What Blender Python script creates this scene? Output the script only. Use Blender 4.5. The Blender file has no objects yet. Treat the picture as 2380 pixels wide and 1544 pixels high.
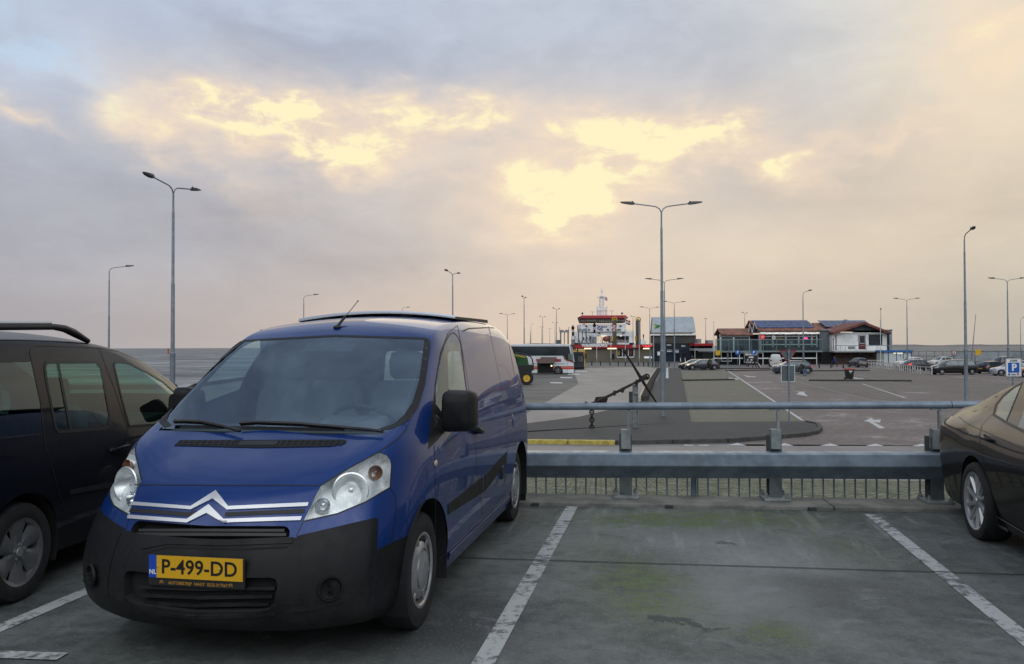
import bpy, bmesh, math, random
import numpy as np
from mathutils import Vector, Matrix
from mathutils.bvhtree import BVHTree
rnd = random.Random(7)
sc = bpy.context.scene
COL = sc.collection
R = math.radians

# ------------------------------------------------------------------ camera
CX, CY, FPX, EYE = 1190.0, 772.0, 1950.0, 1.60     # photo centre and focal length (2380 px wide), eye height
PITCH = math.atan(34.75 / FPX)
ROLL = R(-0.16545)
_cr, _sr, _c, _s = math.cos(ROLL), math.sin(ROLL), math.cos(PITCH), math.sin(PITCH)
cam = bpy.data.cameras.new('camera')
cam.sensor_width = 36.0
cam.lens = 36.0 * FPX / 2380.0
cam.clip_start, cam.clip_end = 0.05, 30000
camo = bpy.data.objects.new('camera', cam)
COL.objects.link(camo)
camo.matrix_world = Matrix(((_cr, -_sr, 0, 0), (-_sr * _s, -_cr * _s, -_c, 0), (_sr * _c, _cr * _c, -_s, EYE), (0, 0, 0, 1)))
sc.camera = camo

def ray(u, v):
    a, b = u - CX, v - CY
    p, q = a * _cr + b * _sr, -a * _sr + b * _cr
    r, up = p / FPX, -q / FPX
    return Vector((r, _c - up * _s, _s + up * _c))
LOW = -1.70                                         # level of the harbour ground, the parking deck is 0
def G(u, v, z=LOW):                                 # where a sight line meets a level
    d = ray(u, v)
    t = (z - EYE) / d.z
    return Vector((d.x * t, d.y * t, z))
def D(u, v, y):                                     # a point on a sight line at a distance
    d = ray(u, v)
    t = y / d.y
    return Vector((d.x * t, y, EYE + d.z * t))

# ------------------------------------------------------------------ colour management
sc.view_settings.view_transform = 'Standard'
sc.view_settings.look = 'None'
sc.view_settings.exposure = 0.0
sc.view_settings.gamma = 1.0
sc.render.engine = 'CYCLES'
sc.cycles.use_denoising = True
sc.cycles.max_bounces = 8
sc.cycles.transparent_max_bounces = 16
sc.cycles.caustics_reflective = False
sc.cycles.caustics_refractive = False

# ------------------------------------------------------------------ node helper
class NT:
    def __init__(s, tree):
        s.t = tree; s.n = tree.nodes; s.l = tree.links; s.n.clear()
    def new(s, typ, **kw):
        n = s.n.new(typ)
        for k, v in kw.items(): setattr(n, k, v)
        return n
    def put(s, sock, val):
        if val is None: return
        if hasattr(val, 'is_linked') or hasattr(val, 'links'): s.l.new(val, sock)
        else: sock.default_value = val
    def m(s, op, a, b=None, c=None, clamp=False):
        n = s.new('ShaderNodeMath', operation=op, use_clamp=clamp)
        for i, x in enumerate((a, b, c)): s.put(n.inputs[i], x)
        return n.outputs[0]
    def add(s, a, b): return s.m('ADD', a, b)
    def mul(s, a, b): return s.m('MULTIPLY', a, b)
    def sub(s, a, b): return s.m('SUBTRACT', a, b)
    def ramp(s, x, a, b, lo=0.0, hi=1.0, smooth=True):
        n = s.new('ShaderNodeMapRange', interpolation_type='SMOOTHSTEP' if smooth else 'LINEAR', clamp=True)
        for k, v in zip(('Value', 'From Min', 'From Max', 'To Min', 'To Max'), (x, a, b, lo, hi)): s.put(n.inputs[k], v)
        return n.outputs[0]
    def mix(s, f, a, b, blend='MIX'):
        n = s.new('ShaderNodeMix', data_type='RGBA', blend_type=blend)
        s.put(n.inputs[0], f)
        for i, x in ((6, a), (7, b)):
            if isinstance(x, tuple) and len(x) == 3: x = (*x, 1)
            s.put(n.inputs[i], x)
        return n.outputs[2]
    def noise(s, vec, scale, detail=4, rough=0.55, dist=0.0, lac=2.0):
        n = s.new('ShaderNodeTexNoise')
        s.put(n.inputs['Vector'], vec)
        for k, v in (('Scale', scale), ('Detail', detail), ('Roughness', rough), ('Distortion', dist), ('Lacunarity', lac)): s.put(n.inputs[k], v)
        return n.outputs['Fac']
    def xyz(s, v):
        n = s.new('ShaderNodeSeparateXYZ'); s.put(n.inputs[0], v); return n.outputs
    def vec(s, x, y, z):
        n = s.new('ShaderNodeCombineXYZ')
        for i, q in enumerate((x, y, z)): s.put(n.inputs[i], q)
        return n.outputs[0]
    def vmul(s, v, k):
        n = s.new('ShaderNodeVectorMath', operation='MULTIPLY'); s.put(n.inputs[0], v); s.put(n.inputs[1], k); return n.outputs[0]
    def bump(s, h, strength=0.3, dist=0.02):
        n = s.new('ShaderNodeBump'); s.put(n.inputs['Height'], h); n.inputs['Strength'].default_value = strength
        n.inputs['Distance'].default_value = dist; return n.outputs[0]

# ------------------------------------------------------------------ sky (world) and sun
SUN_AZ, SUN_EL = 3.0, 16.0                           # degrees right of straight ahead / above the horizon, behind cloud
wo = bpy.data.worlds.new('World'); sc.world = wo
wo.use_nodes = True
w = NT(wo.node_tree)
tc = w.new('ShaderNodeTexCoord')
dirv = tc.outputs['Generated']
X, Y, Z = w.xyz(dirv)[:3]
az = w.mul(w.m('ARCTAN2', X, Y), 57.29578)
el = w.mul(w.m('ARCSINE', Z), 57.29578)
sky = w.new('ShaderNodeTexSky', sky_type='NISHITA')
sky.sun_disc = False
sky.sun_elevation = R(SUN_EL); sky.sun_rotation = R(SUN_AZ); sky.air_density = 1.5; sky.dust_density = 2.5
clear = w.mix(1.0, sky.outputs[0], (0.075, 0.082, 0.10, 1), 'MULTIPLY')
# cloud deck: a flat layer seen in perspective
zz = w.m('MAXIMUM', w.add(Z, 0.16), 0.05)
cv = w.vec(w.m('DIVIDE', X, zz), w.m('DIVIDE', Y, zz), 0.0)
big = w.noise(cv, 0.62, 5, 0.55, 0.4)
mid = w.noise(w.vec(w.mul(az, 0.045), w.mul(el, 0.085), 3.1), 2.3, 6, 0.6, 0.5)
fine = w.noise(w.vec(w.mul(az, 0.05), w.mul(el, 0.10), 9.7), 6.0, 7, 0.62, 0.35)
soft = w.noise(w.vec(w.mul(az, 0.045), w.mul(el, 0.085), 3.1), 2.3, 2.5, 0.5, 0.4)
soft2 = w.noise(w.vec(w.mul(az, 0.05), w.mul(el, 0.10), 9.7), 5.0, 3.5, 0.55, 0.3)
wob = w.mul(w.sub(soft, 0.5), 12.0)
wob2 = w.mul(w.sub(soft2, 0.5), 8.0)
def azel(u, v):
    d = ray(u, v).normalized()
    return math.degrees(math.atan2(d.x, d.y)), math.degrees(math.asin(d.z))
def blob(u, v, su, sv, rot=0.0, sharp=(0.25, 0.75), wb=1.0):
    """soft patch in the sky: direction and half sizes in degrees (27 px of the photo to a degree)"""
    a0, e0 = azel(u, v)
    da = w.add(w.sub(az, a0), w.mul(wob, wb))
    de = w.add(w.sub(el, e0), w.add(w.mul(wob2, 0.55 * wb), w.mul(wob, -0.22 * wb)))
    cr, sr = math.cos(R(rot)), math.sin(R(rot))
    p = w.m('DIVIDE', w.add(w.mul(da, cr), w.mul(de, sr)), su)
    q = w.m('DIVIDE', w.sub(w.mul(de, cr), w.mul(da, sr)), sv)
    r2 = w.add(w.mul(p, p), w.mul(q, q))
    HALO.append(w.m('POWER', 2.718, w.mul(r2, -0.28)))
    return w.m('POWER', 2.718, w.mul(r2, -1.0))
HALO = []
def total(lst):
    o = lst[0]
    for x in lst[1:]: o = w.add(o, x)
    return o
def lin(r, g, b):
    return tuple(((c / 255 + 0.055) / 1.055) ** 2.4 if c > 10 else c / 255 / 12.92 for c in (r, g, b))
# ground tone of the overcast by direction
h1 = w.ramp(az, -32, 4)                              # left -> middle
h2 = w.ramp(az, 4, 34)                               # middle -> right
low_c = w.mix(h2, w.mix(h1, lin(172, 167, 170), lin(220, 200, 182)), lin(190, 182, 170))
mid_c = w.mix(h2, w.mix(h1, lin(180, 181, 189), lin(204, 194, 188)), lin(214, 202, 184))
top_c = w.mix(h2, w.mix(h1, lin(188, 201, 221), lin(196, 204, 218)), lin(222, 217, 206))
zen_c = lin(150, 166, 192)
base = w.mix(w.ramp(el, 0.5, 8), low_c, mid_c)
base = w.mix(w.ramp(el, 8, 20), base, top_c)
base = w.mix(w.ramp(el, 22, 60), base, zen_c)
aaz = w.m('ABSOLUTE', az)
sidec = w.mix(w.ramp(el, 5, 60), lin(104, 108, 118), lin(112, 126, 150))      # unseen sky to both sides, dimmed to darken reflections
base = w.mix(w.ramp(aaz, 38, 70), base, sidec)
base = w.mix(w.ramp(aaz, 95, 140), base, w.mix(w.ramp(el, 55, 85), w.mix(w.ramp(el, 10, 32), (0.36, 0.39, 0.44), (1.75, 1.80, 1.86)), (0.75, 0.82, 0.94)))   # unseen sky behind, brightened as fill for faces turned this way
base = w.mix(w.mul(w.ramp(el, 50, 75), w.ramp(aaz, 85, 115, 1.0, 0.0)), base, zen_c)
# grey undersides
dark = total([blob(1060, 150, 16, 3.0, 2), blob(640, 130, 8, 2.2, -4), w.mul(blob(1560, 170, 7, 3.6), 1.0),
              w.mul(blob(300, 480, 9, 3.2), 0.5), w.mul(blob(830, 520, 8, 3), 0.35), w.mul(blob(1090, 330, 3.2, 1.3), 1.1),
              w.mul(blob(1480, 455, 5, 1.2, 12), 0.8), w.mul(blob(1860, 455, 6, 2.2), 0.8), w.mul(blob(2000, 330, 6, 1.6), 0.4), w.mul(blob(880, 285, 2.2, 0.8), 0.5)])
dark = w.mul(dark, w.ramp(mid, 0.30, 0.62))
base = w.mix(w.m('MINIMUM', w.mul(dark, 0.55), 0.8), base, w.mix(h2, lin(158, 167, 186), lin(176, 172, 172)))
# mottling
mott = w.add(w.mul(w.sub(big, 0.5), 0.42), w.add(w.mul(w.sub(mid, 0.5), 0.42), w.mul(w.sub(fine, 0.5), 0.20)))
hi = w.noise(dirv, 3.2, 6, 0.6, 0.6)
mott = w.add(w.mul(mott, w.ramp(el, -1, 9, 0.35, 1.1)), w.mul(w.mul(w.sub(hi, 0.5), 2.6), w.ramp(el, 24, 42)))
gain = w.m('MAXIMUM', w.add(1.0, mott), 0.35)
gn = w.vec(gain, gain, w.add(1.0, w.mul(mott, 0.85)))
base = w.mix(1.0, base, gn, 'MULTIPLY')
# warm glow around the hidden sun and to the right
glow = total([w.mul(blob(1350, 450, 10, 6, 0, wb=0.4), 0.55), w.mul(blob(1950, 560, 8, 3, wb=0.6), 0.40), w.mul(blob(2380, 110, 6, 6), 0.85),
              w.mul(blob(2200, 330, 6, 4), 0.25), w.mul(blob(1500, 640, 11, 4, wb=0.4), 0.30)])
base = w.mix(w.m('MINIMUM', w.mul(glow, 0.75), 0.8), base, lin(246, 226, 196))
# bright breaks where the low sun lights the edges
HALO.clear()
br = total([blob(640, 285, 5.6, 1.7, -14), blob(770, 335, 3.6, 1.6, -25), w.mul(blob(560, 245, 3.6, 1.1, -8), 0.9), w.mul(blob(930, 310, 3.6, 1.6, -14), 0.9),
            w.mul(blob(1085, 258, 3.6, 1.1, 6), 0.9), w.mul(blob(330, 285, 3.2, 0.8, -38), 0.6), w.mul(blob(440, 310, 3.0, 0.6, -30), 0.5),
            w.mul(blob(70, 258, 1.6, 0.4, -20), 0.5), blob(1310, 395, 3.4, 2.8), blob(1285, 465, 3.0, 1.9), w.mul(blob(1440, 355, 4.6, 2.1, 8), 1.0),
            w.mul(blob(1600, 315, 3.8, 1.4, 10), 0.95), w.mul(blob(1740, 375, 4.6, 1.0, -8), 0.7), w.mul(blob(1840, 350, 3.0, 0.45, 8), 0.45),
            w.mul(blob(2080, 305, 2.5, 0.6, 14), 0.45), w.mul(blob(2340, 60, 2.2, 3.0), 0.5), w.mul(blob(1340, 480, 1.4, 0.7), 0.8)])
halo = w.m('MINIMUM', w.mul(total(list(HALO)), 0.26), 0.62)
base = w.mix(w.mul(halo, w.ramp(soft2, .3, .65, .5, 1.1)), base, lin(243, 221, 200))
br = w.mul(br, w.ramp(w.add(w.mul(mid, 0.5), w.mul(fine, 0.5)), 0.36, 0.60, 0.28, 1.15))
br = w.sub(br, w.mul(total([blob(1290, 365, 1.1, 0.7, wb=0.5), w.mul(blob(1370, 385, 0.8, 0.35), 0.6)]), 0.75))
br = w.mul(br, w.ramp(w.add(w.mul(fine, 0.7), w.mul(big, 0.3)), 0.30, 0.66, 0.55, 1.25))
brm = w.ramp(br, 0.0, 0.92, smooth=False)
base = w.mix(brm, base, w.mix(w.ramp(brm, 0.35, 1.0), lin(252, 226, 194), lin(255, 243, 200)))
# a gap with clear sky upper left
gap = w.mul(total([blob(120, 105, 4.2, 1.3, -28), w.mul(blob(10, 120, 1.6, 0.5), 0.6)]), w.ramp(mid, 0.36, 0.6))
base = w.mix(w.m('MINIMUM', w.mul(gap, 0.9), 0.85), base, lin(190, 217, 243))
cover = w.m('MAXIMUM', 0.93, w.sub(1.0, w.mul(gap, 0.05)))
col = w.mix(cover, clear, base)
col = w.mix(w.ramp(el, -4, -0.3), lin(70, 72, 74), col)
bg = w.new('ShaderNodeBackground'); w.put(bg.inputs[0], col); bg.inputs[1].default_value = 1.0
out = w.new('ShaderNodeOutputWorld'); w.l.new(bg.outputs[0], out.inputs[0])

sl = bpy.data.lights.new('sun', 'SUN'); sl.energy = 0.12; sl.angle = R(26); sl.color = (1.0, 0.86, 0.66)
slo = bpy.data.objects.new('sun', sl); COL.objects.link(slo)
slo.rotation_euler = Vector((-math.sin(R(SUN_AZ)) * math.cos(R(SUN_EL)), -math.cos(R(SUN_AZ)) * math.cos(R(SUN_EL)), -math.sin(R(SUN_EL)))).to_track_quat('-Z', 'Y').to_euler()

# ------------------------------------------------------------------ materials
MATS = {}
def mat(name, col=(0.5, 0.5, 0.5), rough=0.6, metal=0.0, var=0.0, vscale=3.0, var2=None, bump=0.0, bscale=40.0, coat=0.0, emit=None, estr=0.0, spec=None, rvar=0.0, stretch=None):
    if name in MATS: return MATS[name]
    m = bpy.data.materials.new(name); m.use_nodes = True
    t = NT(m.node_tree)
    b = t.new('ShaderNodeBsdfPrincipled'); o = t.new('ShaderNodeOutputMaterial'); t.l.new(b.outputs[0], o.inputs[0])
    b.inputs['Base Color'].default_value = (*col, 1); b.inputs['Roughness'].default_value = rough; b.inputs['Metallic'].default_value = metal
    if coat: b.inputs['Coat Weight'].default_value = coat; b.inputs['Coat Roughness'].default_value = 0.03
    if spec is not None: b.inputs['Specular IOR Level'].default_value = spec
    v = None
    if var or bump or rvar:
        tcn = t.new('ShaderNodeTexCoord'); v = tcn.outputs['Object']
        if stretch: v = t.vmul(v, stretch)
    if var:
        n1 = t.noise(v, vscale, 6, 0.62)
        c2 = var2 or tuple(min(1, c * (1 + var)) for c in col)
        c1 = col if var2 else tuple(c * (1 - var) for c in col)
        t.put(b.inputs['Base Color'], t.mix(t.ramp(n1, 0.34, 0.66), c1, c2))
    if rvar:
        t.put(b.inputs['Roughness'], t.ramp(t.noise(v, vscale * 1.7, 5), 0.3, 0.7, max(0, rough - rvar), min(1, rough + rvar)))
    if bump: t.put(b.inputs['Normal'], t.bump(t.noise(v, bscale, 5, 0.6), bump, 0.01))
    if emit: b.inputs['Emission Color'].default_value = (*emit, 1); b.inputs['Emission Strength'].default_value = estr
    MATS[name] = m
    return m
def glass(name, tint=(0.7, 0.78, 0.76), ior=1.6, extra=0.0):
    if name in MATS: return MATS[name]
    m = bpy.data.materials.new(name); m.use_nodes = True
    t = NT(m.node_tree)
    o = t.new('ShaderNodeOutputMaterial'); tr = t.new('ShaderNodeBsdfTransparent'); gl = t.new('ShaderNodeBsdfGlossy'); mx = t.new('ShaderNodeMixShader')
    fr = t.new('ShaderNodeFresnel'); ge = t.new('ShaderNodeNewGeometry')      # the pane is thin: both faces reflect alike
    t.put(fr.inputs[0], t.ramp(ge.outputs['Backfacing'], 0, 1, ior, 1.0 / ior, False))
    tr.inputs[0].default_value = (*tint, 1); gl.inputs['Roughness'].default_value = 0.02; gl.inputs['Color'].default_value = (0.80, 0.92, 1, 1)
    t.l.new(t.m('ADD', fr.outputs[0], extra, clamp=True), mx.inputs[0]); t.l.new(tr.outputs[0], mx.inputs[1]); t.l.new(gl.outputs[0], mx.inputs[2]); t.l.new(mx.outputs[0], o.inputs[0])
    MATS[name] = m
    return m

# ------------------------------------------------------------------ mesh builder
class MB:
    def __init__(s): s.v = []; s.f = []; s.mi = []; s.mats = []; s.cur = 0
    def use(s, m):
        if m not in s.mats: s.mats.append(m)
        s.cur = s.mats.index(m); return s
    def face(s, idx): s.f.append(tuple(idx)); s.mi.append(s.cur)
    def add(s, vs, fs):
        o = len(s.v); s.v += [tuple(p) for p in vs]
        for f in fs: s.face([o + i for i in f])
        return s
    def box(s, c, size, rz=0.0, rx=0.0, ry=0.0):
        M = Matrix.Rotation(rz, 3, 'Z') @ Matrix.Rotation(ry, 3, 'Y') @ Matrix.Rotation(rx, 3, 'X')
        h = [q / 2 for q in size]
        P = [Vector(c) + M @ Vector((i * h[0], j * h[1], k * h[2])) for i in (-1, 1) for j in (-1, 1) for k in (-1, 1)]
        return s.add(P, [(0, 1, 3, 2), (4, 6, 7, 5), (0, 4, 5, 1), (2, 3, 7, 6), (0, 2, 6, 4), (1, 5, 7, 3)])
    def b2(s, lo, hi):
        return s.box([(a + b) / 2 for a, b in zip(lo, hi)], [abs(b - a) for a, b in zip(lo, hi)])
    def prism(s, pts, axis, a0, a1):
        """2D outline extruded along an axis"""
        def P(p, a):
            return {'x': (a, p[0], p[1]), 'y': (p[0], a, p[1]), 'z': (p[0], p[1], a)}[axis]
        n = len(pts)
        vs = [P(p, a0) for p in pts] + [P(p, a1) for p in pts]
        return s.add(vs, [tuple(range(n))[::-1], tuple(range(n, 2 * n))] + [(i, (i + 1) % n, n + (i + 1) % n, n + i) for i in range(n)])
    def rings(s, rs, cap=True, closed=True):
        o = len(s.v); n = len(rs[0])
        for r in rs: s.v += [tuple(p) for p in r]
        for k in range(len(rs) - 1):
            for i in range(n if closed else n - 1):
                j = (i + 1) % n
                s.face((o + k * n + i, o + k * n + j, o + (k + 1) * n + j, o + (k + 1) * n + i))
        if cap and closed:
            s.face([o + i for i in range(n)][::-1]); s.face([o + (len(rs) - 1) * n + i for i in range(n)])
        return s
    def tube(s, path, r, n=8, cap=True, closed=False):
        path = [Vector(p) for p in path]
        rad = r if isinstance(r, (list, tuple)) else [r] * len(path)
        rs = []; up = None
        for i, p in enumerate(path):
            a = path[i - 1] if i else (path[-1] if closed else path[0]); b = path[i + 1] if i < len(path) - 1 else (path[0] if closed else path[-1])
            t = (b - a).normalized()
            if up is None:
                up = Vector((0, 0, 1)) if abs(t.z) < 0.9 else Vector((1, 0, 0))
            x = up.cross(t).normalized(); up = t.cross(x).normalized()
            rs.append([p + x * (rad[i] * math.cos(2 * math.pi * k / n)) + up * (rad[i] * math.sin(2 * math.pi * k / n)) for k in range(n)])
        if closed: rs.append(rs[0])
        return s.rings(rs, cap and not closed)
    def cyl(s, a, b, r0, r1=None, n=12): return s.tube([a, b], [r0, r0 if r1 is None else r1], n)
    def lathe(s, prof, c=(0, 0, 0), axis='z', n=24, cap=False):
        """profile of (radius, height) about an axis"""
        rs = []
        for r, h in prof:
            ring = []
            for k in range(n):
                a = 2 * math.pi * k / n; p, q = r * math.cos(a), r * math.sin(a)
                ring.append({'z': (c[0] + p, c[1] + q, c[2] + h), 'y': (c[0] + q, c[1] + h, c[2] + p), 'x': (c[0] + h, c[1] + p, c[2] + q)}[axis])
            rs.append(ring)
        return s.rings(rs, cap)
    def ball(s, c, r, n=12, m=8, sc3=(1, 1, 1)):
        rs = [[(c[0] + sc3[0] * r * math.sin(math.pi * j / m) * math.cos(2 * math.pi * i / n), c[1] + sc3[1] * r * math.sin(math.pi * j / m) * math.sin(2 * math.pi * i / n), c[2] + sc3[2] * r * math.cos(math.pi * j / m)) for i in range(n)] for j in range(1, m)]
        o = len(s.v); s.rings(rs, False)
        t = len(s.v); s.v.append((c[0], c[1], c[2] + r * sc3[2])); s.v.append((c[0], c[1], c[2] - r * sc3[2]))
        for i in range(n):
            s.face((t, o + i, o + (i + 1) % n)); s.face((t + 1, o + (m - 2) * n + (i + 1) % n, o + (m - 2) * n + i))
        return s
    def build(s, name, parent=None, mat=None, smooth=35, bevel=0.0, bseg=2, solid=0.0):
        me = bpy.data.meshes.new(name); me.from_pydata(s.v, [], s.f)
        if mat is not None: me.materials.append(mat)
        else:
            for m in s.mats: me.materials.append(m)
            me.polygons.foreach_set('material_index', s.mi)
        bm = bmesh.new(); bm.from_mesh(me); bmesh.ops.recalc_face_normals(bm, faces=bm.faces); bm.to_mesh(me); bm.free()
        return link(name, me, parent, smooth, bevel, bseg, solid)
def link(name, me, parent=None, smooth=35, bevel=0.0, bseg=2, solid=0.0):
    o = bpy.data.objects.new(name, me); COL.objects.link(o)
    if parent is not None: o.parent = parent
    if smooth:
        me.polygons.foreach_set('use_smooth', [True] * len(me.polygons))
        me.set_sharp_from_angle(angle=R(smooth))
    if solid:
        q = o.modifiers.new('thickness', 'SOLIDIFY'); q.thickness = solid; q.offset = -1
    if bevel:
        q = o.modifiers.new('edge', 'BEVEL'); q.width = bevel; q.segments = bseg; q.limit_method = 'ANGLE'; q.angle_limit = R(40)
    return o
def thing(name, label, cat, loc=(0, 0, 0), rz=0.0, group=None):
    o = bpy.data.objects.new(name, None); COL.objects.link(o); o.empty_display_size = 0.3
    o.location = loc; o.rotation_euler = (0, 0, rz)
    return tag(o, label, cat, group)
def tag(o, label, cat, group=None):
    o['label'] = label; o['category'] = cat
    if group: o['group'] = group
    return o
def struct(o): o['kind'] = 'structure'; return o
def kids(o): return [c for c in COL.objects if c.parent == o]
def dup(root, loc, rz=None, label=None, group=None):
    def cp(o, par):
        c = o.copy(); COL.objects.link(c)
        if par is not None: c.parent = par
        for k in kids(o): cp(k, c)
        return c
    r = cp(root, None); r.location = loc
    if rz is not None: r.rotation_euler = (0, 0, rz)
    if label: r['label'] = label
    if group: r['group'] = group
    return r
def text_mesh(txt, size, bold=0.0, spacing=1.0, depth=0.0):
    cu = bpy.data.curves.new('lettering', 'FONT'); cu.body = txt; cu.size = size; cu.align_x = 'CENTER'; cu.align_y = 'CENTER'
    cu.offset = bold; cu.space_character = spacing; cu.extrude = depth; cu.resolution_u = 4
    o = bpy.data.objects.new('lettering', cu); COL.objects.link(o)
    dg = bpy.context.evaluated_depsgraph_get()
    me = bpy.data.meshes.new_from_object(o.evaluated_get(dg))
    bpy.data.objects.remove(o); bpy.data.curves.remove(cu)
    return me
def text(name, txt, size, m, origin, xdir, updir, parent=None, bold=0.0, spacing=1.0, depth=0.003, sx=1.0):
    """flat letters in the plane of xdir / updir"""
    me = text_mesh(txt, size, bold, spacing, depth)
    x, y = Vector(xdir).normalized(), Vector(updir).normalized(); z = x.cross(y)
    M = Matrix((( *(x * sx), 0), (*y, 0), (*z, 0), (0, 0, 0, 1))).transposed(); M.translation = Vector(origin)
    me.transform(M); me.materials.clear(); me.materials.append(m)
    return link(name, me, parent, 0)

M = {}
M['galv'] = mat('galvanised steel', (0.185, 0.235, 0.29), 0.45, 0.10, 0.20, 5.0, rvar=0.12, bump=0.05, bscale=30)
M['galv_dark'] = mat('weathered steel post', (0.21, 0.235, 0.24), 0.6, 0.05, 0.25, 6.0, bump=0.08)
M['black'] = mat('black plastic', (0.012, 0.012, 0.013), 0.5, 0.0, 0.2, 8.0)
M['rubber'] = mat('tyre rubber', (0.014, 0.014, 0.015), 0.8, 0, 0.3, 12.0, bump=0.1, bscale=60)
M['white'] = mat('white paint', (0.78, 0.79, 0.79), 0.5, 0, 0.10, 2.0)
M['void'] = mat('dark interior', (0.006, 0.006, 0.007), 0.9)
M['chrome'] = mat('chrome', (0.75, 0.76, 0.78), 0.12, 1.0)
M['silver'] = mat('silver wheel paint', (0.42, 0.43, 0.44), 0.32, 0.6, 0.1, 9.0)
M['red'] = mat('red paint', (0.36, 0.018, 0.022), 0.45, 0, 0.12, 3.0)
M['yellow'] = mat('yellow paint', (0.62, 0.38, 0.02), 0.5, 0, 0.15, 4.0)
M['signblue'] = mat('sign blue', (0.010, 0.10, 0.42), 0.4)
M['grey'] = mat('grey cladding', (0.24, 0.26, 0.28), 0.6, 0, 0.12, 1.0)
M['glass_dark'] = mat('dark window glass', (0.012, 0.016, 0.018), 0.06, 0, spec=0.8)
M['asphalt_dark'] = mat('dark metal', (0.03, 0.032, 0.034), 0.5, 0.3)
# ================================================================== GROUND
def poly_sheet(name, pts, z, m, parent=None):
    me = bpy.data.meshes.new(name); me.from_pydata([(p[0], p[1], z) for p in pts], [], [tuple(range(len(pts)))])
    me.materials.append(m)
    bm = bmesh.new(); bm.from_mesh(me); bmesh.ops.recalc_face_normals(bm, faces=bm.faces)
    for f in bm.faces:
        if f.normal.z < 0: f.normal_flip()
    bmesh.ops.triangulate(bm, faces=bm.faces); bm.to_mesh(me); bm.free()
    return struct(link(name, me, parent, 0))
def gp(*uv): return [G(u, v) for u, v in uv]
def smat(name):
    m = bpy.data.materials.new(name); m.use_nodes = True; t = NT(m.node_tree)
    b = t.new('ShaderNodeBsdfPrincipled'); o = t.new('ShaderNodeOutputMaterial'); t.l.new(b.outputs[0], o.inputs[0])
    g = t.new('ShaderNodeNewGeometry')
    return m, t, b, g.outputs['Position']

# concrete of the parking deck: stains, dark patches, moss, joints
DECK_A = R(-6.0)                                    # direction of the kerb
dm, t, b, pos = smat('parking deck concrete')
px, py, pz = t.xyz(pos)[:3]
lx = t.sub(t.mul(px, math.cos(R(10.4))), t.mul(py, math.sin(R(10.4))))     # along / across the bays
ly = t.add(t.mul(px, math.sin(R(10.4))), t.mul(py, math.cos(R(10.4))))
lv = t.vec(lx, ly, 0.0)
n1 = t.noise(lv, 0.9, 7, 0.62, 0.3)
n2 = t.noise(t.vec(t.mul(lx, 9.0), t.mul(ly, 0.8), 0.0), 1.0, 5, 0.6)
n3 = t.noise(lv, 9.0, 6, 0.7)
n4 = t.noise(lv, 55.0, 3, 0.7); n5 = t.noise(lv, 2.6, 7, 0.7, 0.6)
def spot(x, y, sx, sy, k=1.0):
    dx = t.m('DIVIDE', t.sub(t.add(px, t.mul(t.sub(n3, 0.5), 0.35)), x), sx); dy = t.m('DIVIDE', t.sub(t.add(py, t.mul(t.sub(n1, 0.5), 0.8)), y), sy)
    return t.mul(t.m('POWER', 2.718, t.mul(t.add(t.mul(dx, dx), t.mul(dy, dy)), -1.0)), k)
def sp(u, v, su, sv, k=1.0):                        # centre and half sizes given where they fall in the photo
    c = G(u, v, 0); e = G(u + su, v, 0); q = G(u, v + sv, 0)
    return spot(c.x, c.y, abs(e.x - c.x), abs(q.y - c.y), k)
colr = t.mix(t.ramp(t.add(t.mul(n1, .6), t.mul(n3, .4)), 0.36, 0.64), (0.044, 0.053, 0.050), (0.146, 0.162, 0.154))
pale = t.add(sp(1720, 1380, 170, 90), t.add(sp(1500, 1255, 260, 50, 0.55), sp(1780, 1290, 200, 45, 0.6)))
colr = t.mix(t.m('MINIMUM', t.mul(t.mul(pale, t.ramp(n5, .35, .6, .5, 1)), 0.62), 0.8), colr, (0.235, 0.25, 0.245))
streak = t.mul(t.mul(t.ramp(n2, 0.50, 0.68), t.ramp(ly, 5.6, 7.2)), t.ramp(n5, .35, .6))
colr = t.mix(t.mul(streak, 0.6), colr, (0.27, 0.29, 0.28))
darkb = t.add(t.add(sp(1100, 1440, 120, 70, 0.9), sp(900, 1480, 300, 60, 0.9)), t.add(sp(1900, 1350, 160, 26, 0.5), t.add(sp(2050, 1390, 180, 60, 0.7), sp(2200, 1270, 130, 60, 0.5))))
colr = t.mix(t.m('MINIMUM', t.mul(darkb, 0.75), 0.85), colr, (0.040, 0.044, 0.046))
colr = t.mix(t.mul(t.ramp(n5, .52, .70), .55), colr, (0.045, 0.052, 0.052)); colr = t.mix(t.mul(t.ramp(n5, .46, .32), .40), colr, (0.22, 0.24, 0.235))
moss = t.add(t.mul(sp(1600, 1207, 220, 20, 1.6), t.ramp(n3, 0.34, 0.58)), t.add(sp(1500, 1370, 105, 75, 1.0), t.add(sp(1790, 1478, 95, 30, 0.95), t.add(sp(1950, 1260, 110, 60, 0.35), sp(1390, 1270, 120, 40, 0.30)))))
moss = t.mul(moss, t.ramp(t.add(t.mul(n5, .45), t.mul(n3, .55)), .42, .54, .12, 1.35))
colr = t.mix(t.m('MINIMUM', t.mul(moss, 0.85), 0.9), colr, t.mix(t.ramp(n3, 0.4, 0.6), (0.045, 0.085, 0.022), (0.085, 0.125, 0.040)))
puddle = t.ramp(t.mul(t.ramp(t.noise(lv, 3.4, 3, 0.5, 0.6), 0.50, 0.56), t.add(sp(1610, 1448, 110, 22), t.add(sp(1500, 1440, 60, 14, 0.6), sp(1690, 1255, 40, 20, 0.6)))), 0.28, 0.55)
colr = t.mix(t.mul(puddle, 0.85), colr, (0.034, 0.038, 0.038))
colr = t.mix(t.mul(t.ramp(n4, 0.54, 0.70), 0.45), colr, (0.26, 0.275, 0.265))
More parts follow.
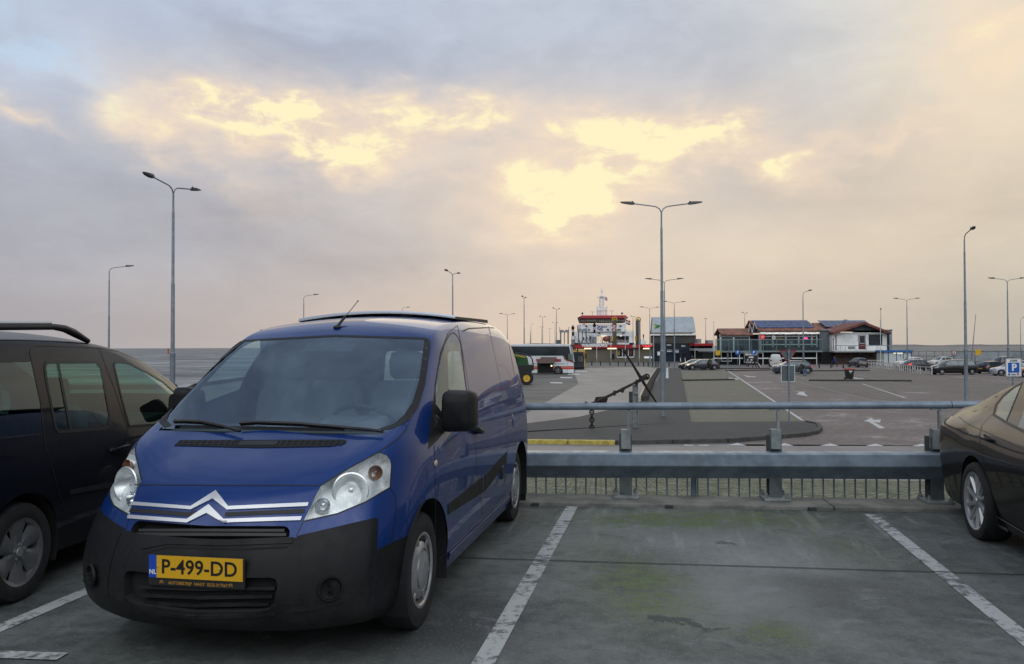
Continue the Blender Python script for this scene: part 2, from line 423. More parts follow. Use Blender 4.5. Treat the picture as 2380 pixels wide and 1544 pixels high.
colr = t.mix(t.mul(t.ramp(n3, 0.55, 0.72), 0.5), colr, (0.045, 0.05, 0.05))
t.put(b.inputs['Base Color'], colr)
t.put(b.inputs['Roughness'], t.mix(puddle, (0.68, 0.68, 0.68), (0.72, 0.72, 0.72)))
t.put(b.inputs['Normal'], t.bump(t.add(n4, t.mul(n3, 2.0)), 0.22, 0.006))
jm = mat('joint sealant', (0.035, 0.037, 0.038), 0.8)

kerb_dir = Vector((math.cos(DECK_A), math.sin(DECK_A), 0)); kerb_n = Vector((-math.sin(DECK_A), math.cos(DECK_A), 0))
K0 = Vector((0.147, 8.50, 0))                       # a point on the front edge of the kerb
def KP(s, n, z): return K0 + kerb_dir * s + kerb_n * n + Vector((0, 0, z + 0.0088 * s if z > 0.2 else z))
def kstrip(name, s0, s1, n0, n1, z, m):
    return poly_sheet(name, [KP(s0, n0, 0), KP(s1, n0, 0), KP(s1, n1, 0), KP(s0, n1, 0)], z, m)
dk = MB(); top = [KP(-60, 0.02, 0), KP(70, 0.02, 0), Vector((70, -40, 0)), Vector((-60, -40, 0))]
dk.prism([(p.x, p.y) for p in top], 'z', -0.45, 0.0)
struct(dk.build('parking_deck', None, dm, 0))
# concrete edge kerb
km, t, b, pos = smat('kerb concrete')
n1 = t.noise(pos, 3.0, 6, 0.65); n2 = t.noise(pos, 30, 4)
t.put(b.inputs['Base Color'], t.mix(t.ramp(n1, 0.35, 0.65), (0.11, 0.115, 0.105), (0.21, 0.21, 0.19))); b.inputs['Roughness'].default_value = 0.85
t.put(b.inputs['Normal'], t.bump(n2, 0.3, 0.01))
kb = MB()
for s0 in range(-39, 61, 6):                         # cast pieces with open joints
    P = [KP(s0 + 0.006, 0.0, 0), KP(s0 + 5.994, 0.0, 0), KP(s0 + 5.994, 0.50, 0), KP(s0 + 0.006, 0.50, 0)]
    kb.prism([(p.x, p.y) for p in P], 'z', -0.40, 0.038)
struct(kb.build('deck_kerb', None, km, 0, bevel=0.012))
lug = MB()
for s in (-1.3, 0.05, 1.38, 2.75):
    P = [KP(s, -0.05, 0), KP(s + 0.07, -0.05, 0), KP(s + 0.07, 0.0, 0), KP(s, 0.0, 0)]
    lug.prism([(p.x, p.y) for p in P], 'z', 0.0, 0.03)
struct(lug.build('kerb_drain_block', None, jm, 0))
# painted bay lines, scuffed
lm, t, b, pos = smat('worn white road paint')
n1 = t.noise(pos, 13, 7, 0.72); n2 = t.noise(pos, 2.2, 4)
k = t.add(t.mul(n1, 0.7), t.mul(n2, 0.4))
wear = t.ramp(k, 0.53, 0.66)
t.put(b.inputs['Base Color'], t.mix(wear, (0.40, 0.42, 0.41), (0.085, 0.092, 0.092))); b.inputs['Roughness'].default_value = 0.75
t.put(b.inputs['Normal'], t.bump(n1, 0.25, 0.006))
def line3(name, a, b_, wd, z, m):
    a, b_ = Vector(a), Vector(b_); d = (b_ - a).normalized(); n = Vector((-d.y, d.x, 0)) * (wd / 2)
    return poly_sheet(name, [a - n, b_ - n, b_ + n, a + n], z, m)
ld = Vector((math.sin(R(10.2)), math.cos(R(10.2)), 0))
LA = G(1330, 1178, 0); LB = G(2024, 1196, 0); LC = G(40, 1490, 0)
for p in (LA, LB):
    line3('bay_line', p, p - ld * 5.2, 0.115, 0.004, lm)
pc = LA - (LB - LA); line3('bay_line', pc, pc - ld * 5.2, 0.115, 0.004, lm)
ql = LA - ld * 4.9 - (LB - LA) * 1.02
line3('bay_line', G(0, 1525, 0) - kerb_dir * 0.5, G(145, 1529, 0), 0.10, 0.008, lm)
# cast joint across the bays
j0, j1 = G(1050, 1297, 0), G(2380, 1337, 0); jd = (j1 - j0).normalized()
line3('deck_joint', j0 - jd * 12, j1 + jd * 12, 0.016, 0.006, jm)

# harbour level
wl = -3.2
shore = [(-400, 58), (-60, 64), (-27.5, 69.5), (-29, 95), (-29, 140), (-24, 175), (-14, 205), (165, 214), (400, 205)]
gm, t, b, pos = smat('harbour asphalt')
n1 = t.noise(pos, 0.12, 6, 0.6); n2 = t.noise(pos, 2.5, 6, 0.65); n3 = t.noise(pos, 25, 3)
t.put(b.inputs['Base Color'], t.mix(t.ramp(t.add(t.mul(n1, 0.6), t.mul(n2, 0.4)), 0.35, 0.65), (0.085, 0.083, 0.080), (0.14, 0.135, 0.125))); b.inputs['Roughness'].default_value = 0.7
t.put(b.inputs['Normal'], t.bump(n3, 0.3, 0.01))
GR = MB(); gpts = [(-400, 12.4)] + shore + [(400, 12.4)]
GR.prism(gpts[::-1], 'z', -6.0, LOW)
struct(GR.build('ground', None, gm, 0))
def pavers(name, c1, c2, cm, bw=0.22, bh=0.11, rot=0.0, patch=None, rough=0.75):
    m, t, b, pos = smat(name)
    mp = t.new('ShaderNodeMapping'); t.l.new(pos, mp.inputs[0]); mp.inputs['Rotation'].default_value = (0, 0, rot)
    br = t.new('ShaderNodeTexBrick'); t.l.new(mp.outputs[0], br.inputs['Vector'])
    br.inputs['Scale'].default_value = 1.0; br.inputs['Mortar Size'].default_value = 0.012; br.inputs['Brick Width'].default_value = bw; br.inputs['Row Height'].default_value = bh
    br.inputs['Color1'].default_value = (*c1, 1); br.inputs['Color2'].default_value = (*c2, 1); br.inputs['Mortar'].default_value = (*cm, 1); br.inputs['Bias'].default_value = 0.0
    n1 = t.noise(pos, 0.35, 6, 0.65); n2 = t.noise(pos, 5.0, 5, 0.6)
    c = t.mix(1.0, br.outputs[0], t.mix(n1, (0.62, 0.62, 0.64), (1.38, 1.36, 1.32)), 'MULTIPLY')
    c = t.mix(1.0, c, t.mix(n2, (0.75, 0.75, 0.75), (1.25, 1.25, 1.25)), 'MULTIPLY')
    if patch: c = t.mix(t.mul(t.ramp(n1, 0.50, 0.66), t.ramp(n2, 0.42, 0.6)), c, patch)
    t.put(b.inputs['Base Color'], c); b.inputs['Roughness'].default_value = rough
    t.put(b.inputs['Normal'], t.bump(br.outputs['Fac'], -0.4, 0.006))
    return m
road_m, t, b, pos = smat('smooth road asphalt')
n1 = t.noise(t.vmul(pos, (1, 0.35, 1)), 0.35, 5, 0.6); n3 = t.noise(pos, 18, 4)
t.put(b.inputs['Base Color'], t.mix(t.ramp(n1, 0.3, 0.7), (0.135, 0.130, 0.130), (0.215, 0.206, 0.202))); b.inputs['Roughness'].default_value = 0.55
t.put(b.inputs['Normal'], t.bump(n3, 0.2, 0.008))
bus_m, t, b, pos = smat('old asphalt of the coach bay')
n1 = t.noise(t.vmul(pos, (0.5, 1, 1)), 0.3, 6, 0.65); n3 = t.noise(pos, 12, 4)
t.put(b.inputs['Base Color'], t.mix(t.ramp(n1, 0.35, 0.65), (0.085, 0.083, 0.076), (0.150, 0.145, 0.130))); b.inputs['Roughness'].default_value = 0.75
slate = pavers('slate grey pavers', (0.036, 0.039, 0.041), (0.050, 0.053, 0.054), (0.02, 0.022, 0.022))
bay_m = pavers('mossy concrete pavers', (0.150, 0.140, 0.108), (0.200, 0.187, 0.147), (0.05, 0.055, 0.032), patch=(0.10, 0.10, 0.07))
lane_m = pavers('reddish clinker pavers', (0.150, 0.122, 0.113), (0.235, 0.194, 0.180), (0.08, 0.07, 0.065), patch=(0.38, 0.33, 0.31))
bay2_m = pavers('brown clinker pavers', (0.145, 0.128, 0.110), (0.195, 0.170, 0.150), (0.055, 0.05, 0.045), patch=(0.18, 0.165, 0.145))
z1, z2, z3 = LOW + 0.004, LOW + 0.008, LOW + 0.012
poly_sheet('coach_bay', gp((700, 846), (1525, 846), (1525, 870), (1490, 935), (1200, 1000), (700, 1000)), z1, bus_m)
poly_sheet('road', gp((900, 1010), (1215, 966), (1345, 893), (1335, 868), (1345, 856), (1505, 853), (1533, 858), (1526, 884), (1494, 930), (1468, 942), (1345, 972), (1205, 990), (900, 1030)), z2, road_m)
poly_sheet('access_road', gp((600, 1029), (1440, 1033), (1690, 1033), (2300, 1037), (2700, 1037), (2700, 1180), (600, 1160)), z1, road_m)
poly_sheet('drive_lane', gp((1690, 1037), (1906, 1002), (1860, 975), (1688, 862), (1760, 846), (2700, 846), (2700, 1037)), z1, lane_m)
poly_sheet('parking_bay', gp((1583, 864), (1688, 860), (1860, 975), (1840, 984), (1607, 985)), z2, bay_m)
poly_sheet('parking_field', gp((1800, 862), (2110, 862), (2600, 930), (2380, 935), (2080, 905), (2105, 937), (1850, 902)), z2, bay2_m)
# raised islands with real kerbs
def island(name, pts, h, m, km_):
    mb = MB(); mb.prism([(p.x, p.y) for p in pts], 'z', LOW - 0.05, LOW + h)
    mb.use(m)
    return struct(mb.build(name, None, m, 0))
isl = gp((900, 1028), (1440, 1034), (1690, 1029), (1800, 1021), (1868, 1015), (1898, 1009), (1907, 1001), (1900, 991), (1875, 986), (1835, 985), (1605, 986), (1583, 866), (1580, 858), (1547, 858), (1530, 884), (1500, 932), (1470, 944), (1346, 974), (1206, 992), (900, 1032))
island('pavement', isl, 0.10, slate, km)
kerb_m = mat('dark kerb stone', (0.060, 0.060, 0.057), 0.8, 0, 0.25, 4.0)
ykm = mat('worn yellow kerb paint', (0.32, 0.25, 0.05), 0.6, 0, 0.3, 6.0, var2=(0.52, 0.42, 0.09))
def kerb_run(name, pts, wd, h, m, z0=LOW):
    mb = MB()
    for a, b_ in zip(pts, pts[1:]):
        d = (b_ - a); L = d.length; d.normalize(); n = Vector((-d.y, d.x, 0)) * (wd / 2)
        k = max(1, round(L / 1.6))
        for i in range(k):
            p, q = a + d * (L * i / k + 0.012), a + d * (L * (i + 1) / k - 0.012)
            mb.prism([((p - n).x, (p - n).y), ((q - n).x, (q - n).y), ((q + n).x, (q + n).y), ((p + n).x, (p + n).y)], 'z', z0 - 0.05, z0 + h)
    return struct(mb.build(name, None, m, 0, bevel=0.02))
kerb_run('pavement_kerb', gp((1432, 1034), (1690, 1029), (1800, 1021), (1868, 1015), (1898, 1009), (1907, 1001), (1900, 991), (1875, 986)), 0.16, 0.15, kerb_m)
kerb_run('yellow_kerb', gp((1000, 1029), (1430, 1034)), 0.20, 0.15, ykm)
# low planted beds between the bays
bed_m = mat('low clipped heather bed', (0.050, 0.050, 0.040), 0.95, 0, 0.4, 6.0, bump=0.6, bscale=14)
for a, b_ in (((1585, 886), (1706, 884)), ((1880, 886), (2118, 887)), ((1688, 863), (1812, 861)), ((1655, 858), (1790, 857.5)), ((1885, 863.5), (2020, 862.5))):
    kerb_run('planting_kerb', gp(a, b_), 0.5, 0.15, bed_m)
# white markings on the harbour ground
wm = mat('white road marking', (0.50, 0.50, 0.49), 0.7, 0, 0.25, 9.0)
wmf = mat('faded road marking', (0.26, 0.25, 0.235), 0.75, 0, 0.35, 6.0)
for a, b_, wd, m in (((1688, 860), (1758, 906), 0.16, wm), ((1758, 906), (1865, 978), 0.14, wm), ((1815, 866), (1890, 885), 0.14, wmf), ((1765, 866), (1860, 890), 0.14, wmf),
                    ((1860, 890), (2030, 932), 0.12, wmf), ((1975, 868), (2100, 895), 0.13, wmf), ((1890, 888), (2100, 908), 0.10, wmf), ((2005, 893), (2105, 926), 0.14, wm),
                    ((2110, 905), (2300, 925), 0.10, wmf), ((1620, 948), (1815, 948), 0.08, wmf), ((1628, 960), (1835, 962), 0.08, wmf), ((1610, 925), (1785, 925), 0.08, wmf), ((1604, 905), (1755, 905), 0.08, wmf), ((1590, 878), (1710, 878), 0.08, wmf),
                    ((1925, 900), (2080, 903), 0.08, wmf), ((1965, 915), (2095, 918), 0.08, wmf), ((2040, 933), (2230, 932), 0.08, wmf)):
    line3('lane_marking', G(*a), G(*b_), wd, z3, m)
def arrow(pts): poly_sheet('arrow_marking', gp(*pts), z3, wm)
arrow([(1845, 909), (1858, 912), (1851, 917), (1878, 922), (1868, 913), (1872, 911), (1858, 911)])
arrow([(2006, 980), (2026, 972), (2031, 977), (2048, 976), (2045, 983), (2030, 982), (2058, 996), (2044, 997), (2019, 981)])
for u, v in ((1740, 874), (1990, 878)): arrow([(u - 14, v - 2), (u + 4, v + 1.5), (u + 18, v + 1.5), (u + 14, v + 3), (u - 2, v + 3)])
arrow([(1690, 878), (1720, 881), (1706, 884)])
for i, u in enumerate((1712, 1822, 1928, 2033, 2140, 2240)):
    poly_sheet('give_way_marking', gp((u - 23, 1036.5 + 0.5 * i), (u + 23, 1036.8 + 0.5 * i), (u + 2, 1030.5 + 0.5 * i)), z3, wm)
for u in (1625, 1590, 1780): line3('lane_marking', G(u, 1036), G(u + 22, 1036.3), 0.3, z3, wm)
for u, v in ((1352, 863), (1334, 870), (1317, 878), (1294, 890)): poly_sheet('lane_marking', gp((u - 16, v - 1.5), (u + 12, v - 1.2), (u + 14, v + 1.8), (u - 14, v + 1.5)), z3, wm)
poly_sheet('lane_marking', gp((1549, 857), (1553, 857), (1554, 882), (1547, 882)), LOW + 0.108, wm)
line3('lane_marking', G(1240, 876), G(1330, 872), 0.25, z3, wmf)

# stone-pitched slope below the deck edge
sm, t, b, pos = smat('mossy pitched stone')
mp = t.new('ShaderNodeMapping'); t.l.new(pos, mp.inputs[0]); mp.inputs['Rotation'].default_value = (0, 0, -DECK_A)
br = t.new('ShaderNodeTexBrick'); t.l.new(mp.outputs[0], br.inputs['Vector'])
for kk, vv in (('Scale', 1.0), ('Mortar Size', 0.022), ('Brick Width', 0.21), ('Row Height', 0.20), ('Mortar Smooth', 0.4)): br.inputs[kk].default_value = vv
br.inputs['Color1'].default_value = (0.20, 0.185, 0.145, 1); br.inputs['Color2'].default_value = (0.30, 0.27, 0.21, 1); br.inputs['Mortar'].default_value = (0.060, 0.075, 0.030, 1)
n1 = t.noise(pos, 3.0, 5, 0.65); n2 = t.noise(pos, 16, 4, 0.6)
c = t.mix(t.mul(t.ramp(t.add(t.mul(n1, 0.5), t.mul(n2, 0.5)), 0.48, 0.53), 0.95), br.outputs[0], (0.045, 0.070, 0.016))
t.put(b.inputs['Base Color'], c); b.inputs['Roughness'].default_value = 0.9; t.put(b.inputs['Normal'], t.bump(t.add(t.mul(br.outputs['Fac'], -1.0), t.mul(n2, 0.5)), 0.6, 0.03))
sb = MB(); s0, s1 = -55, 65
sb.add([KP(s0, 0.5, -0.30), KP(s1, 0.5, -0.30), KP(s1, 13.2, LOW - 0.02), KP(s0, 13.2, LOW - 0.02), KP(s0, 0.5, -2.4), KP(s1, 0.5, -2.4), KP(s1, 13.2, -2.4), KP(s0, 13.2, -2.4)],
       [(0, 1, 2, 3), (4, 7, 6, 5), (0, 4, 5, 1), (2, 6, 7, 3), (0, 3, 7, 4), (1, 5, 6, 2)])
struct(sb.build('stone_slope', None, sm, 0))

# sea
wtm, t, b, pos = smat('sea water')
px, py, pz = t.xyz(pos)[:3]
n1 = t.noise(t.vmul(pos, (0.5, 1.0, 1)), 0.34, 6, 0.62, 0.3); n2 = t.noise(t.vmul(pos, (0.5, 1.0, 1)), 1.6, 4, 0.6); n0 = t.noise(t.vmul(pos, (0.25, 1, 1)), 0.03, 7, 0.75)
nb = t.noise(t.vmul(pos, (0.45, 1, 1)), 0.09, 6, 0.7)
cap = t.ramp(t.add(t.mul(n1, 0.35), t.mul(nb, 0.65)), 0.53, 0.62)
wcol = t.mix(t.mul(cap, 0.7), t.mix(t.ramp(t.add(t.mul(n0, .5), t.mul(nb, .5)), .43, .55), (0.035, 0.04, 0.042), (0.23, 0.23, 0.225)), (0.62, 0.62, 0.60))
bmp_ = t.bump(t.add(n1, t.mul(n2, 0.3)), 1.0, 1.1)
df = t.new('ShaderNodeBsdfDiffuse'); gl_ = t.new('ShaderNodeBsdfGlossy'); mx = t.new('ShaderNodeMixShader')   # choppy water: foam-grey scatter and a share of sky glint
t.put(df.inputs['Color'], wcol); gl_.inputs['Roughness'].default_value = 0.35; t.put(gl_.inputs['Normal'], bmp_); t.put(df.inputs['Normal'], bmp_)
mx.inputs[0].default_value = 0.22; t.l.new(df.outputs[0], mx.inputs[1]); t.l.new(gl_.outputs[0], mx.inputs[2])
t.l.new(mx.outputs[0], [n for n in t.n if n.type == 'OUTPUT_MATERIAL'][0].inputs[0])
sea = MB(); sea.add([(-9000, 40, wl), (9000, 40, wl), (9000, 12000, wl), (-9000, 12000, wl)], [(0, 1, 2, 3)])
struct(sea.build('sea', None, wtm, 0))
# a low far shore on the right, blurred by distance
fm = mat('far shore in mist', (0.30, 0.275, 0.26), 1.0)
fs = MB(); pr = [(x, wl + (6 + 9 * rnd.random()) * min(1, (x - 700) / 800)) for x in range(700, 5200, 90)]
fs.prism([(700, wl - 1)] + pr + [(5200, wl - 1)], 'y', 5600, 5900)
struct(fs.build('far_shore', None, fm, 0))
# dike toe of dark stone along the left shore
rm = mat('dark dike stone', (0.05, 0.048, 0.045), 0.9, 0, 0.4, 1.5)
dk2 = MB(); pts = [Vector((x, y, 0)) for x, y in shore[1:5]]
for a, b_ in zip(pts, pts[1:]):
    d = (b_ - a).normalized(); n = Vector((-d.y, d.x, 0))
    A = [a - n * 1.2, a + n * 3.5, b_ + n * 3.5, b_ - n * 1.2]
    dk2.add([(A[0].x, A[0].y, LOW + 0.35), (A[3].x, A[3].y, LOW + 0.35), (A[2].x, A[2].y, wl - 0.4), (A[1].x, A[1].y, wl - 0.4), (A[0].x, A[0].y, wl - 0.4), (A[3].x, A[3].y, wl - 0.4)], [(0, 1, 2, 3), (0, 4, 5, 1), (0, 3, 4), (1, 5, 2), (3, 2, 5, 4)])
struct(dk2.build('dike', None, rm, 0))

# ================================================================== CRASH BARRIER AND RAILING ON THE DECK EDGE
gs = M['galv']
bar = thing('crash_barrier', 'galvanised box beam crash barrier with a round handrail on the edge of the parking deck', 'barrier', (0, 0, 0))
N0 = 0.30                                            # barrier line behind the kerb face
POSTS = [s + 1.0 for s in (-12.0, -10.5, -9.0, -7.5, -6.0, -4.5, -3.0, -1.5, 0.0, 1.51, 3.08, 4.6, 6.1, 7.6, 9.1)]
for s0, s1 in ((-11.0, -3.9), (-3.9, 4.27), (4.27, 10.5)):
    mb = MB(); prof = [(-0.115, 0.505), (-0.125, 0.492), (-0.125, 0.375), (-0.110, 0.360), (-0.095, 0.348), (0.035, 0.228), (0.10, 0.228), (0.10, 0.505)]
    rs = [[KP(s, N0 + p[0], p[1]) for p in prof] for s in np.linspace(s0 + 0.004, s1 - 0.004, 5)]
    mb.rings(rs); mb.build('beam', bar, gs, 30, bevel=0.006)
for s in POSTS:
    mb = MB()
    for dn, wd, th in ((0.025, 0.125, 0.012), (0.175, 0.125, 0.012), (0.10, 0.012, 0.15)):
        c = KP(s, N0 + dn, 0); mb.box((c.x, c.y, 0.36), (wd, th, 0.65), DECK_A)
    mb.build('post', bar, mat('dark barrier post', (0.085, 0.10, 0.105), 0.65, 0.05, 0.25, 8.0), 0)  # posts coloured darker than their caps and base plates
    mb = MB(); c = KP(s, N0 + 0.03, 0); mb.box((c.x, c.y, 0.635 + 0.0088 * s), (0.098, 0.12, 0.20), DECK_A); mb.build('post_cap', bar, M['galv_dark'], 0, bevel=0.004)
    mb = MB(); a = KP(s + 0.03, N0 + 0.03, 0.72); b_ = KP(s + 0.03, N0 + 0.03, 0.935); mb.box(((a + b_) / 2), (0.022, 0.05, (b_ - a).z), DECK_A); mb.box(b_ - Vector((0, 0, 0.008)), (0.16, 0.05, 0.012), DECK_A); mb.build('handrail_bracket', bar, M['galv_dark'], 0)
    pl = MB(); c = KP(s, N0 + 0.07, 0); pl.box((c.x, c.y, 0.052), (0.26, 0.30, 0.024), DECK_A); plo = pl.build('base_plate', bar, M['galv_dark'], 0, bevel=0.004)
    for i in (-1, 1):
        for j in (-1, 1):
            bl = MB(); c = KP(s + i * 0.105, N0 + .07 + j * 0.115, 0); bl.cyl((c.x, c.y, 0.062), (c.x, c.y, 0.087), 0.024, n=6); bl.cyl((c.x, c.y, 0.087), (c.x, c.y, 0.115), 0.012, n=8); bl.build('bolt', plo, M['galv_dark'], 30)
for s0, s1 in ((-11.5, -3.6), (-3.6, 4.22), (4.22, 11)):
    mb = MB(); mb.tube([KP(s, N0 + 0.03, 0.972) for s in np.linspace(s0 + 0.004, s1 - 0.004, 6)], 0.037, 16); mb.build('handrail', bar, gs, 40)
rl = thing('railing', 'low galvanised railing of thin upright bars behind the crash barrier', 'railing', (0, 0, 0))
NR = 0.58
for z in (-0.06, 0.40):
    mb = MB(); a, b_ = KP(-8, NR, 0), KP(9, NR, 0); a.z = b_.z = z; mb.tube([a, b_], 0.018, 6); mb.build('rail', rl, gs)
for i in range(78):
    s = -2.2 + i * 0.107
    mb = MB(); a = KP(s, NR, 0); mb.box((a.x, a.y, 0.16), (0.016, 0.012, 0.46), DECK_A); mb.build('baluster', rl, gs, 0)
for s in (-3.2, -1.05, 1.72, 4.45, 7.2):
    mb = MB(); a = KP(s, NR + 0.03, 0); mb.cyl((a.x, a.y, -0.5), (a.x, a.y, 0.41), 0.03, n=10); mb.build('railing_post', rl, gs)
# ================================================================== VEHICLE BODY TOOLS
class Frame:
    """local frame of a vehicle standing on a level, for laying out its outlines along sight lines"""
    def __init__(s, x, y, yaw, z=0.0, flip=False, back=False):
        # yaw: turn of the long axis; nose towards the viewer unless back
        f = Vector((-math.sin(yaw), -math.cos(yaw), 0)) * (-1 if back else 1)
        s.f = f; s.l = Vector((-f.y, f.x, 0)); s.o = Vector((x, y, z)); s.flip = -1 if flip else 1
        s.rz = math.atan2(f.y, f.x); s.org = s.loc(Vector((0, 0, EYE)))
    def dirv(s, d): return Vector((d.dot(s.f), d.dot(s.l) * s.flip, d.z))
    def loc(s, p): return s.dirv(Vector(p) - s.o)
    def px(s, u, v): return s.org + s.dirv(ray(u, v))
def half_body(cols, zprof, L_front=0.24, rear_E=None, rows_top=(0, .22, .45, .66, .84, .95, 1), rows_side=(.05, .14, .27, .42, .58, .74, .88, 1), ztop=1.735, level=2):
    """skin of one half: the centre line swept to an edge line, then down the side to the sill"""
    zs, ys = zip(*zprof)
    E = [(c['E'][2], c['E'][0], c['E'][1]) for c in cols if c.get('front')]
    ez = [e[0] for e in E]; ex = [e[1] for e in E]; ey = [e[2] for e in E]
    re_ = rear_E
    def side(x, z):
        yb = float(np.interp(z, zs, ys)); q = min(z, ztop)
        d = float(np.interp(q, ez, ex)) - x; k = float(np.interp(q, zs, ys)) - float(np.interp(q, ez, ey))
        y = yb - (k * math.exp(-max(d, 0) / L_front) if z < ztop + 0.02 else 0)
        if re_:
            dr = x - float(np.interp(z, re_[0], re_[1])); y -= re_[2] * math.exp(-max(dr, 0) / re_[3])
        return y
    grid = []
    for c in cols:
        Cx, Cz = c['C']; Ex, Ey, Ez = c['E']; px, pz = c.get('p', (2.2, 2.0)); Sx, Sz = c['S']
        row = []
        for q in rows_top:
            row.append((Cx + (Ex - Cx) * q ** px, Ey * q, Cz + (Ez - Cz) * q ** pz + c.get('ridge', 0) * (math.exp(-((q - .84) / .11) ** 2) - .35 * math.exp(-((q - .62) / .12) ** 2))))
        off = Ey - side(Ex, Ez)
        for q in rows_side:
            x, z = Ex + (Sx - Ex) * q, Ez + (Sz - Ez) * q
            row.append((x, side(x, z) + off * max(0, 1 - q / 0.35) ** 2, z))
        grid.append(row)
    n = len(grid[0]); vs = [p for r in grid for p in r]
    fs = [(i * n + j, i * n + j + 1, (i + 1) * n + j + 1, (i + 1) * n + j) for i in range(len(grid) - 1) for j in range(n - 1)]
    me = bpy.data.meshes.new('shape'); me.from_pydata(vs, [], fs)
    o = bpy.data.objects.new('shape', me); COL.objects.link(o)
    # mirrored before smoothing so that the centre line stays smooth
    mm = o.modifiers.new('m', 'MIRROR'); mm.use_axis = (False, True, False); mm.use_clip = True; mm.merge_threshold = 0.0005
    q = o.modifiers.new('s', 'SUBSURF'); q.levels = level; q.render_levels = level
    dg = bpy.context.evaluated_depsgraph_get(); res = bpy.data.meshes.new_from_object(o.evaluated_get(dg))
    bpy.data.objects.remove(o); bpy.data.meshes.remove(me)
    bm = bmesh.new(); bm.from_mesh(res); bpy.data.meshes.remove(res)
    orient(bm)
    return bm
def orient(bm):
    bmesh.ops.recalc_face_normals(bm, faces=bm.faces)
    c = Vector((0, 0, 0))
    for v in bm.verts: c += v.co
    c /= max(1, len(bm.verts))
    if sum(f.normal.dot(f.calc_center_median() - c) * f.calc_area() for f in bm.faces) < 0:
        bmesh.ops.reverse_faces(bm, faces=bm.faces)
def half_of(bm):
    h = bm.copy(); bmesh.ops.delete(h, geom=[f for f in h.faces if f.calc_center_median().y < 0], context='FACES'); return h
def cut(bm, pts, org=None, along=None, ok=None):
    """split the skin along a convex outline seen from a point or along a direction, return the faces inside"""
    c = sum((Vector(p) for p in pts), Vector()) / len(pts)
    planes = []
    for i in range(len(pts)):
        a, b_ = Vector(pts[i]), Vector(pts[(i + 1) % len(pts)])
        if (b_ - a).length < 1e-7: continue
        no = (b_ - a).cross(along if along is not None else (a - org)); 
        if no.length < 1e-12: continue
        no.normalize()
        if no.dot(c - a) > 0: no = -no
        planes.append((a, no))
    cur = []
    for f in bm.faces:
        m_ = f.calc_center_median(); d = (along if along is not None else (m_ - org))
        if f.normal.dot(d) < 0 and (ok is None or ok(m_)):
            cur.append(f)
    for a, no in planes:
        # drop what is wholly outside first, so that only faces near the outline are split
        keep = [f for f in cur if min(no.dot(v.co - a) for v in f.verts) < 1e-7]
        if not keep: return []
        geom = set(keep)
        for f in keep: geom.update(f.edges); geom.update(f.verts)
        r = bmesh.ops.bisect_plane(bm, geom=list(geom), plane_co=a, plane_no=no, dist=1e-6)
        cur = [f for f in r['geom'] if isinstance(f, bmesh.types.BMFace) and no.dot(f.calc_center_median() - a) < 0]
    return cur
def take(bm, faces, remove=True):
    """lift faces out of a skin into a skin of their own"""
    nb = bmesh.new(); mp = {}
    for f in faces:
        vs = []
        for v in f.verts:
            if v not in mp: mp[v] = nb.verts.new(v.co)
            vs.append(mp[v])
        try: nb.faces.new(vs)
        except ValueError: pass
    nb.normal_update()
    if remove: bmesh.ops.delete(bm, geom=list(set(faces)), context='FACES')
    return nb
def push(bm, d):
    bm.normal_update()
    n = {v: v.normal.copy() for v in bm.verts}
    for v in bm.verts: v.co += n[v] * d
    return bm
def mirrored(bm):
    nb = bm.copy()
    for v in nb.verts: v.co.y = -v.co.y
    bmesh.ops.reverse_faces(nb, faces=nb.faces); return nb
def join(a, b_, weld=True):
    me = bpy.data.meshes.new('j'); b_.to_mesh(me); a.from_mesh(me); bpy.data.meshes.remove(me)
    if weld: bmesh.ops.remove_doubles(a, verts=[v for v in a.verts if abs(v.co.y) < 2e-3], dist=1e-3)
    return a
def put(bm, name, parent, m, smooth=40, solid=0.0, side=0):
    me = bpy.data.meshes.new(name); bm.normal_update(); bm.to_mesh(me); me.materials.append(m)
    return link(name, me, parent, smooth, 0, 2, solid)
def tree_of(bm):
    return BVHTree.FromBMesh(bm)
def pocket(bm, depth):
    """inner tub: faces moved inwards and walls round the rim"""
    nb = bm.copy(); nb.normal_update()
    n = {v.index: v.normal.copy() for v in nb.verts}
    nb.verts.index_update(); be = [(e.verts[0].index, e.verts[1].index) for e in nb.edges if e.is_boundary]
    nb.verts.ensure_lookup_table(); old = [v.co.copy() for v in nb.verts]
    N = [v.normal.copy() for v in nb.verts]
    for v, q in zip(nb.verts, N): v.co -= q * depth
    rim = {}
    for a, b_ in be:
        for i in (a, b_):
            if i not in rim: rim[i] = nb.verts.new(old[i])
    nb.verts.ensure_lookup_table()
    for a, b_ in be: nb.faces.new((nb.verts[a], nb.verts[b_], rim[b_], rim[a]))
    nb.normal_update(); return nb
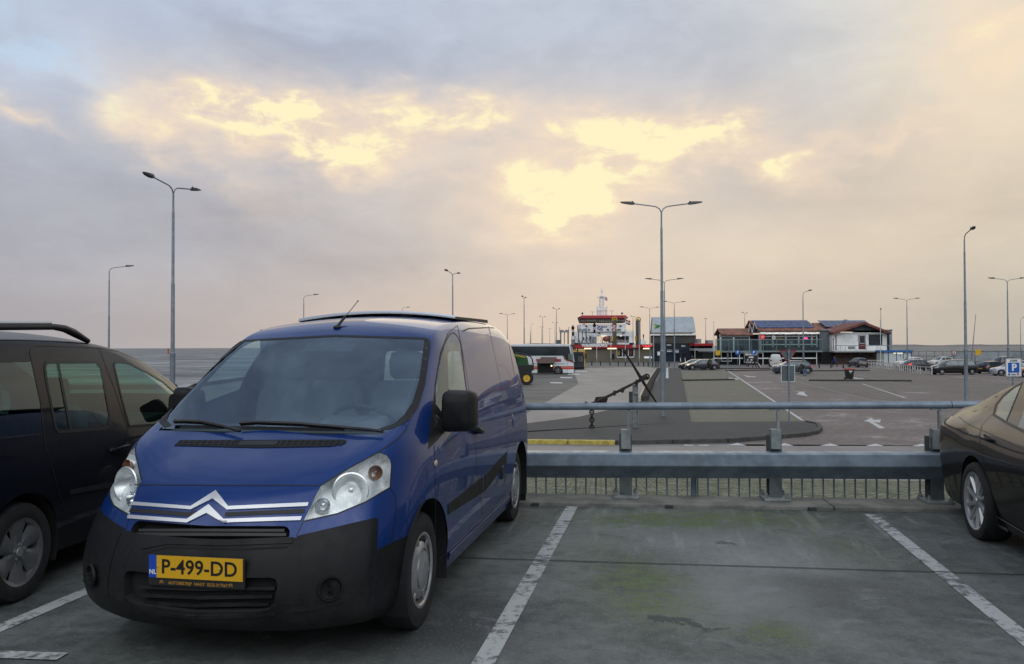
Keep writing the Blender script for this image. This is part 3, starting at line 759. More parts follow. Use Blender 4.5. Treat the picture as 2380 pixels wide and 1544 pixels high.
class Skin:
    """a finished outer skin that details are laid on"""
    def __init__(s, bm, fr): s.bm = bm; s.fr = fr; s.t = tree_of(bm)
    def hit(s, u, v):
        d = s.fr.dirv(ray(u, v)); loc, nor, i, dist = s.t.ray_cast(s.fr.org, d.normalized())
        return (loc, nor) if loc is not None else None
    def near(s, p):
        loc, nor, i, dist = s.t.find_nearest(Vector(p)); return loc, nor
    def strip(s, mb, px, wd, off=0.002, step=6.0, closed=False, flipy=False):
        """ribbon along a line drawn on the skin"""
        P = []
        if closed: px = list(px) + [px[0]]
        for (a, b_) in zip(px, px[1:]):
            k = max(1, int(math.hypot(b_[0] - a[0], b_[1] - a[1]) / step))
            for i in range(k): P.append((a[0] + (b_[0] - a[0]) * i / k, a[1] + (b_[1] - a[1]) * i / k))
        P.append(px[-1])
        H = [h for h in (s.hit(*p) for p in P) if h]
        s.ribbon(mb, H, wd, off, flipy)
    def ribbon(s, mb, H, wd, off, flipy=False):
        if len(H) < 2: return
        L, Rr = [], []
        for i, (p, n) in enumerate(H):
            t = (H[min(i + 1, len(H) - 1)][0] - H[max(i - 1, 0)][0])
            if t.length < 1e-9: continue
            sd = n.cross(t).normalized() * (wd / 2); q = p + n * off
            a, b_ = q - sd, q + sd
            if flipy: a, b_ = Vector((a.x, -a.y, a.z)), Vector((b_.x, -b_.y, b_.z))
            L.append(a); Rr.append(b_)
        o = len(mb.v); mb.v += [tuple(p) for p in L + Rr]; n = len(L)
        for i in range(n - 1): mb.face((o + i, o + i + 1, o + n + i + 1, o + n + i))
    def patch(s, outlines, off, thick=0.0, ok=None):
        """raised piece(s) shaped by convex outlines"""
        res = bmesh.new()
        for px in outlines:
            c = s.bm.copy(); f = cut(c, [s.fr.px(*p) for p in px], org=s.fr.org, ok=ok)
            if f:
                nb = take(c, f, False); push(nb, off); me = bpy.data.meshes.new('t'); nb.to_mesh(me); res.from_mesh(me); bpy.data.meshes.remove(me); nb.free()
            c.free()
        if thick:
            bmesh.ops.remove_doubles(res, verts=res.verts, dist=2e-4)
            bmesh.ops.solidify(res, geom=res.faces, thickness=thick)
        res.normal_update(); return res
def rounded(pts, r, n=4):
    """outline with rounded corners"""
    out = []; k = len(pts)
    for i in range(k):
        p = Vector(pts[i]); a = (Vector(pts[i - 1]) - p); b_ = (Vector(pts[(i + 1) % k]) - p)
        q = min(r, a.length * 0.45, b_.length * 0.45); s0, s1 = p + a.normalized() * q, p + b_.normalized() * q
        for j in range(n + 1):
            t = j / n; out.append(tuple((1 - t) ** 2 * s0 + 2 * t * (1 - t) * p + t * t * s1))
    return out
def circle(c, r, n=28): return [(c[0] + r * math.cos(2 * math.pi * i / n), c[1] + r * math.sin(2 * math.pi * i / n)) for i in range(n)]
def arch(bm, x, z, r, ymin=0.5):
    f = cut(bm, [Vector((p[0], 0, p[1])) for p in circle((x, z), r, 36)], along=Vector((0, -1, 0)), ok=lambda c: c.y > ymin and abs(c.x - x) < r + 0.3 and c.z < z + r + 0.3)
    bmesh.ops.delete(bm, geom=f, context='FACES')
def liner(mb, x, z, r, y0, y1):
    n = 26; a = [(x + r * math.cos(math.pi * (1.12 - 1.24 * i / n)), z + r * math.sin(math.pi * (1.12 - 1.24 * i / n))) for i in range(n + 1)]
    o = len(mb.v); mb.v += [(p[0], y0, p[1]) for p in a] + [(p[0], y1, p[1]) for p in a]
    for i in range(n): mb.face((o + i, o + i + 1, o + n + 1 + i + 1, o + n + 1 + i))
    mb.face([o + n + 1 + i for i in range(n + 1)])
# ------------------------------------------------------------------ wheels: axle along y, outer side +y
def tyre_mb(r, wd, rim):
    h = wd / 2
    return MB().lathe([(rim, -h * .86), (rim + .02, -h * .97), (rim + (r - rim) * .55, -h), (r - .016, -h * .93), (r - .003, -h * .72), (r, -h * .3), (r, h * .3), (r - .003, h * .72), (r - .016, h * .93), (rim + (r - rim) * .55, h), (rim + .02, h * .97), (rim, h * .86)], axis='y', n=48)
def wheel(parent, pos, side, r, wd, rim, style, m_rim=None):
    m_rim = m_rim or M['silver']; h = wd / 2
    w_ = thing_part('wheel', parent, pos, 0 if side > 0 else math.pi)
    mb = MB().use(m_rim)
    if style == 'steel':
        dk = mat('rusty steel wheel', (0.035, 0.035, 0.036), 0.55, 0.3, 0.5, 30.0, var2=(0.16, 0.13, 0.11))
        mb.use(dk); mb.lathe([(rim, -h * .86), (rim - .012, -h * .8), (rim - .02, h * .2), (rim - .03, h * .55), (rim - .012, h * .80), (rim + .008, h * .90), (rim + .004, h * .84)], axis='y', n=48)
        mb.lathe([(rim - .025, h * .1), (rim * .8, h * .32), (rim * .62, h * .62), (rim * .4, h * .60), (0.001, h * .60)], axis='y', n=40)
        mb.use(m_rim); mb.lathe([(rim + .010, h * .90), (rim + .012, h * .96), (rim - .002, h * .95), (rim - .010, h * .86)], axis='y', n=48)
        o = mb.build('rim', w_, None, 40)
        cap = MB(); cr_ = rim * .80
        cap.lathe([(cr_, h * .62), (cr_, h * .80), (cr_ - .012, h * .90), (rim * .60, h * .98), (rim * .58, h * .90), (rim * .54, h * .90), (rim * .53, h * 1.03), (rim * .3, h * 1.10), (0.001, h * 1.12)], axis='y', n=40)
        for k in range(6):
            a = 2 * math.pi * k / 6 + .3; q = (cr_ + rim) / 2 - .004
            cap.box((q * math.sin(a), h * .84, q * math.cos(a)), (.020, .010, rim * .24), 0, 0, a)
        cap.build('hubcap', w_, M['silver'], 35)
        e = MB(); y = h * 1.115
        for dz in (-.012, .014):
            e.add([(-.045, y, dz - .02), (0, y, dz + .018), (0, y, dz + .036), (-.045, y, dz - .004), (.045, y, dz - .02), (.045, y, dz - .004)], [(0, 1, 2, 3), (1, 4, 5, 2)])
        e.build('emblem', w_, mat('embossed silver', (0.30, 0.31, 0.32), 0.4, 0.5), 0, solid=.004)
    else:
        n, fat = style
        mb.lathe([(rim, -h * .86), (rim - .012, -h * .8), (rim - .018, h * .5), (rim - .012, h * .82), (rim + .012, h * .95), (rim + .004, h * .84)], axis='y', n=48)
        mb.lathe([(rim * .34, h * .2), (rim * .32, h * .70), (rim * .20, h * .80), (0.001, h * .80)], axis='y', n=32)
        for k in range(n):
            a = 2 * math.pi * (k + .5) / n; ca, sa = math.cos(a), math.sin(a); tx, tz = -sa, ca
            r0, r1 = rim * .24, rim - .010; w0, w1 = fat * rim * .75, fat * rim * (1.0 if n > 7 else 1.55)
            P = []
            for rr, ww, yy in ((r0, w0, h * .74), ((r0 + r1) / 2, (w0 + w1) * .42, h * .80), (r1, w1, h * .86)):
                P.append([(ca * rr + tx * ww, yy - .022, sa * rr + tz * ww), (ca * rr + tx * ww * .55, yy, sa * rr + tz * ww * .55), (ca * rr - tx * ww * .55, yy, sa * rr - tz * ww * .55), (ca * rr - tx * ww, yy - .022, sa * rr - tz * ww)])
            mb.rings(P)
        mb.use(M['void']); mb.lathe([(rim - .02, h * .05), (0.001, h * .05)], axis='y', n=32)
        mb.build('rim', w_, None, 35)
        cp = MB(); cp.lathe([(rim * .15, h * .80), (rim * .14, h * .88), (0.001, h * .90)], axis='y', n=24); cp.build('hubcap', w_, M['silver'], 40)
        for k in range(5):
            bn = MB(); a = 2 * math.pi * k / 5; bn.cyl((rim * .24 * math.sin(a), h * .78, rim * .24 * math.cos(a)), (rim * .24 * math.sin(a), h * .83, rim * .24 * math.cos(a)), .011, n=6); bn.build('lug_nut', w_, M['galv_dark'], 30)
    tyre_mb(r, wd, rim).build('tyre', w_, M['rubber'], 30)
    return w_
def thing_part(name, parent, loc, rz=0.0):
    o = bpy.data.objects.new(name, None); COL.objects.link(o); o.parent = parent; o.location = loc; o.rotation_euler = (0, 0, rz); o.empty_display_size = .1
    return o

# ================================================================== THE BLUE VAN
def paint(name, col, metal=0.25, rough=0.32, coat=1.0, spec=0.25):
    m = mat(name, col, 0.45, metal, 0.06, 1.5, coat=coat, spec=spec)
    return m
blue = paint('blue van paint', (0.0020, 0.030, 0.165), 0.35, 0.38, 0.75, 0.2)
bump_m = mat('faded black bumper plastic', (0.0055, 0.006, 0.0075), 0.55, 0, 0.25, 3.0, bump=0.12, bscale=220, rvar=0.10, spec=0.28)
seal_m = mat('black rubber seal', (0.008, 0.008, 0.009), 0.55)
gl_m = glass('windscreen glass', (0.66, 0.80, 0.84), 1.75, 0.10)
sg_m = glass('side window glass', (0.70, 0.78, 0.74), 1.75, 0.03)
lens_m = glass('clear lamp lens', (0.93, 0.95, 0.95), 1.5, 0.0)
def grime(m, top, col=(0.10, 0.095, 0.085), k=.5):
    t = NT.__new__(NT); t.t = m.node_tree; t.n = t.t.nodes; t.l = t.t.links
    b = [n for n in t.n if n.type == 'BSDF_PRINCIPLED'][0]; old = b.inputs['Base Color']; src = old.links[0].from_socket if old.is_linked else tuple(old.default_value)
    tc = t.new('ShaderNodeTexCoord'); z = t.xyz(tc.outputs['Object'])[2]; n = t.noise(tc.outputs['Object'], 5.0, 7, .7); n2 = t.noise(t.vmul(tc.outputs['Object'], (4, 4, 40)), 6, 4, .7)
    f = t.mul(t.mul(t.ramp(z, .2, top, 1, 0), t.ramp(t.add(t.mul(n, .6), t.mul(n2, .4)), .38, .62)), k)
    t.put(b.inputs['Base Color'], t.mix(f, src, col)); c = b.inputs['Coat Weight'].default_value
    t.put(b.inputs['Coat Weight'], t.m('MULTIPLY', t.sub(1.0, t.mul(f, .9)), c))
grime(blue, .75, k=.30); grime(bump_m, .62, (0.045, 0.045, 0.042), .5)
VF = Frame(-1.38096, 4.99439, 0.182644)
van = thing('blue_van', 'blue delivery van with yellow plate P-499-DD parked nose out before the barrier', 'van', (-1.38096, 4.99439, 0), VF.rz)
def col_(C, E, S, p=(2.4, 2.0), front=True): return dict(C=C, E=E, S=S, p=p, front=front)
vcols = [
    col_((0.80, 0.20), (0.56, 0.74, 0.20), (0.54, 0.20), (3.2, 2)), col_((0.885, 0.25), (0.64, 0.775, 0.25), (0.47, 0.20), (3.2, 2)),
    col_((0.915, 0.33), (0.665, 0.790, 0.33), (0.41, 0.20), (3.2, 2)), col_((0.912, 0.43), (0.675, 0.800, 0.43), (0.34, 0.20), (3.2, 2)),
    col_((0.878, 0.58), (0.645, 0.795, 0.58), (0.26, 0.20), (3.2, 2)), col_((0.815, 0.70), (0.575, 0.785, 0.70), (0.18, 0.20), (3.0, 2)),
    col_((0.75, 0.81), (0.495, 0.770, 0.82), (0.10, 0.20), (2.9, 2)), col_((0.665, 0.888), (0.425, 0.760, 0.915), (0.02, 0.20), (2.8, 2)),
    col_((0.50, 0.965), (0.365, 0.755, 0.995), (-0.06, 0.20), (2.6, 2)), col_((0.335, 1.028), (0.255, 0.772, 1.062), (-0.16, 0.20), (2.4, 2.4)),
    col_((0.21, 1.078), (0.135, 0.780, 1.112), (-0.27, 0.20), (2.2, 3)), col_((0.085, 1.125), (0.040, 0.782, 1.150), (-0.38, 0.20), (2.0, 2.5)),
    col_((-0.22, 1.318), (-0.215, 0.765, 1.285), (-0.62, 0.20), (2.0, 2)), col_((-0.52, 1.502), (-0.505, 0.738, 1.472), (-0.86, 0.20)),
    col_((-0.80, 1.668), (-0.80, 0.705, 1.648), (-1.10, 0.20)), col_((-0.93, 1.738), (-0.96, 0.685, 1.712), (-1.26, 0.20)),
    col_((-1.12, 1.795), (-1.20, 0.665, 1.758), (-1.46, 0.20), (2, 2)), col_((-1.55, 1.842), (-1.60, 0.655, 1.793), (-1.80, 0.20), (2, 2.2), False),
    col_((-2.15, 1.868), (-2.15, 0.65, 1.815), (-2.25, 0.20), (2, 2.2), False), col_((-2.85, 1.868), (-2.80, 0.65, 1.812), (-2.75, 0.20), (2, 2.2), False),
    col_((-3.35, 1.852), (-3.28, 0.648, 1.795), (-3.15, 0.20), (2, 2.2), False), col_((-3.57, 1.80), (-3.49, 0.66, 1.745), (-3.34, 0.20), (2, 2.2), False),
    col_((-3.63, 1.70), (-3.55, 0.70, 1.62), (-3.45, 0.20), (2.5, 2), False), col_((-3.68, 1.3), (-3.60, 0.80, 1.3), (-3.52, 0.20), (4, 2), False),
    col_((-3.72, 0.9), (-3.63, 0.845, 0.9), (-3.56, 0.20), (4, 2), False), col_((-3.74, 0.5), (-3.64, 0.85, 0.5), (-3.59, 0.20), (4, 2), False),
    col_((-3.70, 0.22), (-3.62, 0.84, 0.22), (-3.61, 0.20), (4, 2), False)]
for k_, r_ in ((5, .006), (6, .014), (7, .020), (8, .024), (9, .024), (10, .018), (11, .004)): vcols[k_]['ridge'] = r_
vz = [(0.20, .885), (0.27, .915), (0.36, .925), (0.5, .932), (0.7, .935), (0.9, .93), (1.02, .924), (1.10, .908), (1.16, .892), (1.3, .872), (1.45, .842), (1.58, .808), (1.68, .772), (1.735, .738), (1.775, .69), (1.815, .65)]
vskin = half_body(vcols, vz, 0.26, ([0.2, 0.9, 1.3, 1.62, 1.8], [-3.62, -3.63, -3.60, -3.55, -3.48], 0.07, 0.10))
full = Skin(vskin, VF)
hb = half_of(vskin)
P_ = lambda lst: [VF.px(*p) for p in lst]
def vcut(lst, ok=None): return cut(hb, P_(lst), org=VF.org, ok=ok)
for x in (0.0, -3.0): arch(hb, x, 0.325, 0.405)
bmesh.ops.delete(hb, geom=[f for f in hb.faces if f.calc_center_median().z < 0.19], context='FACES')
# openings and separate panels, drawn on the near half and mirrored
ws = take(hb, vcut([(500, 779), (778, 780.5), (985, 786.5), (996, 789), (999, 794), (986.4, 891), (970.5, 944), (952, 974), (928, 993), (888, 1005), (760, 1003), (500, 998)], ok=lambda c: c.x > -1.0))
cowl = take(hb, vcut([(500, 994), (900, 1000), (893, 1008), (847, 1022), (760, 1013), (640, 1011), (500, 1012)], ok=lambda c: c.x > -0.3))
sw = take(hb, vcut([(1037, 797), (1046, 783), (1053, 779), (1061, 789), (1066, 806), (1074, 850), (1083, 908), (1080, 912), (1023, 958), (1017, 955), (1013, 943), (1014, 900), (1020, 862), (1028, 824)], ok=lambda c: c.y > .5 and c.x > -1.4))
tri = take(hb, vcut([(1011, 898), (1016, 957), (1019, 1022), (994, 1046), (998, 1000), (1005, 940)], ok=lambda c: c.y > .5))
join(tri, take(hb, vcut([(1015, 956), (1036, 964), (1046, 984), (1041, 997), (1018, 1022)], ok=lambda c: c.y > .5)), False)
hl = take(hb, vcut([(704.7, 1212.2), (744.8, 1129.2), (812, 1088), (880.8, 1051.3), (898, 1057), (907, 1067), (910, 1080), (906.6, 1133), (850, 1167), (785, 1194)], ok=lambda c: c.x > 0))
gr = take(hb, vcut([(300, 1222), (660, 1223), (668, 1226), (673, 1233), (673, 1246), (665, 1254), (300, 1253)], ok=lambda c: c.x > 0.3))
lgr = take(hb, vcut([(300, 1346), (628, 1343), (641, 1347), (645, 1360), (636, 1405), (624, 1417), (600, 1422), (300, 1425)], ok=lambda c: c.x > 0.3))
bmp = bmesh.new()
for lst in ([(300, 1251), (690, 1249.5), (690, 1700), (300, 1700)], [(689.5, 1246), (868, 1204.5), (877, 1204), (882, 1209), (876.5, 1277), (860, 1700), (689.5, 1700)], [(876.5, 1277), (1010, 1216), (1010, 1700), (845, 1700)]):
    f = vcut(lst, ok=lambda c: c.x > 0.02)
    if f: join(bmp, take(hb, f), False)
# hood: everything between the shut lines
hd = take(hb, vcut([(500, 1128.5), (744.8, 1129.2), (812, 1088), (880.8, 1051.3), (925, 1020), (946, 995), (938, 986), (893, 1008), (847, 1022), (760, 1013), (500, 1012)], ok=lambda c: c.x > -0.2))
rwin = take(hb, cut(hb, [Vector((-5, p[0], p[1])) for p in rounded([(.06, 1.12), (.64, 1.12), (.58, 1.56), (.06, 1.56)], .05)], along=Vector((1, 0, 0)), ok=lambda c: c.x < -3.3))
for s in (1, -1): put(rwin.copy() if s > 0 else mirrored(rwin), 'rear_window', van, sg_m, 60)
for a, b_ in ((ws, 'windscreen'), (cowl, 'cowl')): join(a, mirrored(a))
put(ws, 'windscreen', van, gl_m, 60)
put(push(cowl, -.012), 'cowl', van, M['black'], 40)
fd = take(hb, vcut([(1009, 1035), (1017, 990), (1024, 740), (1063, 756), (1072, 800), (1086, 880), (1098, 955), (1101, 1010), (1112, 1110), (1124, 1216), (1020, 1302), (1013, 1292), (1012, 1200)], ok=lambda c: c.y > .45 and c.x < -.02 and c.x > -1.6))
for s in (1, -1):
    f_ = (lambda q: q.copy()) if s > 0 else mirrored
    dr = put(f_(fd), 'front_door', van, blue, 40)
    put(f_(sw), 'door_window', dr, sg_m, 60)
    put(f_(tri), 'mirror_panel', dr, M['black'], 40)
    # headlamp: clear cover over a tub with bowls
    h_ = f_(hl); cover = put(h_.copy(), 'headlight', van, lens_m, 60)
    tub = put(pocket(push(h_.copy(), -.004), .055), 'lamp_tub', cover, mat('lamp housing', (0.74, 0.76, 0.76), 0.35, 0.45, 0.2, 14), 30)
    def bowl(u, v, r, dep, m, nm, out=-.030):
        h = full.hit(u, v)
        if not h: return
        p, n = h; q = Vector((p.x, p.y, p.z)) - n * 0.0
        ax_ = Vector((0.93, 0.30, 0.10)).normalized(); mb = MB()
        rs = []
        e1 = ax_.cross(Vector((0, 0, 1))).normalized(); e2 = e1.cross(ax_)
        for rr, dd in ((r * 1.08, 0.004), (r, 0.008), (r * .93, -.004), (r * .72, -dep * .6), (r * .42, -dep), (r * .16, -dep * 1.05), (r * .15, -dep * .5), (.001, -dep * .45)):
            rs.append([q - n * .030 + ax_ * dd + e1 * (rr * math.cos(2 * math.pi * k / 28)) + e2 * (rr * math.sin(2 * math.pi * k / 28)) for k in range(28)])
        if s < 0: rs = [[Vector((p_.x, -p_.y, p_.z)) for p_ in r_] for r_ in rs]
        mb.rings(rs, False); mb.build(nm, cover, m, 40)
    bowl(817, 1134, .088, .055, mat('lamp reflector', (0.78, 0.80, 0.80), 0.22, 0.7), 'main_reflector')
    bowl(750, 1169, .036, .03, M['chrome'], 'side_lamp')
    bowl(878, 1093, .036, .03, mat('orange indicator', (0.34, 0.17, 0.10), 0.25, 0.4), 'indicator')
    # dark seam round the lamp
for b_ in (gr, lgr, bmp, hd): join(b_, mirrored(b_))
put(pocket(lgr, .05), 'lower_grille', van, M['void'], 30)
put(pocket(gr, .06), 'upper_grille', van, M['void'], 30)
put(bmp, 'front_bumper', van, bump_m, 45)
put(hd, 'bonnet', van, blue, 45)
body = hb.copy(); join(body, mirrored(hb))
bodyo = put(body, 'body', van, blue, 40)
# slats in the upper grille
mb = MB(); full.strip(mb, [(318, 1230.5), (660, 1231)], .014, -.012); full.strip(mb, [(312, 1240), (664, 1241)], .016, -.012); mb.build('grille_slat', van, M['black'], 0, solid=.012)
# shut lines, seals and the edge of the pressed panel
ln = MB()
def vline(px, wd=.0065, both=True, off=.0015):
    full.strip(ln, px, wd, off)
    if both: full.strip(ln, px, wd, off, flipy=True)
vline([(313, 1127), (520, 1128.5), (744, 1129)], .007, False)
vline([(745, 1129), (812, 1088), (880.8, 1051.3), (925, 1020), (944, 998), (946, 991), (938, 986)], .007)
vline([(704.7, 1212.2), (785, 1194), (850, 1167), (906.6, 1133), (910, 1080)], .007)
vline([(704, 1214), (689, 1246)], .005)
vline([(907, 1135), (918, 1150), (921, 1185), (914, 1238), (909, 1262)], .005)
vline([(1009, 1035), (1012, 1120), (1012, 1200), (1013, 1290)], .006)
vline([(1016, 990), (1010, 940), (1012, 890), (1024, 820), (1041, 775), (1063, 757)], .006)
vline([(1063, 757), (1072, 800), (1086, 880), (1098, 955), (1101, 1010), (1112, 1110), (1124, 1214)], .006)
vline([(1020, 1300), (1070, 1262), (1124, 1214), (1176, 1140)], .005)
vline([(1127, 740), (1137, 765), (1152, 835), (1167, 905), (1178, 975), (1180, 1040), (1172, 1120)], .006)
vline([(1075, 770), (1090, 764), (1130, 762), (1172, 763), (1178, 772), (1189, 835), (1199, 888)], .012)  # dark line drawn along the pressed side panel's edge
vline([(1092, 948), (1084, 905), (1077, 850), (1071, 800), (1064, 783), (1054, 773)], .016)
vline([(1054, 773), (1044, 779), (1034, 798), (1025, 824), (1017, 862), (1011, 900)], .010)
vline([(1022, 962), (1055, 936), (1090, 908)], .012)
ln.build('shut_and_pressing_line', van, seal_m, 0)
# frit band round the windscreen
fb = MB()
for px, wd in (([(558, 793), (778, 781), (985, 787), (994, 790)], .030), ([(992, 792), (993, 800), (981, 891), (965, 942), (946, 970), (922, 988), (885, 1000)], .045), ([(887, 1001), (760, 999), (420, 992)], .035)):
    full.strip(fb, px, wd, .0015)
full.strip(fb, [(992, 792), (993, 800), (981, 891), (965, 942), (946, 970), (922, 988), (885, 1000)], .045, .0015, flipy=True)
h_ = full.hit(778, 790)
fb.box((-.80, 0, 1.60), (.05, .16, .07), 0, 0, .52); fb.box((-.74, 0, 1.600), (.11, .36, .008), 0, 0, .52)
fb.build('windscreen_band', van, seal_m, 0)
# pressed feature line under the rear side panels, sill step, rub strips
rub = full.patch([[(1041, 1173), (1122, 1108), (1124, 1143), (1041, 1196)], [(1126, 1105), (1177, 1051), (1177.5, 1075), (1127, 1141)]], .004, .016, ok=lambda c: c.y > .7)
for s in (1, -1): put(rub.copy() if s > 0 else mirrored(rub), 'rub_strip', van, bump_m, 40)
for fl in (False, True):
    cr = MB(); H = []
    for x in np.linspace(-1.12, -3.42, 40):
        p, n = full.near((x, .93, 1.045 + .01 * (x + 1.1))); H.append((p, n))
    full.ribbon(cr, H, .030, .004, fl)
    H2 = [full.near((x, .93, .285)) for x in np.linspace(-.46, -2.54, 30)]
    cr.build('pressed_line', van, blue, 0, solid=.008); cr = MB()
    full.ribbon(cr, H2, .045, .012, fl); cr.build('sill_step', van, blue, 0, solid=.008)
# side lamp, door handles, filler and slide-door socket
for s in (1, -1):
    h = full.hit(1013, 1077); q = Vector((h[0].x, h[0].y * s, h[0].z)); mb = MB(); mb.ball(q, .020, 12, 8, (1.5, .5, 1)); mb.build('side_repeater', van, mat('clear orange lens', (0.55, 0.42, 0.30), 0.15), 60)
    h = full.hit(1104, 1001); q = Vector((h[0].x, (h[0].y + .02) * s, h[0].z)); mb = MB(); mb.tube([q + Vector((-.11, -.03 * s, -.012)), q + Vector((-.08, .012 * s, -.012)), q + Vector((.08, .012 * s, .02)), q + Vector((.11, -.03 * s, .025))], .021, 8); mb.build('door_handle', van, M['black'], 50)
    mb = MB(); q = Vector((h[0].x - .02, h[0].y * s, h[0].z - .055)); mb.ball(q, .045, 14, 8, (1, .12, .8)); mb.build('handle_recess', van, blue, 60)
    h = full.hit(1166, 1098); q = Vector((h[0].x, h[0].y * s, h[0].z)); mb = MB(); mb.box(q, (.085, .03, .105)); mb.build('jack_cover', van, M['black'], 30, bevel=.006)
mb = MB(); h = full.hit(1193, 985); mb.ball(h[0] - h[1] * .022, .10, 20, 10, (.75, .3, 1.0)); mb.build('fuel_flap', van, blue, 60)
# emblem bars and chevrons
c3 = lambda x, y: (170 + .2862 * x, 1020 + .2862 * y)
e1 = [[c3(478, 514), c3(962, 551), c3(960, 578), c3(474, 542)], [c3(958, 552), c3(1161, 424), c3(1136, 490), c3(958, 579)], [c3(1161, 424), c3(1263, 552), c3(1252, 580), c3(1136, 490)], [c3(1261, 551), (717.6, 1169.3), (714.7, 1177.6), c3(1251, 580)]]
e2 = [[c3(452, 620), c3(928, 655), c3(928, 684), c3(447, 650)], [c3(926, 656), c3(1105, 536), c3(1086, 606), c3(926, 685)], [c3(1105, 536), c3(1226, 654), c3(1220, 684), c3(1086, 606)], [c3(1224, 654), (701.8, 1201.3), (698.4, 1210.3), c3(1219, 684)]]
emb = full.patch(e1 + e2, .008, .016, ok=lambda c: c.x > .3)
put(emb, 'emblem', van, mat('brushed silver emblem', (0.62, 0.63, 0.65), 0.30, 0.55), 30)
mb = MB(); full.strip(mb, [c3(462, 580), c3(930, 615), c3(1000, 600)], .022, .003); full.strip(mb, [c3(1235, 615), (708, 1188)], .022, .003); mb.build('emblem_groove', van, seal_m, 0)
# bonnet air inlet
vent = full.patch([[(404, 1037), (419, 1024), (800, 1023), (806, 1027), (800, 1033), (765, 1039), (600, 1042)]], .003, 0, ok=lambda c: c.x > -.1)
put(vent, 'bonnet_vent', van, M['void'], 30)
mb = MB()
for k in range(27):
    u = 425 + k * 14.2
    if 545 < u < 650: continue
    full.strip(mb, [(u - 3, 1037.5), (u + 3, 1024.5)], .006, .005)
for v0 in (1028, 1033): full.strip(mb, [(418, v0 + 1), (795, v0 - 1)], .004, .006)
full.strip(mb, [(556, 1032), (645, 1031)], .05, .006)
mb.build('vent_grid', van, M['black'], 0, solid=.004)
# number plate in its holder with the dealer line
PX = Vector((0.900, 0, 0.521)); tilt = R(4)
ho = MB(); ho.box((0.893, 0, .506), (.016, .515, .152)); hold = ho.build('plate_holder', van, M['black'], 0, bevel=.006)
pl = MB(); pl.use(mat('number plate yellow', (0.66, 0.37, 0.012), 0.38)); pl.box((0.903, .021, .527), (.006, .456, .108)); pl.use(mat('plate blue', (0.012, 0.06, 0.40), 0.4)); pl.box((0.9025, -.228, .527), (.006, .043, .108))
plate = pl.build('number_plate', van, None, 0)
text('registration', 'P-499-DD', .098, M['void'], (0.9068, .020, .526), (0, 1, 0), (0, 0, 1), plate, .0015, 1.02, .0008, .98)
text('country_letters', 'NL', .030, M['white'], (0.9062, -.228, .50), (0, 1, 0), (0, 0, 1), plate, .0006, 1.0, .0006)
text('dealer_line', 'AUTOBEDRIJF  NAGY  0222-317567', .0205, mat('dealer line gold', (0.40, 0.20, 0.03), 0.5), (0.9022, .012, .449), (0, 1, 0), (0, 0, 1), hold, .0003, 1.0, .0006)
mb = MB()
for y0 in (-.182, .185):
    for dz in (0, .008): mb.add([(.9025, y0 - .011, .443 + dz), (.9025, y0, .450 + dz), (.9025, y0 + .011, .443 + dz), (.9025, y0 + .011, .447 + dz), (.9025, y0, .454 + dz), (.9025, y0 - .011, .447 + dz)], [(0, 1, 4, 5), (1, 2, 3, 4)])
mb.build('dealer_mark', hold, MATS['dealer line gold'], 0)
mb = MB()
for y0 in (-.200, .130): mb.ball((.906, y0, .529), .006, 8, 6)
mb.build('plate_screw', plate, M['yellow'], 60)
# bumper relief: step and black edge lines, grille slats, fog lamp bowls
mb = MB(); full.strip(mb, [(330, 1286), (390, 1272), (560, 1277), (668, 1272)], .008, .003)
sl_ = MB()
for a in ([(318, 1366), (450, 1371), (636, 1369)], [(322, 1387), (450, 1392), (630, 1389)], [(328, 1407), (450, 1412), (622, 1408)]): full.strip(sl_, a, .016, -.018)
sl_.build('lower_grille_slat', van, bump_m, 0, solid=.016)
full.strip(mb, [(310, 1270), (285, 1320), (290, 1400)], .005, .002); full.strip(mb, [(876, 1280), (862, 1330), (838, 1382)], .007, .002); full.strip(mb, [(300, 1254), (288, 1275), (283, 1300)], .007, .002)
mb.build('bumper_line', van, M['void'], 0, solid=.006)  # thin black strips drawn along the bumper's step edges
lip = MB(); full.strip(lip, [(365, 1424), (450, 1434), (560, 1432), (640, 1425)], .022, .006); full.strip(lip, [(668, 1420), (735, 1412), (800, 1393)], .020, .006); full.strip(lip, [(330, 1270), (392, 1258), (520, 1262), (680, 1256)], .030, .006)
lip.build('bumper_moulding', van, bump_m, 0, solid=.010)
for s in (1, -1):
    h = full.hit(766, 1366); p = h[0]; ax_ = Vector((.8, .6, 0)); mb = MB(); e1_ = ax_.cross(Vector((0, 0, 1))).normalized(); e2_ = Vector((0, 0, 1)); rs = []
    for rr, dd in ((.062, 0.0), (.060, .010), (.054, .010), (.050, -.006), (.040, -.012), (.001, -.012)): rs.append([Vector((q.x, q.y * s, q.z)) for q in (p + ax_ * (dd + .014) + e1_ * rr * math.cos(2 * math.pi * k / 26) + e2_ * rr * math.sin(2 * math.pi * k / 26) for k in range(26))])
    mb.rings(rs, False)
    for dz in (-.02, .012): mb.box(Vector((p.x + .014, (p.y + .012) * s, p.z + dz)), (.012, .07, .009), -.64 * s)
    mb.build('fog_lamp_blank', van, bump_m, 40)
pad = full.patch([[(700, 1258), (868, 1213), (877, 1217), (872, 1278), (850, 1345), (815, 1392), (740, 1412), (697, 1416)]], .003, .012, ok=lambda c: c.x > 0)
for s in (1, -1): put(pad.copy() if s > 0 else mirrored(pad), 'bumper_corner', van, bump_m, 30)
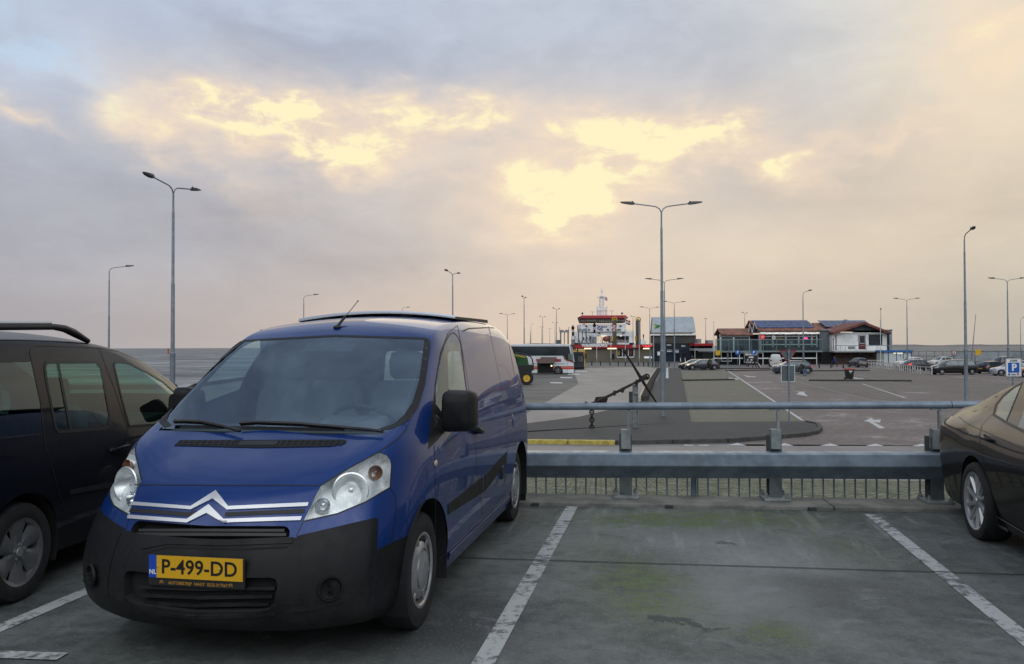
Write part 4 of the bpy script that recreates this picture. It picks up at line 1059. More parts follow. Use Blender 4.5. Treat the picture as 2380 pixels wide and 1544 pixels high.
# mirrors
for s in (1, -1):
    def q(x, y, z): return (x, y * s, z)
    h = VF.px(1066, 955) - VF.org; t_ = (0.985 - VF.org.y) / h.y; c = VF.org + h * t_
    if s < 0: c = Vector((-.62, .965, c.z))           # the far one is folded flat against its door
    def q(x, y, z, s=s, c=c): return (x, y * s, z) if s > 0 else (c.x - (y - c.y), -(c.y - (x - c.x) * .75), z)
    mb = MB(); rs = []
    for x, k in ((.105, .55), (.085, .84), (.03, .98), (-.04, 1.0), (-.085, .97)):
        o_ = rounded([(-.108, -.135), (.108, -.125), (.108, .125), (-.10, .130)], .055, 5)
        rs.append([q(c.x + x, c.y + a * k, c.z + b_ * k) for a, b_ in o_])
    mb.rings(rs); mir = mb.build('wing_mirror', van, bump_m, 40)
    mb = MB(); mb.tube([q(c.x - .0, c.y - .06, c.z - .09), q(c.x + .05, c.y - .11, c.z - .085), q(c.x + .12, c.y - .14, c.z - .06)], [.045, .04, .05], 10); mb.build('mirror_arm', mir, M['black'], 40)
    gl = MB(); o_ = rounded([(-.095, -.12), (.098, -.115), (.098, .112), (-.09, .115)], .05, 5); gl.add([q(c.x - .0865, c.y + a, c.z + b_) for a, b_ in o_], [tuple(range(len(o_)))]); gl.build('mirror_glass', mir, M['chrome'], 0)
# wipers
for px in ([(890, 1013), (800, 1003), (700, 994), (600, 990), (552, 993)], [(560, 1012), (520, 1000), (470, 989), (430, 987), (400, 988)]):
    mb = MB(); pts = []
    for a, b_ in zip(px, px[1:]):
        for i in range(6):
            h = full.hit(a[0] + (b_[0] - a[0]) * i / 6, a[1] + (b_[1] - a[1]) * i / 6)
            if h: pts.append(h[0] + h[1] * .028)
    mb.tube(pts, .010, 6)
    bl = [p - Vector((0.01, 0, .012)) for p in pts[int(len(pts) * .25):]]
    mb.tube(bl, .007, 5); mb.tube([p + Vector((.006, 0, .012)) for p in bl[3:-3]], .006, 5); mb.build('wiper', van, M['black'], 40)
# aerial and roof hatch panel
h = full.hit(785, 761); p = h[0]; mb = MB(); mb.ball(p, .032, 12, 8, (1.2, 1, .5))
A0 = p + Vector((0, 0, .01)); d_ = VF.dirv(D(832, 700, p.length * 0 + (VF.o + VF.f * p.x + VF.l * p.y).y + .32) - (VF.o + VF.f * A0.x + VF.l * A0.y + Vector((0, 0, A0.z))))
mb.tube([A0, A0 + d_ * .33], .010, 8); mb.tube([A0 + d_ * .33, A0 + d_], .0028, 6); mb.ball(A0 + d_, .006, 8, 6); mb.build('aerial', van, M['black'], 50)
rp = MB(); zt = 1.868
rp.use(M['black']); pts = []
for i in range(13):
    y = -.70 + 1.32 * i / 12; pts.append((y, zt - .05 * (y / .65) ** 2))
def hatch(x0, x1, dz0, dz1):
    o = len(rp.v); n = len(pts)
    for x, dz in ((x0, dz0), (x0, dz1), (x1, dz1 + .012), (x1, dz0)): rp.v.extend([(x, y, z + dz) for y, z in pts])
    for k in range(3):
        for i in range(n - 1): rp.face((o + k * n + i, o + k * n + i + 1, o + (k + 1) * n + i + 1, o + (k + 1) * n + i))
    rp.face((o, o + n, o + 2 * n, o + 3 * n)); rp.face((o + n - 1, o + 2 * n - 1, o + 3 * n - 1, o + 4 * n - 1))
hatch(-1.78, -3.0, .000, .018)
rp.use(mat('brushed aluminium trim', (0.62, 0.65, 0.70), 0.25, 0.7)); hatch(-1.772, -1.782, .004, .015)
rp.build('roof_hatch', van, None, 30)
# inside: dashboard, wheel, seats, bulkhead
din = mat('dark grey trim', (0.10, 0.11, 0.12), 0.75, 0, 0.05, 8); cloth = mat('grey seat cloth', (0.085, 0.09, 0.10), 0.9, 0, 0.06, 30)
mb = MB(); prof = [(0.10, .80), (0.075, 1.06), (-.02, 1.105), (-.20, 1.10), (-.36, 1.07), (-.44, .98), (-.40, .70), (.05, .60)]
mb.prism(prof, 'y', -.74, .74); mb.build('dashboard', van, din, 30, bevel=.03)
mb = MB(); mb.box((-.28, .36, 1.12), (.22, .40, .09), 0, 0, .12); mb.build('instrument_hood', van, din, 30, bevel=.035, bseg=4)
stw = MB(); cen = Vector((-.46, .36, 1.13)); nrm = Vector((-.55, 0, .83)).normalized(); e1_ = Vector((0, 1, 0)); e2_ = nrm.cross(e1_)
stw.tube([cen + e1_ * .19 * math.cos(2 * math.pi * k / 32) + e2_ * .19 * math.sin(2 * math.pi * k / 32) for k in range(32)], .017, 8, closed=True)
for a in (0, math.pi, -math.pi / 2): stw.tube([cen, cen + e1_ * .18 * math.cos(a) + e2_ * .18 * math.sin(a)], .020, 6)
stw.ball(cen, .06, 12, 8, (1, 1, .6)); stw.tube([cen, cen - nrm * .25], .035, 8); stw.build('steering_wheel', van, M['black'], 50)
for y in (.42, -.10, -.48):
    s_ = MB(); wd = .25 if y > 0 else .22
    s_.rings([[(x, y + a * k, z + b_) for a, b_ in rounded([(-wd, -.05), (wd, -.05), (wd, .05), (-wd, .05)], .04, 3)] for x, z, k in ((-.45, .76, .85), (-.55, .80, 1), (-.85, .78, 1), (-1.0, .76, .9))])
    s_.rings([[(x + b_, y + a * k, z) for a, b_ in rounded([(-wd, -.06), (wd, -.06), (wd, .06), (-wd, .06)], .05, 3)] for x, z, k in ((-.98, .76, .9), (-1.02, .95, 1), (-1.10, 1.25, .95), (-1.13, 1.36, .75))])
    so = s_.build('seat', van, cloth, 50)
    hr_ = MB(); hr_.rings([[(-1.155 + b_ * k, y + a * k, z) for a, b_ in rounded([(-.13, -.045), (.13, -.045), (.13, .045), (-.13, .045)], .04, 3)] for z, k in ((1.37, .7), (1.40, .95), (1.50, 1), (1.56, .85), (1.575, .5))]); hr_.build('headrest', so, cloth, 50)
mb = MB(); mb.box((-1.36, 0, .86), (.02, 1.70, .62)); mb.box((-1.36, -.34, 1.45), (.02, .96, .58)); mb.build('bulkhead', van, din, 0)
mb = MB(); mb.prism([(-3.5, .25), (.45, .25), (.55, .45), (.35, .75), (.1, .95), (-.5, .80), (-3.5, .80)], 'y', -.545, .545); mb.box((-1.5, 0, .34), (2.0, 1.70, .20)); mb.build('underbody', van, M['void'], 0)
for x in (0, -3.0):
    for s in (1, -1): mb = MB(); liner(mb, x, .325, .408, .915 * s, .55 * s); mb.build('wheel_arch_liner', van, M['void'], 0)
for x in (0.0, -3.0):
    for s in (1, -1): wheel(van, (x, .785 * s, .325), s, .327, .195, .200, 'steel')
mf = MB()
for s in (1, -1): mf.prism([(-2.52, .30), (-2.50, .06), (-2.52, .06), (-2.54, .30)] if 0 else [(-3.42, .36), (-3.44, .10), (-3.46, .10), (-3.44, .36)], 'y', .70 * s, .90 * s)
mf.build('mud_flap', van, M['black'], 0)
# ================================================================== DARK MULTI-PURPOSE CAR ON THE LEFT (nose to the barrier)
kpaint = paint('near black car paint', (0.006, 0.008, 0.013), 0.0, 0.30, 0.42, 0.05)
tint_m = glass('green tinted glass', (0.36, 0.64, 0.53), 1.5, 0.01)
KF = Frame(-3.755, 8.094, R(4.9), flip=True, back=True)
kan = thing('parked_car', 'black high-roofed family car with roof rails parked left of the blue van', 'car', (-3.755, 8.094, 0), KF.rz)
kc = [col_((0.58, 0.20), (0.36, 0.66, 0.20), (0.44, .20), (3, 2)), col_((0.64, 0.32), (0.42, 0.72, 0.32), (0.40, .20), (3, 2)), col_((0.64, 0.52), (0.42, 0.74, 0.52), (0.36, .20), (3, 2)),
      col_((0.58, 0.74), (0.36, 0.73, 0.74), (0.24, .20), (3, 2)), col_((0.44, 0.88), (0.24, 0.72, 0.90), (0.10, .20), (2.5, 2)), col_((0.16, 1.05), (0.05, 0.72, 1.04), (-0.1, .20)),
      col_((-0.06, 1.16), (-0.14, 0.715, 1.15), (-0.3, .20)), col_((-0.40, 1.36), (-0.42, 0.69, 1.315), (-0.6, .20)), col_((-0.72, 1.54), (-0.70, 0.665, 1.44), (-0.85, .20)),
      col_((-0.98, 1.63), (-0.96, 0.65, 1.53), (-1.1, .20)), col_((-1.35, 1.70), (-1.32, 0.645, 1.612), (-1.4, .20), front=False), col_((-1.9, 1.74), (-1.85, 0.645, 1.655), (-1.9, .20), front=False),
      col_((-2.6, 1.745), (-2.6, 0.645, 1.66), (-2.6, .20), front=False), col_((-3.1, 1.72), (-3.05, 0.645, 1.64), (-3.05, .20), front=False), col_((-3.26, 1.64), (-3.18, 0.66, 1.55), (-3.16, .20), front=False),
      col_((-3.33, 1.25), (-3.24, 0.76, 1.25), (-3.2, .20), (4, 2), False), col_((-3.37, 0.85), (-3.27, 0.81, 0.85), (-3.22, .20), (4, 2), False), col_((-3.40, 0.5), (-3.28, 0.82, 0.5), (-3.23, .20), (4, 2), False), col_((-3.36, 0.22), (-3.26, 0.80, 0.22), (-3.24, .20), (4, 2), False)]
kz = [(0.2, .80), (.3, .85), (.42, .885), (.55, .90), (.75, .905), (.90, .898), (.97, .885), (1.05, .868), (1.2, .828), (1.35, .785), (1.48, .735), (1.56, .70), (1.62, .672), (1.66, .645)]
ks = half_body(kc, kz, 0.26, ([.2, .9, 1.25, 1.55, 1.7], [-3.26, -3.27, -3.24, -3.18, -3.1], .08, .10), ztop=1.53)
kfull = Skin(ks, KF); kh = half_of(ks)
def kcut(lst): return take(kh, cut(kh, [KF.px(*p) for p in lst], org=KF.org, ok=lambda c: c.y > .5))
for x in (0.0, -2.69): arch(kh, x, 0.31, 0.37)
bmesh.ops.delete(kh, geom=[f for f in kh.faces if f.calc_center_median().z < 0.19], context='FACES')
fw = kcut(rounded([(265, 843), (280, 842.5), (300, 847), (318, 854), (342, 867.6), (362, 878), (379, 890), (395, 902), (408, 916), (425, 940), (440, 985), (370, 987), (299, 991), (283, 928)], 3, 3))
slw = kcut(rounded([(106, 843), (226, 843.6), (236, 862), (254, 965), (252, 992), (137, 1003), (118, 935)], 9, 4))
qw = kcut([(-160, 846), (71, 840), (94, 934), (97, 1008), (90, 1014), (-160, 1030)])
fdr = kcut([(230, 809), (275, 817), (325, 839), (372, 872), (410, 904), (440, 940), (450, 1000), (450, 1250), (296, 1250), (296, 993), (268, 910)])
sdr = kcut([(80, 805), (230, 809), (268, 910), (296, 993), (296, 1160), (150, 1190), (104, 1030), (94, 935), (69, 825), (71, 812)])
rear = take(kh, cut(kh, [Vector((-4, p[0], p[1])) for p in rounded([(-.2, 1.05), (.62, 1.05), (.56, 1.5), (-.2, 1.54)], .06)], along=Vector((1, 0, 0)), ok=lambda c: c.x < -3.0))
wsc = take(kh, cut(kh, [Vector((4, p[0], p[1])) for p in [(-.2, 1.17), (.60, 1.17), (.64, 1.22), (.56, 1.54), (-.2, 1.60)]], along=Vector((-1, 0, 0)), ok=lambda c: -1.1 < c.x < 0))
join(rear, mirrored(rear)); join(wsc, mirrored(wsc))
put(rear, 'rear_window', kan, tint_m, 60); put(wsc, 'windscreen', kan, tint_m, 60)
for s in (-1, 1):
    f_ = (lambda q: q.copy()) if s > 0 else mirrored
    d1 = put(f_(fdr), 'front_door', kan, kpaint, 40); put(f_(fw), 'door_window', d1, tint_m, 60)
    d2 = put(f_(sdr), 'sliding_door', kan, kpaint, 40); put(f_(slw), 'door_window', d2, tint_m, 60)
    put(f_(qw), 'quarter_window', kan, glass('privacy glass', (0.16, 0.22, 0.21), 1.6, 0.02), 60)
kb_ = kh.copy(); join(kb_, mirrored(kh)); put(kb_, 'body', kan, kpaint, 40)
for fl in (False, True):
    ln = MB(); S_ = lambda px, wd, off=.0025: kfull.strip(ln, px, wd, off, 5.0, False, fl)
    S_([(230, 809), (104, 804), (82, 804.5), (71, 812), (69, 822), (94, 935), (104, 1030), (150, 1190)], .007)
    S_([(231, 811), (268, 910), (296, 993), (296, 1150)], .007); S_([(230, 809), (275, 817), (325, 839), (372, 872), (410, 904)], .006)
    S_([(-60, 842), (0, 841.7), (71, 840)], .007); S_([(-40, 1021), (0, 1019), (98, 1008)], .006)
    S_([(106, 843), (222, 842), (234, 856), (254, 965), (252, 992), (245, 996), (137, 1004), (130, 997), (107, 880), (104, 852), (108, 843)], .022, .003)
    S_([(134, 844), (148, 920), (164, 1000)], .026, .004)
    S_([(300, 990), (283, 928), (265, 850), (268, 843), (280, 842), (300, 846), (342, 867), (379, 889), (408, 915), (425, 938)], .020, .003)
    S_([(299, 992), (370, 987), (440, 984)], .020, .003)
    ln.build('window_seal', kan, seal_m, 0)
st = kfull.patch([[(161, 1139), (300, 1113), (300, 1124), (163, 1150)]], .004, .018, ok=lambda c: c.y > .6)
led = kfull.patch([rounded([(137, 1008), (250, 1000), (262, 985), (273, 990), (270, 1010), (262, 1019), (140, 1026)], 4, 3)], .002, .016, ok=lambda c: c.y > .6)
for s in (-1, 1):
    put(st.copy() if s > 0 else mirrored(st), 'rub_strip', kan, M['black'], 40)
    put(led.copy() if s > 0 else mirrored(led), 'window_ledge', kan, kpaint, 40)
    h = kfull.hit(274, 1042); q = Vector((h[0].x, (h[0].y + .02) * s, h[0].z)); mb = MB(); mb.tube([q + Vector((-.10, -.03 * s, -.01)), q + Vector((-.07, .012 * s, -.005)), q + Vector((.09, .012 * s, .01)), q + Vector((.11, -.03 * s, .01))], .019, 8); mb.build('door_handle', kan, kpaint, 50)
    # roof rail with a sloping foot
    rr = [(-3.0, 1.655), (-2.92, 1.70), (-2.75, 1.735), (-1.98, 1.755), (-1.86, 1.745), (-1.74, 1.715), (-1.56, 1.655)]
    mb = MB().use(M['black']); mb.tube([(x, .612 * s, z) for x, z in rr], [.024, .027, .023, .023, .027, .030, .020], 10)
    mb.use(mat('brushed rail silver', (0.55, 0.57, 0.58), 0.3, 0.6)); mb.tube([(-2.8, .612 * s, 1.760), (-2.02, .612 * s, 1.782)], .014, 8)
    mb.build('roof_rail', kan, None, 50)
    h = KF.px(424, 938) - KF.org; c = KF.org + h * ((.97 - KF.org.y) / h.y); c.y *= s; mb = MB(); rs = []
    for x, k in ((-.05, .96), (.0, 1), (.08, .8), (.13, .4)): rs.append([(c.x + x, c.y + a * k, c.z + b_ * k) for a, b_ in rounded([(-.11, -.10), (.11, -.095), (.10, .09), (-.10, .10)], .05, 4)])
    mb.rings(rs); mb.tube([(c.x, c.y - .06 * s, c.z - .08), (c.x + .05, c.y - .13 * s, c.z - .1)], .035, 8); mb.build('wing_mirror', kan, M['black'], 40)
    for x in (0.0, -2.69): wheel(kan, (x, .785 * s, .31), s, .312, .195, .200, (6, .30), mat('dull grey alloy', (0.16, 0.165, 0.17), 0.4, 0.4, 0.15, 12))
for x in (0, -2.69):
    for s in (1, -1): mb = MB(); liner(mb, x, .31, .372, .875 * s, .55 * s); mb.build('wheel_arch_liner', kan, M['void'], 0)
for x in (-1.45, -2.3):
    for y in ((.36, -.36) if x > -2 else (.42, 0, -.42)):
        s_ = MB(); wd = .24
        s_.rings([[(xx, y + a * k, z + b_) for a, b_ in rounded([(-wd, -.05), (wd, -.05), (wd, .05), (-wd, .05)], .04, 3)] for xx, z, k in ((x + .5, .60, .85), (x + .4, .64, 1), (x + .1, .62, 1), (x - .05, .60, .9))])
        s_.rings([[(xx + b_, y + a * k, z) for a, b_ in rounded([(-wd, -.06), (wd, -.06), (wd, .06), (-wd, .06)], .05, 3)] for xx, z, k in ((x, .60, .9), (x - .03, .8, 1), (x - .12, 1.08, .95), (x - .15, 1.16, .75))])
        so = s_.build('seat', kan, cloth, 50)
        hr_ = MB(); hr_.rings([[(x - .16 + b_ * k, y + a * k, z) for a, b_ in rounded([(-.13, -.045), (.13, -.045), (.13, .045), (-.13, .045)], .04, 3)] for z, k in ((1.17, .7), (1.20, .95), (1.30, 1), (1.36, .85), (1.375, .5))]); hr_.build('headrest', so, cloth, 50)
mb = MB(); mb.prism([(-3.15, .25), (.3, .25), (.3, .80), (-.2, 1.0), (-.75, .95), (-.75, .5), (-3.15, .5)], 'y', -.54, .54); mb.box((-1.35, 0, .33), (1.7, 1.62, .2)); mb.build('underbody', kan, M['void'], 0)

# ================================================================== DARK SALOON ON THE RIGHT (tail to the barrier)
spaint = paint('dark brown saloon paint', (0.009, 0.008, 0.008), 0.0, 0.28, 0.45, 0.05)
SF = Frame(4.196, 4.213, 0.1826, flip=True)
saab = thing('saloon_car', 'dark saloon car with ten-spoke alloy wheel cut off by the picture edge at right', 'car', (4.196, 4.213, 0), SF.rz)
scs = [col_((0.86, 0.18), (0.66, 0.66, 0.18), (0.55, .18), (3, 2)), col_((0.93, 0.30), (0.72, 0.72, 0.30), (0.5, .18), (3, 2)), col_((0.94, 0.48), (0.72, 0.74, 0.48), (0.42, .18), (3, 2)),
       col_((0.88, 0.66), (0.64, 0.73, 0.67), (0.30, .18), (2.6, 2)), col_((0.70, 0.75), (0.48, 0.73, 0.76), (0.16, .18)), col_((0.20, 0.88), (0.05, 0.73, 0.865), (-.15, .18)),
       col_((-.36, .965), (-.47, 0.725, .945), (-.55, .18)), col_((-.80, 1.20), (-.87, 0.655, 1.15), (-.95, .18)), col_((-1.2, 1.365), (-1.22, 0.575, 1.305), (-1.25, .18)),
       col_((-1.65, 1.425), (-1.68, 0.54, 1.362), (-1.65, .18), front=False), col_((-2.1, 1.418), (-2.12, 0.55, 1.360), (-2.08, .18), front=False), col_((-2.45, 1.36), (-2.42, 0.575, 1.318), (-2.40, .18), front=False),
       col_((-2.78, 1.245), (-2.76, 0.62, 1.225), (-2.70, .18), front=False), col_((-3.08, 1.13), (-3.05, 0.66, 1.118), (-2.95, .18), front=False), col_((-3.28, 1.088), (-3.24, 0.672, 1.062), (-3.10, .18), front=False),
       col_((-3.58, 1.062), (-3.52, 0.672, 1.028), (-3.30, .18), (2.4, 2), False), col_((-3.78, 1.035), (-3.66, 0.672, 0.985), (-3.40, .18), (3, 2), False), col_((-3.84, .90), (-3.70, 0.69, .88), (-3.47, .18), (3, 2), False),
       col_((-3.88, .70), (-3.72, 0.715, .70), (-3.50, .18), (3, 2), False), col_((-3.93, .55), (-3.745, 0.725, .55), (-3.53, .18), (3, 2), False), col_((-3.90, .30), (-3.70, 0.71, .30), (-3.55, .18), (3, 2), False), col_((-3.86, .20), (-3.66, 0.70, .20), (-3.56, .18), (3, 2), False)]
sz = [(.18, .79), (.24, .83), (.34, .83), (.5, .850), (.65, .866), (.80, .875), (.875, .876), (.895, .866), (.92, .835), (.94, .812), (.965, .785), (1.0, .748), (1.05, .715), (1.12, .685), (1.2, .645), (1.28, .60), (1.34, .56), (1.37, .53)]
ss = half_body(scs, sz, 0.28, ([.18, .55, .88, 1.03, 1.12, 1.3], [-3.66, -3.745, -3.70, -3.52, -3.4, -3.4], .05, .12), ztop=1.30, rows_side=(.04, .08, .115, .145, .17, .20, .25, .36, .50, .64, .77, .89, 1))
sfull = Skin(ss, SF); sh = half_of(ss)
def scut(lst): return take(sh, cut(sh, [SF.px(*p) for p in lst], org=SF.org, ok=lambda c: c.y > .4))
for x in (0.0, -2.675): arch(sh, x, 0.312, 0.372)
bmesh.ops.delete(sh, geom=[f for f in sh.faces if f.calc_center_median().z < 0.17], context='FACES')
sw1 = scut([(2315, 964), (2321, 942), (2336, 922), (2358, 903), (2376, 892.5), (2338.5, 981)])
sw2 = take(sh, cut(sh, [Vector((p[0], 0, p[1])) for p in [(-2.0, .99), (-2.21, 1.235), (-2.1, 1.28), (-1.75, 1.318), (-1.30, 1.262), (-.85, 1.08), (-.66, .985), (-1.2, .965)]], along=Vector((0, -1, 0)), ok=lambda c: c.y > .4))
rw = take(sh, cut(sh, [Vector((p[0], p[1], 4)) for p in [(-3.12, -.2), (-3.12, .5), (-3.06, .56), (-2.36, .49), (-2.30, .42), (-2.30, -.2)]], along=Vector((0, 0, -1)), ok=lambda c: c.z > 1.0))
fw_ = take(sh, cut(sh, [Vector((p[0], p[1], 4)) for p in [(-.40, -.2), (-.44, .60), (-.54, .65), (-1.12, .53), (-1.16, -.2)]], along=Vector((0, 0, -1)), ok=lambda c: c.z > .9))
for q in (rw, fw_): join(q, mirrored(q))
put(rw, 'rear_window', saab, tint_m, 60); put(fw_, 'windscreen', saab, tint_m, 60)
tl = take(sh, cut(sh, [Vector((-5, p[0], p[1])) for p in rounded([(.40, .74), (.80, .74), (.80, .95), (.40, .93)], .04)], along=Vector((1, 0, 0)), ok=lambda c: c.x < -3.4))
bootf = take(sh, cut(sh, [Vector((p[0], p[1], 4)) for p in [(-3.9, -.2), (-3.9, .56), (-3.28, .57), (-3.16, -.2)]], along=Vector((0, 0, -1)), ok=lambda c: c.z > 1.0))
join(bootf, mirrored(bootf)); put(bootf, 'boot_lid', saab, spaint, 40)
rdr = scut([(2304.8, 964.4), (2282, 989), (2277.3, 1010), (2278.5, 1045), (2288, 1085), (2320, 1130), (2480, 1250), (2480, 1060), (2400, 1012), (2340, 984)])
for s in (-1, 1):
    f_ = (lambda q: q.copy()) if s > 0 else mirrored
    d1 = put(f_(rdr), 'rear_door', saab, spaint, 40); put(f_(sw1), 'quarter_light', d1, tint_m, 60); put(f_(sw2), 'side_window', saab, tint_m, 60)
    put(f_(tl), 'tail_light', saab, mat('dark red tail lamp', (0.14, 0.008, 0.008), 0.12, coat=1.0), 40)
    h = sfull.hit(2297, 1020); q = Vector((h[0].x, (h[0].y + .012) * s, h[0].z)); mb = MB(); mb.tube([q + Vector((-.10, -.025 * s, .012)), q + Vector((-.07, .010 * s, .008)), q + Vector((.07, .010 * s, -.004)), q + Vector((.10, -.025 * s, -.01))], .016, 8); mb.build('door_handle', saab, spaint, 50)
    mb = MB(); q = Vector((h[0].x + .02, h[0].y * s, h[0].z - .035)); mb.ball(q, .045, 14, 8, (1.1, .12, .6)); mb.build('handle_recess', saab, spaint, 60)
    for x in (0.0, -2.675): wheel(saab, (x, .755 * s, .312), s, .322, .225, .226, (10, .105))
for s in (1, -1):
    for x in (0, -2.675): mb = MB(); liner(mb, x, .312, .374, .845 * s, .52 * s); mb.build('wheel_arch_liner', saab, M['void'], 0)
sb_ = sh.copy(); join(sb_, mirrored(sh)); put(sb_, 'body', saab, spaint, 40)
for fl in (False, True):
    ln = MB(); cb = MB(); S_ = lambda px, wd, off=.002, mb=ln: sfull.strip(mb, px, wd, off, 5.0, False, fl)
    S_([(2229, 969), (2240, 979), (2258, 990), (2278, 999), (2318, 1016), (2380, 1045), (2440, 1075)], .007)  # dark strip painting the shade of the shoulder crease
    S_([(2304.8, 964.4), (2282, 989), (2277.3, 1010), (2278.5, 1045), (2288, 1085)], .006)
    S_([(2309, 964), (2315, 941), (2332, 919.5), (2357.7, 899.5), (2385, 885)], .026); S_([(2309, 964), (2340, 983), (2400, 1014)], .022); S_([(2376, 890), (2338, 982)], .018)
    S_([(2217, 1046), (2224, 1058), (2240, 1052)], .005)
    S_([(2299, 1190.5), (2340, 1213), (2400, 1248)], .012, .006, cb); S_([(2293, 1206), (2320, 1220), (2352, 1237.5)], .030, .004, cb)
    ln.build('trim_and_crease', saab, seal_m, 0); cb.build('sill_strip', saab, mat('satin sill strip', (0.30, 0.30, 0.31), 0.25, 0.7), 0)
mb = MB(); mb.prism([(-3.5, .22), (.5, .22), (.5, .60), (-.4, .8), (-.9, .8), (-.9, .4), (-2.2, .4), (-2.4, .85), (-3.3, .85), (-3.5, .6)], 'y', -.50, .50); mb.box((-1.34, 0, .3), (1.7, 1.5, .16)); mb.build('underbody', saab, M['void'], 0)
for x in (-1.25, -2.15):
    s_ = MB(); wd = .24 if x > -2 else .62
    for y in ((.36, -.36) if x > -2 else (0,)):
        s_.rings([[(xx + b_, y + a * k, z) for a, b_ in rounded([(-wd, -.06), (wd, -.06), (wd, .06), (-wd, .06)], .05, 3)] for xx, z, k in ((x, .42, .9), (x - .03, .6, 1), (x - .14, .92, .95), (x - .17, 1.0, .75))])
        if x < -2: s_.build('seat', saab, cloth, 50)
        else: s_.build('seat', saab, cloth, 50); s_ = MB()
mb = MB(); mb.prism([(-3.62, .30), (-3.66, .13), (-3.68, .13), (-3.66, .30)], 'y', .55, .78); mb.build('mud_flap', saab, M['black'], 0)
# ================================================================== LAMP POSTS
lamp_steel = mat('lamp post steel', (0.22, 0.26, 0.30), 0.5, 0.1, 0.15, 3.0)
lamp_head = mat('lamp head grey', (0.045, 0.048, 0.05), 0.5)
def lamp_mb(H=10.0, arms=2, reach=1.85):
    parts = {}
    mb = MB(); k = H / 10.0
    mb.lathe([(.118, 0), (.118, .03), (.106, .04), (.104, 3.02 * k), (.112, 3.04 * k), (.112, 3.10 * k), (.080, 3.14 * k), (.072, 5.85 * k), (.060, 5.9 * k), (.052, 8.75 * k), (.042, 8.8 * k), (.036, 9.45 * k), (.001, 9.46 * k)], n=12)
    parts['pole'] = mb
    sides = (1, -1) if arms == 2 else (1,)
    parts['arms'] = []; parts['heads'] = []
    for s in sides:
        mb = MB(); P = [(0, 0, 9.3 * k), (0.0 + .01 * s, 0, 9.5 * k), (.09 * s, 0, 9.66 * k), (.26 * s, 0, 9.76 * k), (.6 * s, 0, 9.81 * k), ((reach - .55) * s, 0, 9.90 * k)]
        mb.tube(P, .027, 8); parts['arms'].append(mb)
        mb = MB(); x0 = reach - .62
        rs = []
        for x, w_, h0, h1 in ((x0, .05, -.03, .04), (x0 + .06, .085, -.05, .06), (x0 + .22, .13, -.045, .075), (x0 + .48, .11, -.025, .06), (x0 + .66, .05, .0, .045)):
            z = 9.90 * k + (x - x0) * .07; rs.append([(x * s, -w_, z + h0), (x * s, w_, z + h0), (x * s, w_ * .7, z + h1), (x * s, -w_ * .7, z + h1)])
        mb.rings(rs); mb.box(((x0 + .10) * s, 0, 9.90 * k + .09), (.07, .05, .05)); parts['heads'].append(mb)
    return parts
def lamp(name, label, loc, rz, H, arms, reach=1.85, proto={}):
    key = (round(H, 2), arms, reach)
    if key in proto:
        return dup(proto[key], loc, rz, label, 'lamp posts of the harbour')
    r = thing(name, label, 'lamp post', loc, rz, 'lamp posts of the harbour'); p = lamp_mb(H, arms, reach)
    p['pole'].build('pole', r, lamp_steel, 30)
    for a in p['arms']: a.build('arm', r, lamp_steel, 40)
    for a in p['heads']: a.build('lamp_head', r, lamp_head, 25)
    proto[key] = r; return r
def lamp_at(u, v, half, arms, label, H=10.0, sgn=1, flip=False, d=None, turn=None):
    p = ray(u, v); t = (LOW + H - EYE) / p.z; y = p.y * t
    if d: y = d; H = round(EYE + p.z / p.y * y - LOW, 1)
    x = p.x / p.y * y
    c = max(-1, min(1, half / FPX * y / 1.85)); a = math.acos(c) * sgn
    if flip: a = a + math.pi
    return lamp('lamp_post', label, (x, y, LOW), a if turn is None else turn, H, arms)
L = lamp_at
L(403, 421, 64, 2, 'tall twin-arm lamp post rising behind the blue van at left, one arm pointing near', turn=R(78))
L(254, 616, 53, 1, 'single-arm lamp post between the black car and the sea')
L(706, 683.5, 35, 1, 'single-arm lamp post just above the left end of the van roof')
L(935, 712.5, 14, 1, 'single-arm lamp post barely showing over the van roof hatch')
L(1052, 630, 14, 2, 'twin-arm lamp post seen nearly end-on above the right part of the van roof', sgn=1)
L(1218, 689, 5, 2, 'twin-arm lamp post seen end-on just right of the van above the coach roof', sgn=1)
L(1179, 728.5, 18, 2, 'twin-arm lamp post seen broadside just right of the van roof')
L(1261, 735, 7.5, 2, 'slim twin-arm lamp post behind the middle of the coach', sgn=1)
L(1293, 716, 9.5, 2, 'twin-arm lamp post left of the ferry', sgn=1)
L(1234, 752, 5, 1, 'distant small single lamp post behind the coach roof')
L(1259, 759, 5, 2, 'distant twin-arm lamp post half hidden by a nearer one behind the coach')
L(1277.6, 763, 4, 2, 'lowest distant twin-arm lamp post left of the ferry')
L(1290, 749, 7, 2, 'distant twin-arm lamp post touching the nearer post left of the ferry')
L(1471, 734.5, 7, 2, 'distant twin-arm lamp post right of the ferry bridge', sgn=1)
L(1510, 713, 24, 2, 'twin-arm lamp post in front of the left edge of the arched hall')
L(1544, 646.5, 45, 2, 'twin-arm lamp post directly behind the tallest one on the island')
L(1567, 700, 28, 2, 'twin-arm lamp post before the middle of the arched hall')
L(1537, 468.5, 97, 2, 'tallest twin-arm lamp post on the paved island behind the barrier')
L(1640, 740, 6, 2, 'distant twin-arm lamp post right of the arched hall', sgn=1)
L(1731, 726, 11, 2, 'twin-arm lamp post behind the left wing of the restaurant', sgn=1)
L(1866, 675.5, 8, 1, 'single-arm lamp post in front of the solar roof of the restaurant', sgn=-1)
L(2047, 717.5, 9.6, 2, 'twin-arm lamp post behind the right side of the white gable', sgn=1)
L(2107.5, 692.5, 32, 2, 'twin-arm lamp post beside the blue and white kiosk')
L(2241, 536, 16, 1, 'tall single-arm lamp post at the right, arm pointing near', flip=True, sgn=1)
